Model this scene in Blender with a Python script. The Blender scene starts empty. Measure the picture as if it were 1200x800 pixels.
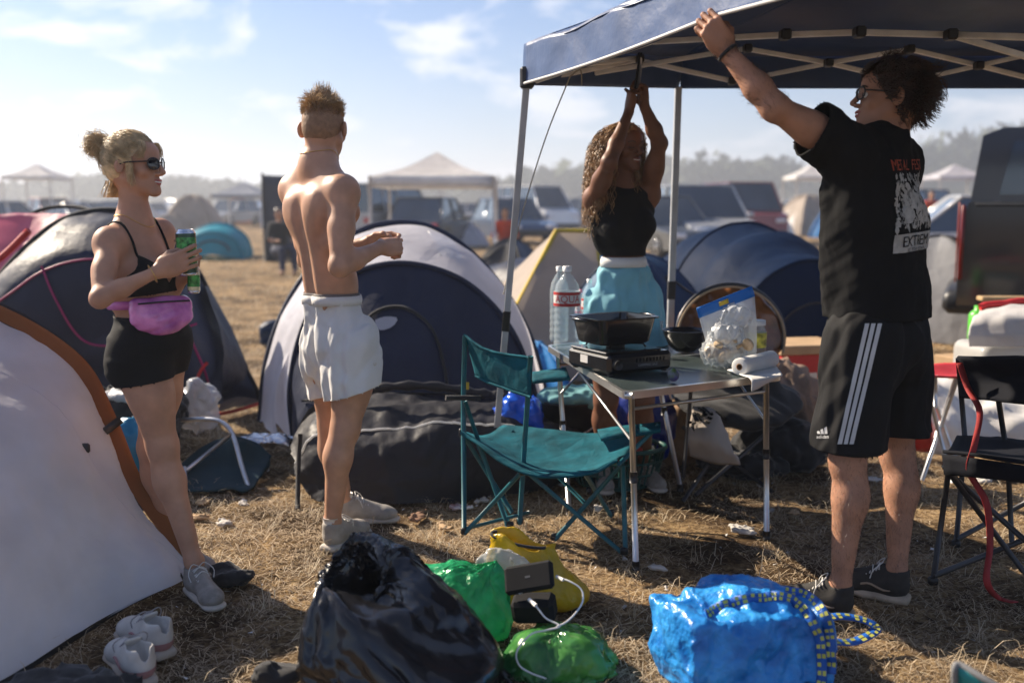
import bpy, math, random, time
import numpy as np
from mathutils import Vector, Matrix
from mathutils.bvhtree import BVHTree
T0 = time.time()
random.seed(7); rng = np.random.default_rng(7)
SC = bpy.context.scene; COL = SC.collection

# ---------------------------------------------------------------- camera
FPX = 1167.0; CAMH = 1.35; TILT = math.atan(160.0/1167.0)
CT, ST = math.cos(TILT), math.sin(TILT)
cam = bpy.data.cameras.new('camera'); camo = bpy.data.objects.new('camera', cam); COL.objects.link(camo)
cam.sensor_width = 36.0; cam.lens = 36.0*FPX/1200.0; cam.clip_end = 3000; cam.clip_start = 0.05
camo.location = (0, 0, CAMH); camo.rotation_euler = (math.pi/2-TILT, 0, 0)
cam.dof.use_dof = True; cam.dof.focus_distance = 3.6; cam.dof.aperture_fstop = 1.6
SC.camera = camo

# ---------------------------------------------------------------- world, sun, exposure
SUN_AZ = math.radians(-55)      # to the left of the view, behind the people (0 = straight ahead, +y)
SUN_EL = math.radians(33)
w = bpy.data.worlds.new('World'); SC.world = w; w.use_nodes = True
nt = w.node_tree; N = nt.nodes; L = nt.links; N.clear()
out = N.new('ShaderNodeOutputWorld'); bg = N.new('ShaderNodeBackground'); bg.inputs[1].default_value = 0.062
sky = N.new('ShaderNodeTexSky'); sky.sky_type = 'NISHITA'; sky.sun_disc = False
sky.sun_elevation = SUN_EL; sky.sun_rotation = SUN_AZ
sky.air_density = 1.0; sky.dust_density = 0.5; sky.ozone_density = 1.5
tc = N.new('ShaderNodeTexCoord')
sep = N.new('ShaderNodeSeparateXYZ'); L.new(tc.outputs['Generated'], sep.inputs[0])
# clouds: flat layer projected from direction (x/z', y/z')
def mth(op, a=None, b=None, c=None):
    n = N.new('ShaderNodeMath'); n.operation = op
    for i, v in enumerate((a, b, c)):
        if v is None: continue
        if isinstance(v, (int, float)): n.inputs[i].default_value = v
        else: L.new(v, n.inputs[i])
    return n.outputs[0]
zz = mth('ADD', mth('MAXIMUM', sep.outputs['Z'], 0.0), 0.32)
cx = mth('DIVIDE', sep.outputs['X'], zz); cy = mth('DIVIDE', sep.outputs['Y'], zz)
cmb = N.new('ShaderNodeCombineXYZ'); L.new(cx, cmb.inputs[0]); L.new(cy, cmb.inputs[1])
nz = N.new('ShaderNodeTexNoise'); nz.inputs['Scale'].default_value = 3.3; nz.inputs['Detail'].default_value = 9
nz.inputs['Roughness'].default_value = 0.56; nz.inputs['Distortion'].default_value = 0.25
L.new(cmb.outputs[0], nz.inputs['Vector'])
cr = N.new('ShaderNodeValToRGB'); cr.color_ramp.elements[0].position = 0.53; cr.color_ramp.elements[1].position = 0.64
L.new(nz.outputs['Fac'], cr.inputs[0])
cfac = mth('MULTIPLY', cr.outputs[0], 0.75)
mx = N.new('ShaderNodeMixRGB'); mx.blend_type = 'MIX'; L.new(cfac, mx.inputs[0])
skyg = N.new('ShaderNodeMixRGB'); skyg.blend_type = 'MULTIPLY'; skyg.inputs[0].default_value = 1.0
skyg.inputs[2].default_value = (.53, .71, .98, 1)
L.new(sky.outputs[0], skyg.inputs[1]); L.new(skyg.outputs[0], mx.inputs[1]); mx.inputs[2].default_value = (9.2, 9.2, 9.6, 1)
# dusty horizon
hz = mth('POWER', mth('SUBTRACT', 1.0, mth('MINIMUM', mth('MULTIPLY', mth('ABSOLUTE', sep.outputs['Z']), 2.6), 1.0)), 2.8)
mx2 = N.new('ShaderNodeMixRGB'); L.new(mth('MULTIPLY', hz, 0.8), mx2.inputs[0]); L.new(mx.outputs[0], mx2.inputs[1])
mx2.inputs[2].default_value = (5.7, 6.1, 7.0, 1)
L.new(mx2.outputs[0], bg.inputs[0]); L.new(bg.outputs[0], out.inputs[0])

sun = bpy.data.lights.new('sun', 'SUN'); sun.energy = 5.0; sun.angle = math.radians(0.55); sun.color = (1.0, 0.86, 0.68)
suno = bpy.data.objects.new('sun', sun); COL.objects.link(suno)
SUNV = Vector((math.sin(SUN_AZ)*math.cos(SUN_EL), math.cos(SUN_AZ)*math.cos(SUN_EL), math.sin(SUN_EL)))
suno.rotation_euler = SUNV.to_track_quat('Z', 'Y').to_euler()
SC.view_settings.view_transform = 'Standard'; SC.view_settings.look = 'None'
SC.view_settings.exposure = 1.06; SC.view_settings.gamma = 1.0
SC.cycles.max_bounces = 8; SC.cycles.transparent_max_bounces = 16; SC.cycles.volume_bounces = 0
SC.cycles.use_denoising = True

# ---------------------------------------------------------------- helpers: positions
def V3(*a): return np.array(a, float)
def ray(px, py):
    u = (px-600)/FPX; s = (400-py)/FPX
    return V3(u, CT+s*ST, -ST+s*CT)
CAM = V3(0, 0, CAMH)
def P(px, py, Y):                      # a point at distance Y in front of the camera
    d = ray(px, py); return CAM+d*(Y/d[1])
def GZ(px, py, z=0.0):                 # a point at height z
    d = ray(px, py); return CAM+d*((z-CAMH)/d[2])
def nrm(v): v = np.asarray(v, float); return v/(np.linalg.norm(v)+1e-12)
def m2p(Y): return Y/FPX               # metres per photo pixel near depth Y

# ---------------------------------------------------------------- helpers: objects
def tag(o, label=None, cat=None, group=None, kind=None):
    if label: o['label'] = label
    if cat: o['category'] = cat
    if group: o['group'] = group
    if kind: o['kind'] = kind
    return o
def thing(name, label, cat, loc=(0, 0, 0), group=None):
    o = bpy.data.objects.new(name, None); COL.objects.link(o); o.location = Vector([float(x) for x in loc]); o.empty_display_size = .1
    return tag(o, label, cat, group)
WL = {}
def wloc(o):
    v = np.zeros(3)
    while o is not None:
        v = v+np.array(o.location); o = o.parent
    return v
def mkmesh(name, v, f, mat=None, smooth=True):
    me = bpy.data.meshes.new(name)
    if isinstance(f, np.ndarray):
        k = f.shape[1]; me.vertices.add(len(v)); me.vertices.foreach_set('co', np.asarray(v, np.float32).ravel())
        me.loops.add(f.size); me.loops.foreach_set('vertex_index', f.astype(np.int32).ravel())
        me.polygons.add(len(f)); me.polygons.foreach_set('loop_start', np.arange(0, f.size, k, dtype=np.int32))
        me.update(calc_edges=True); me.validate()
    else:
        me.from_pydata([tuple(map(float, p)) for p in v], [], [tuple(map(int, q)) for q in f])
    if smooth: me.polygons.foreach_set('use_smooth', [True]*len(me.polygons))
    if mat is not None: me.materials.append(mat)
    me.update(); return me
def obj(name, vf, mat=None, parent=None, smooth=True, autosm=None):
    """vertices in world coordinates; linked as ONE mesh object"""
    v, f = vf; v = np.asarray(v, float)
    if parent is not None: o_off = wloc(parent)
    else: o_off = np.array([v[:, 0].mean(), v[:, 1].mean(), v[:, 2].min()])
    me = mkmesh(name, v-o_off, f, mat, smooth)
    if autosm:
        try: me.set_sharp_from_angle(angle=math.radians(autosm))
        except Exception: pass
    o = bpy.data.objects.new(name, me); COL.objects.link(o)
    if parent is not None: o.parent = parent
    else: o.location = Vector([float(x) for x in o_off])
    return o
def copy_tree(o, parent=None, **kw):
    # a thing with copies of its parts and sub-parts
    c = o.copy(); COL.objects.link(c); c.parent = parent
    for ch in list(o.children): copy_tree(ch, c)
    return c

# geometry: every builder returns (verts, faces) with faces a list
def merge(*parts):
    V = []; F = []; n = 0
    for p in parts:
        if p is None: continue
        v, f = p; v = np.asarray(v, float); V.append(v); F += [tuple(int(i)+n for i in q) for q in f]; n += len(v)
    return np.vstack(V), F
def grid_faces(nu, nv, cu=False, cv=False):
    F = []
    for i in range(nu if cu else nu-1):
        for j in range(nv if cv else nv-1):
            a = i*nv+j; b = ((i+1) % nu)*nv+j; c = ((i+1) % nu)*nv+(j+1) % nv; d = i*nv+(j+1) % nv
            F.append((a, b, c, d))
    return F
def tube(pts, r, n=8, cap=True):
    pts = np.asarray(pts, float); m = len(pts); r = np.broadcast_to(np.asarray(r, float), (m,))
    t = np.gradient(pts, axis=0); t /= np.linalg.norm(t, axis=1)[:, None]+1e-12
    up = V3(0, 0, 1) if abs(t[0][2]) < .9 else V3(1, 0, 0)
    a = nrm(np.cross(t[0], up)); V = []
    for i in range(m):
        a = nrm(a-t[i]*np.dot(a, t[i])); b = np.cross(t[i], a)
        for k in range(n):
            w_ = 2*math.pi*k/n; V.append(pts[i]+r[i]*(math.cos(w_)*a+math.sin(w_)*b))
    F = grid_faces(m, n, cv=True)
    if cap:
        F.append(tuple(range(n))[::-1]); F.append(tuple(range((m-1)*n, m*n)))
    return np.array(V), F
def spline(pts, n=24):
    """Catmull-Rom through the points"""
    p = np.asarray(pts, float); m = len(p)
    if m < 3: return np.array([p[0]+(p[-1]-p[0])*t for t in np.linspace(0, 1, n)])
    q = np.vstack([2*p[0]-p[1], p, 2*p[-1]-p[-2]]); o = []
    for s in np.linspace(0, m-1, n):
        i = min(int(s), m-2); t = s-i; a, b, c, d = q[i], q[i+1], q[i+2], q[i+3]
        o.append(.5*((2*b)+(-a+c)*t+(2*a-5*b+4*c-d)*t*t+(-a+3*b-3*c+d)*t**3))
    return np.array(o)
def box(c, s, R=None, bev=0.0):
    """box centre c, full size s, R rows = local axes in world, with a chamfer"""
    c = np.asarray(c, float); h = np.asarray(s, float)/2
    if R is None: R = np.eye(3)
    R = np.asarray(R, float)
    if bev <= 0:
        v = [V3(x, y, z)*h for x in (-1, 1) for y in (-1, 1) for z in (-1, 1)]
        F = [(0, 1, 3, 2), (4, 6, 7, 5), (0, 4, 5, 1), (2, 3, 7, 6), (0, 2, 6, 4), (1, 5, 7, 3)]
        return np.array(v)@R+c, F
    b = min(bev, h.min()*.95); v = []; idx = {}
    for x in (-1, 1):
        for y in (-1, 1):
            for z in (-1, 1):
                for ax in range(3):
                    q = V3(x, y, z)*h; 
                    for k in range(3):
                        if k != ax: q[k] -= b*(x, y, z)[k]
                    idx[(x, y, z, ax)] = len(v); v.append(q)
    F = []
    for ax in range(3):
        o1, o2 = [k for k in range(3) if k != ax]
        for s_ in (-1, 1):
            ring = []
            for (p1, p2) in ((-1, -1), (1, -1), (1, 1), (-1, 1)):
                k = [0, 0, 0]; k[ax] = s_; k[o1] = p1; k[o2] = p2; ring.append(idx[(*k, ax)])
            F.append(tuple(ring))
    for ax in range(3):                # edges along ax
        o1, o2 = [k for k in range(3) if k != ax]
        for p1 in (-1, 1):
            for p2 in (-1, 1):
                def K(s_, f_): k = [0, 0, 0]; k[ax] = s_; k[o1] = p1; k[o2] = p2; return idx[(*k, f_)]
                F.append((K(-1, o1), K(1, o1), K(1, o2), K(-1, o2)))
    for x in (-1, 1):
        for y in (-1, 1):
            for z in (-1, 1): F.append((idx[(x, y, z, 0)], idx[(x, y, z, 1)], idx[(x, y, z, 2)]))
    v = np.array(v)
    G = []
    for q in F:                        # orient outwards
        a = v[list(q)]; n_ = np.cross(a[1]-a[0], a[2]-a[0]); G.append(q if np.dot(n_, a.mean(0)) > 0 else q[::-1])
    return v@R+c, G
def lathe(prof, c=(0, 0, 0), n=24, R=None, cap=True):
    """prof: list of (r, z)"""
    V = []
    for k in range(n):
        a = 2*math.pi*k/n
        for r, z in prof: V.append((r*math.cos(a), r*math.sin(a), z))
    V = np.array(V); m = len(prof)
    F = grid_faces(n, m, cu=True)
    if cap:
        F.append(tuple(k*m for k in range(n))[::-1]); F.append(tuple(k*m+m-1 for k in range(n)))
    if R is not None: V = V@np.asarray(R, float)
    return V+np.asarray(c, float), F
def loft(curves, n=40, sub=6, disp=None):
    """surface through the curves (each resampled to n); returns grid points (rows, n, 3) -> verts, faces"""
    C_ = np.array([spline(c, n) if len(c) != n else np.asarray(c, float) for c in curves])
    rows = []
    m = len(C_); nr = (m-1)*sub+1
    for j in range(n): rows.append(spline(C_[:, j], nr) if m > 2 else np.array([C_[0, j]+(C_[1, j]-C_[0, j])*t for t in np.linspace(0, 1, nr)]))
    Gd = np.array(rows).transpose(1, 0, 2)          # nr, n, 3
    if disp is not None:
        du = np.gradient(Gd, axis=1); dv = np.gradient(Gd, axis=0); nn = np.cross(du, dv)
        nn /= np.linalg.norm(nn, axis=2)[..., None]+1e-9
        Gd = Gd+nn*disp(Gd)[..., None]
    return Gd
def gridmesh(Gd):
    a, b = Gd.shape[:2]; return Gd.reshape(-1, 3), grid_faces(a, b)
def solid(vf, t):
    """give a sheet thickness t"""
    v, f = vf; v = np.asarray(v, float); nn = np.zeros_like(v)
    for q in f:
        a = v[list(q)]; c = np.cross(a[1]-a[0], a[-1]-a[0])
        for i in q: nn[i] += c
    nn /= np.linalg.norm(nn, axis=1)[:, None]+1e-12
    n = len(v); v2 = np.vstack([v, v-nn*t]); F = list(map(tuple, f))+[tuple(i+n for i in q[::-1]) for q in f]
    ed = {}
    for q in f:
        for i in range(len(q)):
            a, b = q[i], q[(i+1) % len(q)]
            if (b, a) in ed: del ed[(b, a)]
            else: ed[(a, b)] = 1
    for a, b in ed: F.append((b, a, a+n, b+n))
    return v2, F
def rotz(a): c, s = math.cos(a), math.sin(a); return np.array([[c, s, 0], [-s, c, 0], [0, 0, 1.]])
def frame(x, z=(0, 0, 1)):
    x = nrm(x); z = np.asarray(z, float); z = nrm(z-x*np.dot(x, z)); return np.array([x, np.cross(z, x), z])
def text_vf(s, size=1.0, ext=0.0):
    cu = bpy.data.curves.new('t', 'FONT'); cu.body = s; cu.size = size; cu.align_x = 'CENTER'; cu.align_y = 'CENTER'; cu.extrude = ext; cu.resolution_u = 3
    o = bpy.data.objects.new('t', cu); COL.objects.link(o); bpy.context.view_layer.update()
    me = bpy.data.meshes.new_from_object(o.evaluated_get(bpy.context.evaluated_depsgraph_get()))
    v = np.array([tuple(p.co) for p in me.vertices]); f = [tuple(p.vertices) for p in me.polygons]
    bpy.data.objects.remove(o); bpy.data.curves.remove(cu); bpy.data.meshes.remove(me)
    return v, f

# noise in numpy
def _dirs(seed, n):
    r = np.random.default_rng(seed); d = r.normal(size=(n, 3)); d /= np.linalg.norm(d, axis=1)[:, None]; return d, r.uniform(0, 6.28, n), r.uniform(.6, 1.6, n)
def snoise(p, sc=1.0, seed=1, n=7):
    d, ph, fr = _dirs(seed, n); p = np.asarray(p)*sc; o = 0
    w1 = np.sin(p@d[0]*1.3+ph[1])*.9
    for k in range(n): o = o+np.sin((p@d[k])*fr[k]*2.2+ph[k]+w1*(k % 3))
    return o/math.sqrt(n)
def crease(p, sc=1.0, seed=1, n=6):
    """crumple: facets that meet in sharp ridges and valleys"""
    d, ph, fr = _dirs(seed, 8); p = np.asarray(p)*sc; o = 0
    wv = snoise(p, .35, seed+9)*.55; t = []
    for k in range(6):
        x = (p@d[k])*fr[k]*.85+ph[k]+wv*(1 if k % 2 else -1)*.6; t.append(1-2*np.abs(2*(x % 1)-1))
    return (np.maximum(np.maximum(t[0], t[1]), t[2]*.8)-.45)*1.1+(np.minimum(t[3], np.minimum(t[4], t[5]*.7))+.45)*.8

# ---------------------------------------------------------------- materials
MATS = {}
def mat(name, col, rough=.6, var=.18, vs=6, bump=.15, bs=60, metal=0.0, sheen=0, sss=0, transl=0, alpha=1, coat=0, col2=None, spec=.5, trans=0, ior=1.45, dist=.004, detail=5, crinkle=0, ck=.5):
    if name in MATS: return MATS[name]
    m = bpy.data.materials.new(name); m.use_nodes = True; nt = m.node_tree; N = nt.nodes; L = nt.links
    b = N['Principled BSDF']; o = N['Material Output']
    tc = N.new('ShaderNodeTexCoord'); n1 = N.new('ShaderNodeTexNoise'); n1.inputs['Scale'].default_value = vs; n1.inputs['Detail'].default_value = detail
    L.new(tc.outputs['Object'], n1.inputs['Vector'])
    r = N.new('ShaderNodeMapRange'); r.inputs['From Min'].default_value = .3; r.inputs['From Max'].default_value = .7
    L.new(n1.outputs['Fac'], r.inputs['Value'])
    mxx = N.new('ShaderNodeMixRGB'); L.new(r.outputs[0], mxx.inputs[0])
    c1 = tuple(x*(1-var) for x in col)+(1,); c2 = tuple(min(1, x*(1+var)) for x in (col2 or col))+(1,)
    mxx.inputs[1].default_value = c1; mxx.inputs[2].default_value = c2
    L.new(mxx.outputs[0], b.inputs['Base Color'])
    b.inputs['Roughness'].default_value = rough; b.inputs['Metallic'].default_value = metal
    b.inputs['Specular IOR Level'].default_value = spec; b.inputs['IOR'].default_value = ior
    b.inputs['Transmission Weight'].default_value = trans
    if sheen: b.inputs['Sheen Weight'].default_value = sheen; b.inputs['Sheen Roughness'].default_value = .4
    if coat: b.inputs['Coat Weight'].default_value = coat; b.inputs['Coat Roughness'].default_value = .08
    if sss:
        b.inputs['Subsurface Weight'].default_value = sss; b.inputs['Subsurface Radius'].default_value = (.9, .35, .2); b.inputs['Subsurface Scale'].default_value = .012
    if bump:
        n2 = N.new('ShaderNodeTexNoise'); n2.inputs['Scale'].default_value = bs; n2.inputs['Detail'].default_value = 4
        L.new(tc.outputs['Object'], n2.inputs['Vector'])
        bp = N.new('ShaderNodeBump'); bp.inputs['Strength'].default_value = bump; bp.inputs['Distance'].default_value = dist
        L.new(n2.outputs['Fac'], bp.inputs['Height']); L.new(bp.outputs[0], b.inputs['Normal'])
        if crinkle:
            prev = bp.outputs[0]
            for q, sc_ in enumerate((crinkle, crinkle*2.7)):
                nd = N.new('ShaderNodeTexNoise'); nd.inputs['Scale'].default_value = sc_*.6; nd.inputs['Detail'].default_value = 3; L.new(tc.outputs['Object'], nd.inputs['Vector'])
                mv = N.new('ShaderNodeMixRGB'); mv.inputs[0].default_value = .12; L.new(tc.outputs['Object'], mv.inputs[1]); L.new(nd.outputs['Color'], mv.inputs[2])
                vo = N.new('ShaderNodeTexVoronoi'); vo.feature = 'F1' if q else 'DISTANCE_TO_EDGE'; vo.inputs['Scale'].default_value = sc_; L.new(mv.outputs[0], vo.inputs['Vector'])
                b3 = N.new('ShaderNodeBump'); b3.inputs['Strength'].default_value = ck*(.6 if q else 1); b3.inputs['Distance'].default_value = .35/sc_; L.new(vo.outputs['Distance'], b3.inputs['Height']); L.new(prev, b3.inputs['Normal']); prev = b3.outputs[0]
            L.new(prev, b.inputs['Normal'])
    last = b.outputs[0]
    if transl:
        t = N.new('ShaderNodeBsdfTranslucent'); L.new(mxx.outputs[0], t.inputs[0])
        ms = N.new('ShaderNodeMixShader'); ms.inputs[0].default_value = transl; L.new(last, ms.inputs[1]); L.new(t.outputs[0], ms.inputs[2]); last = ms.outputs[0]
    if alpha < 1:
        t = N.new('ShaderNodeBsdfTransparent'); t.inputs[0].default_value = tuple(min(1, .5+.5*x/max(max(col), .01)) for x in col)+(1,)
        ms = N.new('ShaderNodeMixShader'); ms.inputs[0].default_value = alpha; L.new(t.outputs[0], ms.inputs[1]); L.new(last, ms.inputs[2]); last = ms.outputs[0]
    L.new(last, o.inputs[0]); MATS[name] = m; return m

mSteel = mat('steel_tube', (.62, .62, .63), .38, .1, 20, .05, 200, metal=.85)
mWhiteTube = mat('white_painted_tube', (.66, .66, .66), .4, .12, 12, .03, 100)
mBlackPl = mat('black_plastic', (.02, .02, .022), .42, .3, 15, .1, 150)
mBlackCloth = mat('black_cloth', (.018, .018, .02), .85, .3, 10, .35, 500, sheen=.25)
mTeal = mat('teal_cloth', (.006, .10, .135), .85, .4, 9, .35, 400, transl=.15, spec=.2, crinkle=9, ck=.25)
mTealTube = mat('teal_painted_tube', (.015, .12, .15), .4, .2, 18, .04, 120)
mWhiteCloth = mat('white_cloth', (.72, .71, .68), .8, .06, 10, .3, 400, sheen=.2)
mRubber = mat('rubber', (.03, .03, .03), .8)
# ---------------------------------------------------------------- implicit surfaces for bodies and clothes
def E(c, r, R=None, k=.02, op=1): return dict(t='e', c=np.asarray(c, float), r=np.asarray(r, float), R=np.eye(3) if R is None else np.asarray(R, float), k=k, op=op)
def Cn(a, b, ra, rb, k=.02, op=1, sq=None): return dict(t='c', a=np.asarray(a, float), b=np.asarray(b, float), ra=ra, rb=rb, k=k, op=op, sq=sq)
def Bx(c, s, rd, R=None, k=.02, op=1): return dict(t='b', c=np.asarray(c, float), r=np.asarray(s, float)/2, rd=rd, R=np.eye(3) if R is None else np.asarray(R, float), k=k, op=op)
def pd(p, X):
    if p['t'] == 'e':
        q = (X-p['c'])@p['R'].T; r = p['r']; k0 = np.sqrt(((q/r)**2).sum(-1)); k1 = np.sqrt(((q/(r*r))**2).sum(-1))+1e-9
        return k0*(k0-1)/k1
    if p['t'] == 'c':
        a, b = p['a'], p['b']
        ba = b-a; l2 = ba@ba; h = np.clip(((X-a)@ba)/l2, 0, 1)
        q = X-a-h[..., None]*ba
        if p['sq'] is not None:        # flattened cone: (axis, factor)
            ax, fct = p['sq']; dt = q@np.asarray(ax); q = q+np.outer(dt.ravel(), np.asarray(ax)*(1/fct-1)).reshape(q.shape)
            d = np.sqrt((q**2).sum(-1))-(p['ra']+(p['rb']-p['ra'])*h); return d*min(1, fct+.15)
        return np.sqrt((q**2).sum(-1))-(p['ra']+(p['rb']-p['ra'])*h)
    q = np.abs((X-p['c'])@p['R'].T)-p['r']+p['rd']
    return np.sqrt((np.maximum(q, 0)**2).sum(-1))+np.minimum(q.max(-1), 0)-p['rd']
def pbb(p):
    if p['t'] == 'e' or p['t'] == 'b':
        r = np.abs(p['R'].T)@p['r'] if p['t'] == 'b' else np.sqrt(((p['R'].T*p['r'])**2).sum(1)); return p['c']-r, p['c']+r
    r = max(p['ra'], p['rb'])*(1.0 if p['sq'] is None else max(1, 1/1)); return np.minimum(p['a'], p['b'])-r, np.maximum(p['a'], p['b'])+r
def field(prims, lo, hi, h, mod=None):
    lo = np.asarray(lo, float); n = np.maximum(np.ceil((np.asarray(hi)-lo)/h).astype(int)+1, 4)
    f = np.full(n, .08, np.float32)
    ax = [lo[i]+h*np.arange(n[i]) for i in range(3)]
    for p in prims:
        a, b = pbb(p); pad = max(.03, p['k']*1.5) if p['op'] > 0 else p['k']+.01
        i0 = np.clip(np.floor((a-pad-lo)/h).astype(int), 0, n); i1 = np.clip(np.ceil((b+pad-lo)/h).astype(int)+1, 0, n)
        if (i1 <= i0).any(): continue
        X = np.stack(np.meshgrid(*[ax[i][i0[i]:i1[i]] for i in range(3)], indexing='ij'), -1)
        d = pd(p, X).astype(np.float32); s = (slice(i0[0], i1[0]), slice(i0[1], i1[1]), slice(i0[2], i1[2])); g = f[s]; k = p['k']
        if p['op'] > 0:
            hh = np.maximum(k-np.abs(g-d), 0)/k; f[s] = np.minimum(g, d)-hh*hh*k*.25
        else:
            d = -d; hh = np.maximum(k-np.abs(g-d), 0)/k; f[s] = np.maximum(g, d)+hh*hh*k*.25
    if mod is not None:
        m = np.abs(f) < .03
        idx = np.argwhere(m); X = lo+idx*h
        f[m] = mod(X, f[m])
    return f, lo
def clean_far(f): return f
def surfnet(f, lo, h, smooth=1):
    S = f < 0; nx, ny, nz = f.shape
    c = [f[i:nx-1+i, j:ny-1+j, k:nz-1+k] for i in (0, 1) for j in (0, 1) for k in (0, 1)]
    cnt = sum((x < 0).astype(np.int8) for x in c); act = (cnt > 0) & (cnt < 8)
    ids = np.argwhere(act); m = len(ids)
    if m == 0: return np.zeros((0, 3)), np.zeros((0, 4), int)
    cv = np.stack([x[act] for x in c], 1)          # m,8
    off = np.array([(i, j, k) for i in (0, 1) for j in (0, 1) for k in (0, 1)], float)
    acc = np.zeros((m, 3)); wn = np.zeros(m)
    for a in range(8):
        for b in range(a+1, 8):
            if np.abs(off[a]-off[b]).sum() != 1: continue
            x = (cv[:, a] < 0) != (cv[:, b] < 0); t = np.zeros(m); t[x] = cv[x, a]/(cv[x, a]-cv[x, b])
            acc[x] += (off[a]+(off[b]-off[a])*t[:, None])[x]; wn[x] += 1
    v = lo+(ids+acc/wn[:, None])*h
    num = np.full(act.shape, -1, np.int64); num[act] = np.arange(m)
    Q = []
    for ax in range(3):
        o1, o2 = [(1, 2), (2, 0), (0, 1)][ax]
        sl = [slice(1, -1)]*3; sl[ax] = slice(0, f.shape[ax]-1); sh = list(sl); sh[ax] = slice(1, f.shape[ax])
        A = S[tuple(sl)]; B = S[tuple(sh)]
        e = np.argwhere(A != B); st = A[tuple(e.T)]
        base = e.copy(); 
        for k in range(3):
            if k != ax: base[:, k] += 1
        def cell(d1, d2):
            q = base.copy(); q[:, o1] -= d1; q[:, o2] -= d2; return num[q[:, 0], q[:, 1], q[:, 2]]
        q = np.stack([cell(1, 1), cell(0, 1), cell(0, 0), cell(1, 0)], 1)
        q[~st] = q[~st][:, ::-1]; Q.append(q)
    Q = np.vstack(Q); Q = Q[(Q >= 0).all(1)]
    for _ in range(smooth):
        s = np.zeros_like(v); wn = np.zeros(len(v))
        for a, b in ((0, 1), (1, 2), (2, 3), (3, 0)):
            for x, y in ((a, b), (b, a)):
                s += np.stack([np.bincount(Q[:, x], v[Q[:, y], i], len(v)) for i in range(3)], 1); wn += np.bincount(Q[:, x], minlength=len(v))
        v = np.where(wn[:, None] > 0, v*.5+.5*s/np.maximum(wn, 1)[:, None], v)
    return v, Q
def bounds(prims, pad=.03):
    a = np.array([pbb(p) for p in prims if p['op'] > 0]); return a[:, 0].min(0)-pad, a[:, 1].max(0)+pad
def build_sdf(prims, h=.006, mod=None, lo=None, hi=None, smooth=1):
    L_, H_ = bounds(prims)
    if lo is not None: L_ = np.maximum(L_, lo)
    if hi is not None: H_ = np.minimum(H_, hi)
    f, l = field(prims, L_, H_, h, mod); return surfnet(f, l, h, smooth)
def cut(vq, keep):
    v, q = vq; m = keep(v); q = q[m[q].all(1)]; u = np.unique(q); r = np.full(len(v), -1); r[u] = np.arange(len(u)); return v[u], r[q]
def cutg(vq, g, h=.006):
    """keep g > 0 and pull the rim onto g = 0 so that hems are clean"""
    v, q = cut(vq, lambda v: g(v) > -h*.7)
    e = {}
    a = np.sort(np.vstack([q[:, [0, 1]], q[:, [1, 2]], q[:, [2, 3]], q[:, [3, 0]]]), axis=1)
    u, c = np.unique(a, axis=0, return_counts=True); b = np.unique(u[c == 1])
    for _ in range(5):
        p = v[b]; g0 = g(p); ep = 1e-4; G = np.stack([(g(p+ep*np.eye(3)[i])-g0)/ep for i in range(3)], 1)
        st = -G*(g0/np.maximum((G**2).sum(1), .2))[:, None]; ln = np.linalg.norm(st, axis=1)[:, None]
        v[b] = p+st*np.minimum(1, .010/np.maximum(ln, 1e-6))
        be = u[c == 1]; s_ = np.zeros_like(v); w_ = np.zeros(len(v))
        for i, j in ((0, 1), (1, 0)): np.add.at(s_, be[:, i], v[be[:, j]]); np.add.at(w_, be[:, i], 1)
        v[b] = v[b]*.45+.55*s_[b]/np.maximum(w_[b], 1)[:, None]
    return v, q
def joinq(*vq):
    V = []; Q = []; n = 0
    for v, q in vq: V.append(v); Q.append(q+n); n += len(v)
    return np.vstack(V), np.vstack(Q)

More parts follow.
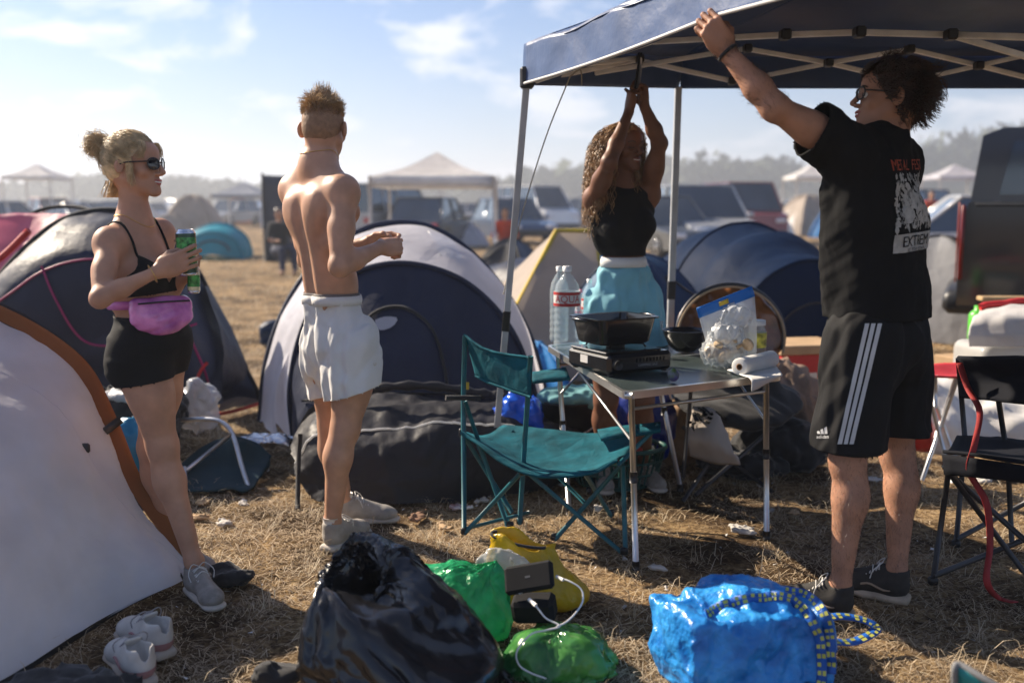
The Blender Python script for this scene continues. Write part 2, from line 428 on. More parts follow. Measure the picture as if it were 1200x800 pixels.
# ---------------------------------------------------------------- anatomy
def head_prims(c, f, u, s=1.0, fem=False, smile=True):
    """c: centre at ear level; f forward; u up. metres at s=1 (head 0.23 tall). returns prims and a local->world function"""
    f = nrm(f); u = nrm(np.asarray(u, float)-f*np.dot(u, f)); r = np.cross(f, u); R = np.array([r, f, u])
    W = lambda x, y, z: np.asarray(c, float)+s*(x*r+y*f+z*u)
    k = .014*s; J = .90 if fem else 1.0
    pr = [E(W(0, -.014, .035), V3(.074, .094, .083)*s, R, .02), E(W(0, .030, -.022), V3(.060*J, .060, .082)*s, R, .03*s),
          E(W(0, .05, .045), V3(.058, .045, .045)*s, R, .02*s),
          E(W(0, -.045, -.02), V3(.06, .055, .05)*s, R, .03*s)]
    for e in (-1, 1):
        pr += [Cn(W(e*.056*J, .0, -.045), W(e*.016, .072, -.094), .016*s, .015*s, .025*s),
               E(W(e*.043, .060, -.022), V3(.021, .02, .019)*s, R, .018*s),
               Cn(W(e*.012, .088, .018), W(e*.042, .070, .020), .009*s, .008*s, .012*s)]
    pr += [E(W(0, .078, -.096), V3(.018, .015, .014)*s, R, .02*s), E(W(0, .068, -.062), V3(.03, .022, .026)*s, R, .02*s)]
    for e in (-1, 1):
        pr.append(E(W(e*.032, .096, .000), V3(.017, .014, .012)*s, R, .014*s, -1))
    pr += [Cn(W(0, .090, .010), W(0, .114, -.025), .0072*s, .0090*s, .009*s), E(W(0, .113, -.029), V3(.010, .010, .008)*s, R, .006*s)]
    for e in (-1, 1): pr.append(E(W(e*.0125, .099, -.034), V3(.008, .011, .007)*s, R, .006*s))
    # lips
    mw = .027 if smile else .022; mz = -.052 if smile else -.057
    for e in (-1, 1):
        pr += [Cn(W(0, .0955, -.055), W(e*mw, .079, mz), .0052*s, .0030*s, .006*s), Cn(W(0, .094, -.068), W(e*mw*.95, .078, mz-.004), .0058*s, .0030*s, .006*s)]
    pr.append(Cn(W(-.02, .094, -.0605), W(.02, .094, -.0605), .0028*s, .0028*s, .004*s, -1))
    # ears
    for e in (-1, 1):
        Re = np.array([nrm(r*e*.8+f*.55), nrm(f*.8-r*e*.55), u])
        pr += [E(W(e*(.080 if fem else .086), -.014, -.002), V3(.009, .021, .032)*s*(.82 if fem else 1), Re, .008*s), E(W(e*(.0865 if fem else .0925), -.006, .002), V3(.006, .011, .019)*s, Re, .006*s, -1)]
    return pr, W, R
def finger_prims(o, d, n, seg, rad, curl, k=.004):
    """o root, d direction, n palmar normal (fingers curl towards n)"""
    pr = []; a = 0; p = np.asarray(o, float); ax = np.cross(d, n)
    for i in range(3):
        a += curl[i]; dd = math.cos(a)*d+math.sin(a)*n; q = p+dd*seg[i]
        pr.append(Cn(p, q, rad*(1-.08*i), rad*(1-.08*(i+1)), k)); p = q
    return pr
def hand_prims(w, d, n, th, s=1.0, curl=((.3, .3, .2),)*4, thumb=(.5, .3, .3), thd=None, spread=.05):
    """w wrist centre; d towards the fingers; n palmar normal; th sign so that thumb side = th*cross(d,n)"""
    d = nrm(d); n = nrm(np.asarray(n, float)-d*np.dot(n, d)); t = th*np.cross(d, n); R = np.array([d, t, n]); w = np.asarray(w, float)
    W = lambda a, b, c: w+s*(a*d+b*t+c*n)
    pr = [E(W(.048, .0, .0), V3(.050, .040, .0145)*s, R, .012), Cn(W(0, .0, 0), W(.03, 0, 0), .025*s, .026*s, .018, sq=(n, .72)),
          E(W(.032, .026, .009), V3(.032, .016, .015)*s, R, .012), E(W(.04, -.024, .007), V3(.032, .013, .012)*s, R, .010)]
    ys = (.030, .010, -.010, -.028); xs = (.090, .094, .090, .081); L = (1.0, 1.1, 1.03, .80); rr = (.0088, .0090, .0085, .0076)
    for i in range(4):
        pr.append(Cn(W(.03, ys[i]*.7, -.002), W(xs[i], ys[i], -.001), .011*s, .0098*s, .008))
        sp = spread*(1.5-i); dd = nrm(d*math.cos(sp)+t*math.sin(sp))
        pr += finger_prims(W(xs[i], ys[i], 0), dd, n, V3(.042, .026, .021)*s*L[i], rr[i]*s, curl[i])
    td = nrm(d*.62+t*.62+n*.35) if thd is None else nrm(thd)
    tn = nrm(n*.55-t*.55+d*.2); tn = nrm(tn-td*np.dot(tn, td))
    p = W(.018, .030, .008); a = 0
    for i, (l, r_) in enumerate(((.040, .0125), (.032, .0105), (.026, .0093))):
        a += thumb[i]; dd = math.cos(a)*td+math.sin(a)*tn; q = p+dd*l*s; pr.append(Cn(p, q, r_*s, r_*s*.9, .007)); p = q
    return pr
def limb_arm(S, El, Wr, m=1.0, fem=False):
    S, El, Wr = map(lambda x: np.asarray(x, float), (S, El, Wr)); g = .82 if fem else 1.0; g *= m
    ua = El-S; fa = Wr-El; bend = nrm(nrm(fa)-nrm(ua)+1e-6) if np.linalg.norm(nrm(fa)-nrm(ua)) > .05 else V3(0, 0, 1)
    pr = [Cn(S, S+ua*.5, .050*g, .045*g, .03), Cn(S+ua*.5, El, .045*g, .035*g, .02), Cn(El, El+fa*.35, .036*g, .039*g, .025), Cn(El+fa*.35, Wr, .038*g, .0235*g, .02),
          E(S+ua*.52+bend*.010, V3(.085, .034, .032)*g, frame(ua, bend+V3(1e-4, 0, 0)), .03), E(S+ua*.48-bend*.012, V3(.085, .034, .030)*g, frame(ua, bend+V3(1e-4, 0, 0)), .03),
          E(El, V3(.034, .034, .034)*g, None, .02), E(S, V3(.053, .053, .055)*g, None, .035)]
    return pr
def limb_leg(H, K, A, fwd, m=1.0, fem=False):
    H, K, A = map(lambda x: np.asarray(x, float), (H, K, A)); g = m; fwd = nrm(fwd)
    th = K-H; sh = A-K; shn = nrm(sh); fw = nrm(fwd-shn*np.dot(fwd, shn)); tn = nrm(th); fw2 = nrm(fwd-tn*np.dot(fwd, tn))
    q = 1.0 if not fem else 1.02
    pr = [Cn(H, H+th*.45, .088*g*q, .078*g*q, .04), Cn(H+th*.45, K, .078*g*q, .054*g, .03), E(H+th*.45+fw2*.018, V3(.15, .058, .062)*g, frame(th, fw2), .04),
          E(K+fw*.012, V3(.045, .045, .055)*g, np.array([np.cross(shn, fw), fw, shn]), .03),
          Cn(K, K+sh*.30-fw*.014, .050*g, .053*g, .03), Cn(K+sh*.30-fw*.014, A-fw*.004, .052*g, .031*g, .03),
          E(K+sh*.27-fw*.030+np.cross(shn, fw)*.012, V3(.085, .036, .034)*g, frame(sh, fw), .03), E(K+sh*.27-fw*.028-np.cross(shn, fw)*.014, V3(.075, .034, .030)*g, frame(sh, fw), .03),
          Cn(K+sh*.2+fw*.014, K+sh*.8+fw*.008, .026*g, .018*g, .02), E(A, V3(.036, .036, .036)*g, None, .02)]
    return pr
def torso(J, fem=False, m=1.0):
    """J: sR,sL,hR,hL,neck ; returns prims + frames"""
    sR, sL, hR, hL, nk = [np.asarray(J[k], float) for k in ('sR', 'sL', 'hR', 'hL', 'neck')]
    cs = (sR+sL)/2; ch_ = (hR+hL)/2; up = nrm(cs-ch_); r = sR-sL; r = nrm(r-up*np.dot(r, up)); fw = np.cross(up, r); Rc = np.array([r, fw, up])
    rp = hR-hL; rp = nrm(rp-up*np.dot(rp, up)); fp = np.cross(up, rp); Rp = np.array([rp, fp, up]); Lt = np.linalg.norm(cs-ch_)
    if 'chf' in J: pass
    sw = np.linalg.norm(sR-sL)
    C = lambda x, y, z: cs+x*r+y*fw+z*up
    Q = lambda x, y, z: ch_+x*rp+y*fp+z*up
    a = .84 if fem else 1.0; a *= m
    w_ = nrm(r+rp); fm = np.cross(up, w_); Rm = np.array([w_, fm, up])
    pr = [E(C(0, .005, -.13), V3(.140*a, .100*a, .165), Rc, .04), E(C(0, -.01, -.035), V3(.13*a, .075*a, .07), Rc, .04),
          E(cs*.42+ch_*.58, V3(.118*a if fem else .132*a, .088*a, .15), Rm, .06), E(Q(0, .0, .03), V3(.152*(1.0 if fem else .98), .102, .115), Rp, .05)]
    for e, s in ((1, sR), (-1, sL)):
        pr += [Cn(nk-fw*.01, s*.75+cs*.25+up*.012-fw*.012, .050*a, .040*a, .045), Cn(C(e*.06*a, -.03, -.04), s, .06*a, .048*a, .04),
               Cn(C(e*.115*a, -.025, -.20), s-up*.03, .045*a, .042*a, .05)]
        pr.append(E(Q(e*.075, -.045, -.045), V3(.086, .076, .088)*(.98 if fem else .92), Rp, .04))
    if fem:
        for e in (1, -1): pr.append(E(C(e*.066, .070, -.140), V3(.060, .048, .060), Rc, .045))
    else:
        for e in (1, -1):
            pr += [E(C(e*.07, .075, -.095), V3(.075, .032, .05), Rc, .03), E(C(e*.085, -.080, -.085), V3(.05, .028, .075), np.array([nrm(r-e*up*.25), fw, nrm(up+e*r*.25)]), .03),
                   Cn(C(e*.038, -.055, -.10), Q(e*.036, -.062, .04), .034, .026, .05)]
        pr.append(Cn(C(0, -.112, -.04), Q(0, -.102, .06), .010, .010, .035, -1))
    return pr, dict(C=C, Q=Q, r=r, fw=fw, up=up, rp=rp, fp=fp, Rc=Rc, Rp=Rp, cs=cs, ch=ch_)
def shoe(ankle, toe_dir, name_prefix, parent, mUp, mSole, z0=0.0, L=.29, lace=None, h=.004, sock=None, tongue=True, accent=None, loose=False):
    """a worn or loose low trainer; ankle: point above the heel; sole rests on z0 (or follows pitch)"""
    d = V3(toe_dir[0], toe_dir[1], 0); d = nrm(d); u = V3(0, 0, 1); s = np.cross(d, u); R = np.array([d, s, u]); k = L/.29
    o = V3(ankle[0], ankle[1], z0)-d*.045*k
    W = lambda x, y, z: o+k*(x*d+y*s+z*u)
    up_ = [E(W(.045, 0, .055), V3(.046, .036, .045)*k, R, .02), Cn(W(.05, 0, .075), W(.04, 0, .098), .036*k, .040*k, .015), Cn(W(.06, 0, .06), W(.20, 0, .040), .043*k, .036*k, .03, sq=(u, .95)), E(W(.215, .004, .038), V3(.055, .044, .030)*k, R, .03), Cn(W(.09, 0, .095), W(.17, 0, .062), .026*k, .024*k, .02)]
    cutb = [Bx(W(.12, 0, -.03), V3(.5, .3, .1)*k, .001, R, .004, -1), Cn(W(.045, 0, .10), W(.035, 0, .16), .033*k, .036*k, .006, -1)]
    if loose: cutb += [E(W(.055, 0, .105), V3(.058, .026, .055)*k, R, .004, -1), E(W(.05, 0, .075), V3(.040, .024, .035)*k, R, .004, -1)]
    v, q = build_sdf(up_+cutb, h*(.75 if loose else 1)); obj('upper', (v, q), mUp, parent)
    so = [Bx(W(.075, 0, .012), V3(.16, .074, .030)*k, .014*k, R, .01), Cn(W(.05, 0, .014), W(.235, .003, .014), .036*k, .046*k, .02, sq=(u, .36))]
    so += [Bx(W(.12, 0, -.05), V3(.5, .3, .1)*k, .001, R, .003, -1)]
    v, q = build_sdf(so, h, hi=W(9, 9, 9)*0+99); obj('sole', (v, q), mSole, parent)
    if loose:
        obj('tongue', solid(gridmesh(loft([[W(.13, -.018, .082), W(.13, .018, .082)], [W(.105, -.024, .102), W(.105, .024, .102)], [W(.085, -.022, .125), W(.085, .022, .125)]], 8, 3)), .006), mUp, parent)
        obj('insole', build_sdf([E(W(.065, 0, .035), V3(.062, .030, .010)*k, R)], .004), mat('dark_lining', (.03, .03, .034), .9), parent)
        g2 = build_sdf(infl(up_[:4], .0025)+[Bx(W(.12, 0, -.03), V3(.5, .3, .1)*k, .001, R, .004, -1)], .004); obj('mudguard', cutg(g2, lambda v: np.minimum(o[2]+.052*k-v[:, 2], .10*k-(v-o)@d), .004), accent or mUp, parent)
    if lace is not None:
        parts = []
        for i in range(5):
            x = .095+.02*i; z = .121-.0125*i
            for e in (1,):
                parts.append(tube(spline([W(x, -.027, z-.012), W(x+.004, 0, z+.004), W(x+.008, .027, z-.012)], 7), .0026*k, 5))
                parts.append(tube(spline([W(x+.01, -.027, z-.018), W(x+.002, 0, z+.001), W(x-.004, .027, z-.010)], 7), .0026*k, 5))
        for e in (-1, 1): parts.append(tube(spline([W(.09, 0, .125), W(.085, e*.025, .135), W(.11, e*.05, .11), W(.12, e*.045, .08)], 9), .002*k, 5))
        obj('laces', merge(*parts), lace, parent)
    if accent is not None:
        pa = []
        for e in (-1, 1):
            pa.append(tube(spline([W(.03, e*.038, .06), W(.07, e*.045, .045), W(.12, e*.043, .06), W(.15, e*.038, .052)], 9), .004*k, 5))
        obj('side_stripe', merge(*pa), accent, parent)
    if sock is not None:
        obj('sock', tube([W(.04, 0, .07), W(.04, 0, .12), np.asarray(W(.04, 0, .135))], [.034*k, .036*k, .037*k], 16), sock, parent)
def rc(tree, o, d, off=.002):
    h = tree.ray_cast(Vector(o), Vector(nrm(d)), 40.0)
    if h[0] is None: return None
    n = np.array(h[1]); 
    if np.dot(n, d) > 0: n = -n
    return np.array(h[0])+n*off
def decal(tree, vf, O, X, Y, D, off=.002):
    """project flat geometry (x, y) at O + xX + yY along D onto the surface"""
    v, f = vf; o = []; ok = []
    for p in v:
        q = rc(tree, O+p[0]*X+p[1]*Y-D*.5, D, off); ok.append(q is not None); o.append(q if q is not None else V3(0, 0, 0))
    f = [q for q in f if all(ok[i] for i in q)]; return np.array(o), f
def bvh(vq): v, q = vq; return BVHTree.FromPolygons([tuple(p) for p in v], [tuple(map(int, x)) for x in q])
def rectgrid(x0, x1, y0, y1, nx, ny):
    v = [(x, y, 0) for x in np.linspace(x0, x1, nx) for y in np.linspace(y0, y1, ny)]; return np.array(v), grid_faces(nx, ny)
def strands(lines, r=.0012, taper=.4, n=3):
    """many thin hair tubes in one numpy mesh; lines: (S, K, 3)"""
    L = np.asarray(lines, float); S_, K_, _ = L.shape
    t = np.gradient(L, axis=1); t /= np.linalg.norm(t, axis=2)[..., None]+1e-9
    a = np.cross(t, V3(.3, .5, .8)); a /= np.linalg.norm(a, axis=2)[..., None]+1e-9; b = np.cross(t, a)
    rad = (r*np.linspace(1, taper, K_))[None, :, None] if np.isscalar(r) else r[..., None]
    rings = np.stack([L+rad*(math.cos(2*math.pi*k/n)*a+math.sin(2*math.pi*k/n)*b) for k in range(n)], 2)   # S,K,n,3
    V = rings.reshape(-1, 3); base = (np.arange(S_)*K_*n)[:, None, None]
    i = np.arange(K_-1)[None, :, None]*n; k = np.arange(n)[None, None, :]; k2 = (k+1) % n
    Q = np.stack([base+i+k, base+i+k2, base+i+n+k2, base+i+n+k], -1).reshape(-1, 4); return V, Q
# ================================================================ ground, straw, hill, air
def ground_mat():
    m = bpy.data.materials.new('dry_grass_ground'); m.use_nodes = True; nt = m.node_tree; N = nt.nodes; L = nt.links; b = N['Principled BSDF']
    geo = N.new('ShaderNodeNewGeometry')
    def noise(sc, det=6, rough=.6, dist=0):
        n = N.new('ShaderNodeTexNoise'); n.inputs['Scale'].default_value = sc; n.inputs['Detail'].default_value = det; n.inputs['Roughness'].default_value = rough; n.inputs['Distortion'].default_value = dist
        L.new(geo.outputs['Position'], n.inputs['Vector']); return n.outputs['Fac']
    def ramp(x, pts):
        r = N.new('ShaderNodeValToRGB'); r.color_ramp.elements[0].position = pts[0][0]; r.color_ramp.elements[0].color = (*pts[0][1], 1)
        r.color_ramp.elements[1].position = pts[-1][0]; r.color_ramp.elements[1].color = (*pts[-1][1], 1)
        for p, c in pts[1:-1]: e = r.color_ramp.elements.new(p); e.color = (*c, 1)
        L.new(x, r.inputs[0]); return r.outputs[0]
    fine = ramp(noise(38, 10, .75, .6), [(.34, (.055, .036, .022)), (.46, (.20, .135, .080)), (.56, (.41, .305, .185)), (.70, (.60, .48, .32))])
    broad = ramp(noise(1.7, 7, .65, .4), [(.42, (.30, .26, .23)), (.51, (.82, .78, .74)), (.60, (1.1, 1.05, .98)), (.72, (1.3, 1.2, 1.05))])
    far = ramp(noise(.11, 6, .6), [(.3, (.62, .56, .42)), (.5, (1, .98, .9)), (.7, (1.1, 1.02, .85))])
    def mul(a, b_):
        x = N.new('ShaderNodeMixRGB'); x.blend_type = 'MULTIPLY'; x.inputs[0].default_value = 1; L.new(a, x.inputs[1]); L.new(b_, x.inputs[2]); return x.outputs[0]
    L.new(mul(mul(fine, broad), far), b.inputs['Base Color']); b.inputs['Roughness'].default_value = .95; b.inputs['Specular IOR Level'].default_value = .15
    bp = N.new('ShaderNodeBump'); bp.inputs['Strength'].default_value = .9; bp.inputs['Distance'].default_value = .02
    L.new(noise(30, 12, .8, .5), bp.inputs['Height']); L.new(bp.outputs[0], b.inputs['Normal']); return m
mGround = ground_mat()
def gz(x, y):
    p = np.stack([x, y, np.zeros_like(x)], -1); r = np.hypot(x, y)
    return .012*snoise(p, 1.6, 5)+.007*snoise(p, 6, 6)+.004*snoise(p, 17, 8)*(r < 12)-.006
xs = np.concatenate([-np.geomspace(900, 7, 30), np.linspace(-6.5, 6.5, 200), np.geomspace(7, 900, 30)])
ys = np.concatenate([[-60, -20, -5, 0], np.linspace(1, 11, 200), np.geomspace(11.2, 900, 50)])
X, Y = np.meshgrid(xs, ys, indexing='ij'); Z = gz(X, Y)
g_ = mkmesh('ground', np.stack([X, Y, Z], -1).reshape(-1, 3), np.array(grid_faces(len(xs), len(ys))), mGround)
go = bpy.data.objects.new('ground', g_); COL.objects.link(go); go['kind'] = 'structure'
# straw: lying and standing dry blades
def straws(n, ylo, yhi, lmin, lmax, wd, stand, seed, clump=None):
    g = np.random.default_rng(seed); y = ylo+(yhi-ylo)*g.random(n)**1.25; x = (g.random(n)-.5)*2*(.62*y+.25)
    p0 = np.stack([x, y, np.zeros(n)], -1)
    dens = snoise(p0, 2.2, 44)+.6*snoise(p0, 7, 45); k = dens+g.normal(size=n)*.8 > -.25; x, y = x[k], y[k]; n = len(x)
    az = g.random(n)*6.283; l = lmin+(lmax-lmin)*g.random(n)**2; el = np.abs(g.normal(size=n))*stand
    z = gz(x, y)+.001; d = np.stack([np.cos(az)*np.cos(el), np.sin(az)*np.cos(el), np.sin(el)], -1)
    s = np.stack([-np.sin(az), np.cos(az), np.zeros(n)], -1)*(wd*(.5+g.random(n)))[:, None]*(.7+.1*y)[:, None]
    p0 = np.stack([x, y, z], -1); bend = g.normal(size=(n, 1))*.25*l[:, None]*s/np.linalg.norm(s, axis=1)[:, None]
    p1 = p0+d*l[:, None]*.5+bend*.5+V3(0, 0, .004); p2 = p0+d*l[:, None]+bend*1.6; p2[:, 2] = np.maximum(p2[:, 2]-.3*l*np.sin(el), gz(p2[:, 0], p2[:, 1])+.001)
    up = V3(0, 0, .0012)
    V = np.stack([p0-s, p0+s, p1-s+up, p1+s+up, p2], 1).reshape(-1, 3); b = np.arange(n)*5
    Q = np.stack([b, b+1, b+3, b+2], 1); T = np.stack([b+2, b+3, b+4, b+4], 1)
    return V, Q, np.stack([b+2, b+3, b+4], 1)
def straw_obj(name, args, m):
    V, Q, T = straws(*args); me = bpy.data.meshes.new(name); F = Q.tolist()+T.tolist()
    nq, n3 = len(Q), len(T); me.vertices.add(len(V)); me.vertices.foreach_set('co', V.astype(np.float32).ravel()); me.loops.add(nq*4+n3*3)
    me.loops.foreach_set('vertex_index', np.concatenate([Q.ravel(), T.ravel()]).astype(np.int32)); me.polygons.add(nq+n3)
    me.polygons.foreach_set('loop_start', np.concatenate([np.arange(nq)*4, nq*4+np.arange(n3)*3]).astype(np.int32)); me.update(calc_edges=True)
    me.materials.append(m); o = bpy.data.objects.new(name, me); COL.objects.link(o); return tag(o, kind='stuff')
def straw_mat(name, c1, c2):
    m = bpy.data.materials.new(name); m.use_nodes = True; nt = m.node_tree; N = nt.nodes; L = nt.links; b = N['Principled BSDF']
    gi = N.new('ShaderNodeNewGeometry'); r = N.new('ShaderNodeMixRGB'); L.new(gi.outputs['Random Per Island'], r.inputs[0]); r.inputs[1].default_value = (*c1, 1); r.inputs[2].default_value = (*c2, 1)
    L.new(r.outputs[0], b.inputs['Base Color']); b.inputs['Roughness'].default_value = .7
    t = N.new('ShaderNodeBsdfTranslucent'); L.new(r.outputs[0], t.inputs[0]); ms = N.new('ShaderNodeMixShader'); ms.inputs[0].default_value = .25
    L.new(b.outputs[0], ms.inputs[1]); L.new(t.outputs[0], ms.inputs[2]); L.new(ms.outputs[0], N['Material Output'].inputs[0]); return m
mStraw = straw_mat('straw', (.15, .095, .055), (.72, .57, .38)); mStraw2 = straw_mat('pale_straw', (.40, .30, .18), (.74, .63, .46))
tag(straw_obj('trampled_straw', (190000, 2.2, 9.5, .02, .09, .0011, .18, 1), mStraw), 'trampled dry straw and dead grass covering the camp ground', 'dry grass')
tag(straw_obj('dry_grass', (16000, 2.3, 11, .03, .12, .0009, .45, 2), mStraw2), 'pale dry grass blades standing up from the trampled straw', 'dry grass')
tag(straw_obj('field_stubble', (60000, 9, 45, .04, .16, .0022, .7, 3), mStraw2), 'sunlit stubble across the open field between the tents', 'stubble')
# tiny scraps trodden into the straw
g = np.random.default_rng(55); sv = []; sf = []
for i in range(420):
    y = 2.6+5*g.random(); x = (g.random()-.5)*1.2*y; k = g.integers(4, 7); r_ = .004+.014*g.random()**2; n0 = len(sv)
    zc_ = float(gz(np.array([x]), np.array([y]))[0])+.006; tx, ty = g.normal()*.4, g.normal()*.4
    for a in np.sort(g.random(k)*6.283): dx, dy = math.cos(a)*r_*g.uniform(.6, 1.3), math.sin(a)*r_*g.uniform(.6, 1.3); sv.append((x+dx, y+dy, zc_+max(-.004, dx*tx+dy*ty)))
    sf.append(tuple(range(n0, n0+k)))
tag(obj('scraps', (np.array(sv), sf), mat('scrap_paper', (.40, .36, .30), .8, .5, 3, .2, 50, col2=(.75, .72, .68)), None, smooth=False), 'tiny scraps of paper and chaff trodden into the straw', 'scraps', kind='stuff')
# tufts of longer dead grass
g = np.random.default_rng(91); tv = []; tq = []; c_ = 0
for i in range(420):
    y = 2.6+9*g.random()**1.3; x = (g.random()-.5)*1.25*y; nb_ = g.integers(14, 46); r_ = .02+.05*g.random()
    for k in range(nb_):
        a = g.random()*6.28; b_ = V3(x+g.normal()*r_, y+g.normal()*r_, 0); b_[2] = float(gz(np.array([b_[0]]), np.array([b_[1]]))[0]); l = .04+.10*g.random()**1.5; el = .25+.9*g.random(); d = V3(math.cos(a)*math.cos(el), math.sin(a)*math.cos(el), math.sin(el)); s_ = V3(-math.sin(a), math.cos(a), 0)*.0013*(.6+.1*y)
        tv += [b_-s_, b_+s_, b_+d*l*.55+s_*.8, b_+d*l*.55-s_*.8, b_+d*l+V3(0, 0, -.35*l)+s_*.2, b_+d*l+V3(0, 0, -.35*l)-s_*.2]; tq += [(c_, c_+1, c_+2, c_+3), (c_+3, c_+2, c_+4, c_+5)]; c_ += 6
tm = mkmesh('grass_tufts', np.array(tv), np.array(tq), mStraw2); to = bpy.data.objects.new('grass_tufts', tm); COL.objects.link(to); tag(to, 'longer tufts of dead grass scattered over the camp ground', 'dry grass', kind='stuff')
# hill with woods, far away
mWood = mat('far_woodland', (.045, .060, .022), .9, .35, .08, .0)
g = np.random.default_rng(77)
def wood(name, x0, x1, y, hgt, n, seed):
    g = np.random.default_rng(seed); V = []; F = []; c = 0
    xs_ = np.linspace(x0, x1, n)
    P_ = []; 
    for i, x in enumerate(xs_):
        h = hgt(x)*(.82+.25*g.random()+.13*math.sin(x*.05)); r = 5+5*g.random(); m = 70
        d = g.normal(size=(m, 3)); d /= np.linalg.norm(d, axis=1)[:, None]; d[:, 2] = np.abs(d[:, 2])*1.0
        ctr = np.stack([x+d[:, 0]*r*g.uniform(.6, 1, m), y+g.normal()*12+d[:, 1]*r, h*(1-.45*(1-d[:, 2]))*g.uniform(.85, 1.05, m)], -1); P_.append(ctr)
    P_ = np.vstack(P_); n_ = len(P_); s = g.uniform(1.0, 2.6, n_)[:, None, None]
    tri = P_[:, None, :]+g.normal(size=(n_, 3, 3))*s*.8; tri[:, :, 2] = np.maximum(tri[:, :, 2], -1)
    V = tri.reshape(-1, 3); Q = np.arange(len(V)).reshape(-1, 3)
    me = mkmesh(name, V, Q, mWood); o = bpy.data.objects.new(name, me); COL.objects.link(o)
    return o
def hl(x): 
    px = 600+x/330*FPX
    return 1.35+330/FPX*(1.0)*np.interp(px, [-200, 0, 60, 100, 180, 260, 300, 420, 560, 620, 760, 900, 1050, 1150, 1400], [20, 24, 26, 34, 24, 22, 14, 12, 20, 30, 44, 54, 64, 74, 80])
tag(wood('distant_woods', -260, 290, 330, hl, 330, 5), 'hazy line of distant woods along the horizon behind the camp', 'woods', kind='stuff')
hx = np.linspace(-400, 420, 60); Hv = []
for yy, kf in ((300, 0), (322, .55), (345, .8), (420, .9), (500, .2)): Hv.append([(x, yy, max(-.1, (hl(x)-2)*kf)) for x in hx])
hm = gridmesh(np.array(Hv)); ho = obj('hills', (hm[0], [f[::-1] for f in hm[1]]), mat('far_hillside', (.10, .10, .05), .95, .3, .02, 0)); ho['kind'] = 'structure'
# dusty air
HAZE_D = 0.0017
vm = bpy.data.materials.new('haze'); vm.use_nodes = True; vm.node_tree.nodes.clear(); vo = vm.node_tree.nodes.new('ShaderNodeOutputMaterial'); pv = vm.node_tree.nodes.new('ShaderNodeVolumePrincipled')
pv.inputs['Color'].default_value = (.86, .91, 1.0, 1); pv.inputs['Density'].default_value = HAZE_D; pv.inputs['Anisotropy'].default_value = .35
vm.node_tree.links.new(pv.outputs[0], vo.inputs['Volume'])
hzo = obj('haze', box((0, 420, 13.5), (1700, 900, 31.5)), vm, smooth=False); tag(hzo, 'dusty air over the whole camp', 'haze', kind='stuff')
def crumple(vf, inner, grow=.16, frames=16, pin=None, mass=.15, bend=.05, tens=12, gravity=1.0, pressure=0.0, ground=True):
    """a thin sheet slightly too big for what is inside it: let it sag and wrinkle, then keep the result"""
    v, f = vf; me = mkmesh('sim', v, f); o = bpy.data.objects.new('sim', me); COL.objects.link(o); tmp = [o]
    for iv, jf in ([inner] if inner is not None else [])+([(np.array([(-9, -1, 0), (9, -1, 0), (9, 12, 0), (-9, 12, 0.)]), [(0, 1, 2, 3)])] if ground else []):
        c = bpy.data.objects.new('col', mkmesh('col', iv, jf)); COL.objects.link(c); m = c.modifiers.new('c', 'COLLISION'); c.collision.thickness_outer = .004; c.collision.cloth_friction = 15; tmp.append(c)
    m = o.modifiers.new('cl', 'CLOTH'); st = m.settings; st.quality = 5; st.mass = mass; st.tension_stiffness = tens; st.compression_stiffness = tens; st.shear_stiffness = tens*.5; st.bending_stiffness = bend; st.shrink_min = -grow; st.air_damping = 3
    st.effector_weights.gravity = gravity; m.collision_settings.distance_min = .004; m.collision_settings.use_self_collision = False; m.collision_settings.collision_quality = 2
    if pressure: st.use_pressure = True; st.uniform_pressure_force = pressure
    if pin is not None:
        g_ = o.vertex_groups.new(name='p'); g_.add([int(i) for i in pin], 1.0, 'REPLACE'); st.vertex_group_mass = 'p'
    SC.frame_start = 1; SC.frame_end = frames; m.point_cache.frame_start = 1; m.point_cache.frame_end = frames+1
    for k in range(1, frames+1): SC.frame_set(k)
    e = o.evaluated_get(bpy.context.evaluated_depsgraph_get()); out = np.zeros(len(v)*3); e.data.vertices.foreach_get('co', out); out = out.reshape(-1, 3).copy()
    for q in tmp: d = q.data; bpy.data.objects.remove(q); bpy.data.meshes.remove(d)
    SC.frame_set(1); return out, f
# ================================================================ people
def skin_mat(name, col, rough=.48, blot=.10):
    m = mat(name, col, rough+.07, blot*1.6, 14, .35, 260, sss=.15, spec=.38, dist=.0016, detail=10)
    return m
mSkin1 = skin_mat('skin_tanned', (.50, .265, .165), .46)
mSkin2 = skin_mat('skin_fair_tanned', (.52, .29, .185), .40)
mSkin3 = skin_mat('skin_brown', (.19, .085, .048), .42)
mSkin4 = skin_mat('skin_light', (.42, .215, .135), .5)
mLip = mat('lips', (.45, .13, .11), .4, .1, 30, .1, 200, sss=.1)
mTooth = mat('teeth', (.75, .72, .66), .3)
mEye = mat('eye_white', (.7, .68, .65), .2)
mIris = mat('iris', (.04, .02, .01), .1)
mHairB = mat('blonde_hair', (.52, .36, .17), .38, .35, 30, 0, col2=(.60, .44, .24), spec=.6)
mHairS = mat('sandy_hair', (.36, .22, .10), .42, .3, 30, 0, col2=(.46, .30, .15), spec=.6)
mHairD = mat('dark_brown_hair', (.030, .016, .010), .38, .35, 30, 0, col2=(.06, .03, .018), spec=.6)
mHairC = mat('brown_curly_hair', (.12, .06, .025), .40, .4, 30, 0, col2=(.34, .20, .09), spec=.6)
mBlackWear = mat('black_jersey', (.008, .008, .009), .82, .3, 6, .3, 300, spec=.3)
mCharcoal = mat('washed_black_cotton', (.0095, .0095, .010), .92, .2, 5, .4, 350, spec=.2)
mShoeW = mat('scuffed_white_leather', (.60, .57, .53), .55, .15, 14, .2, 150)
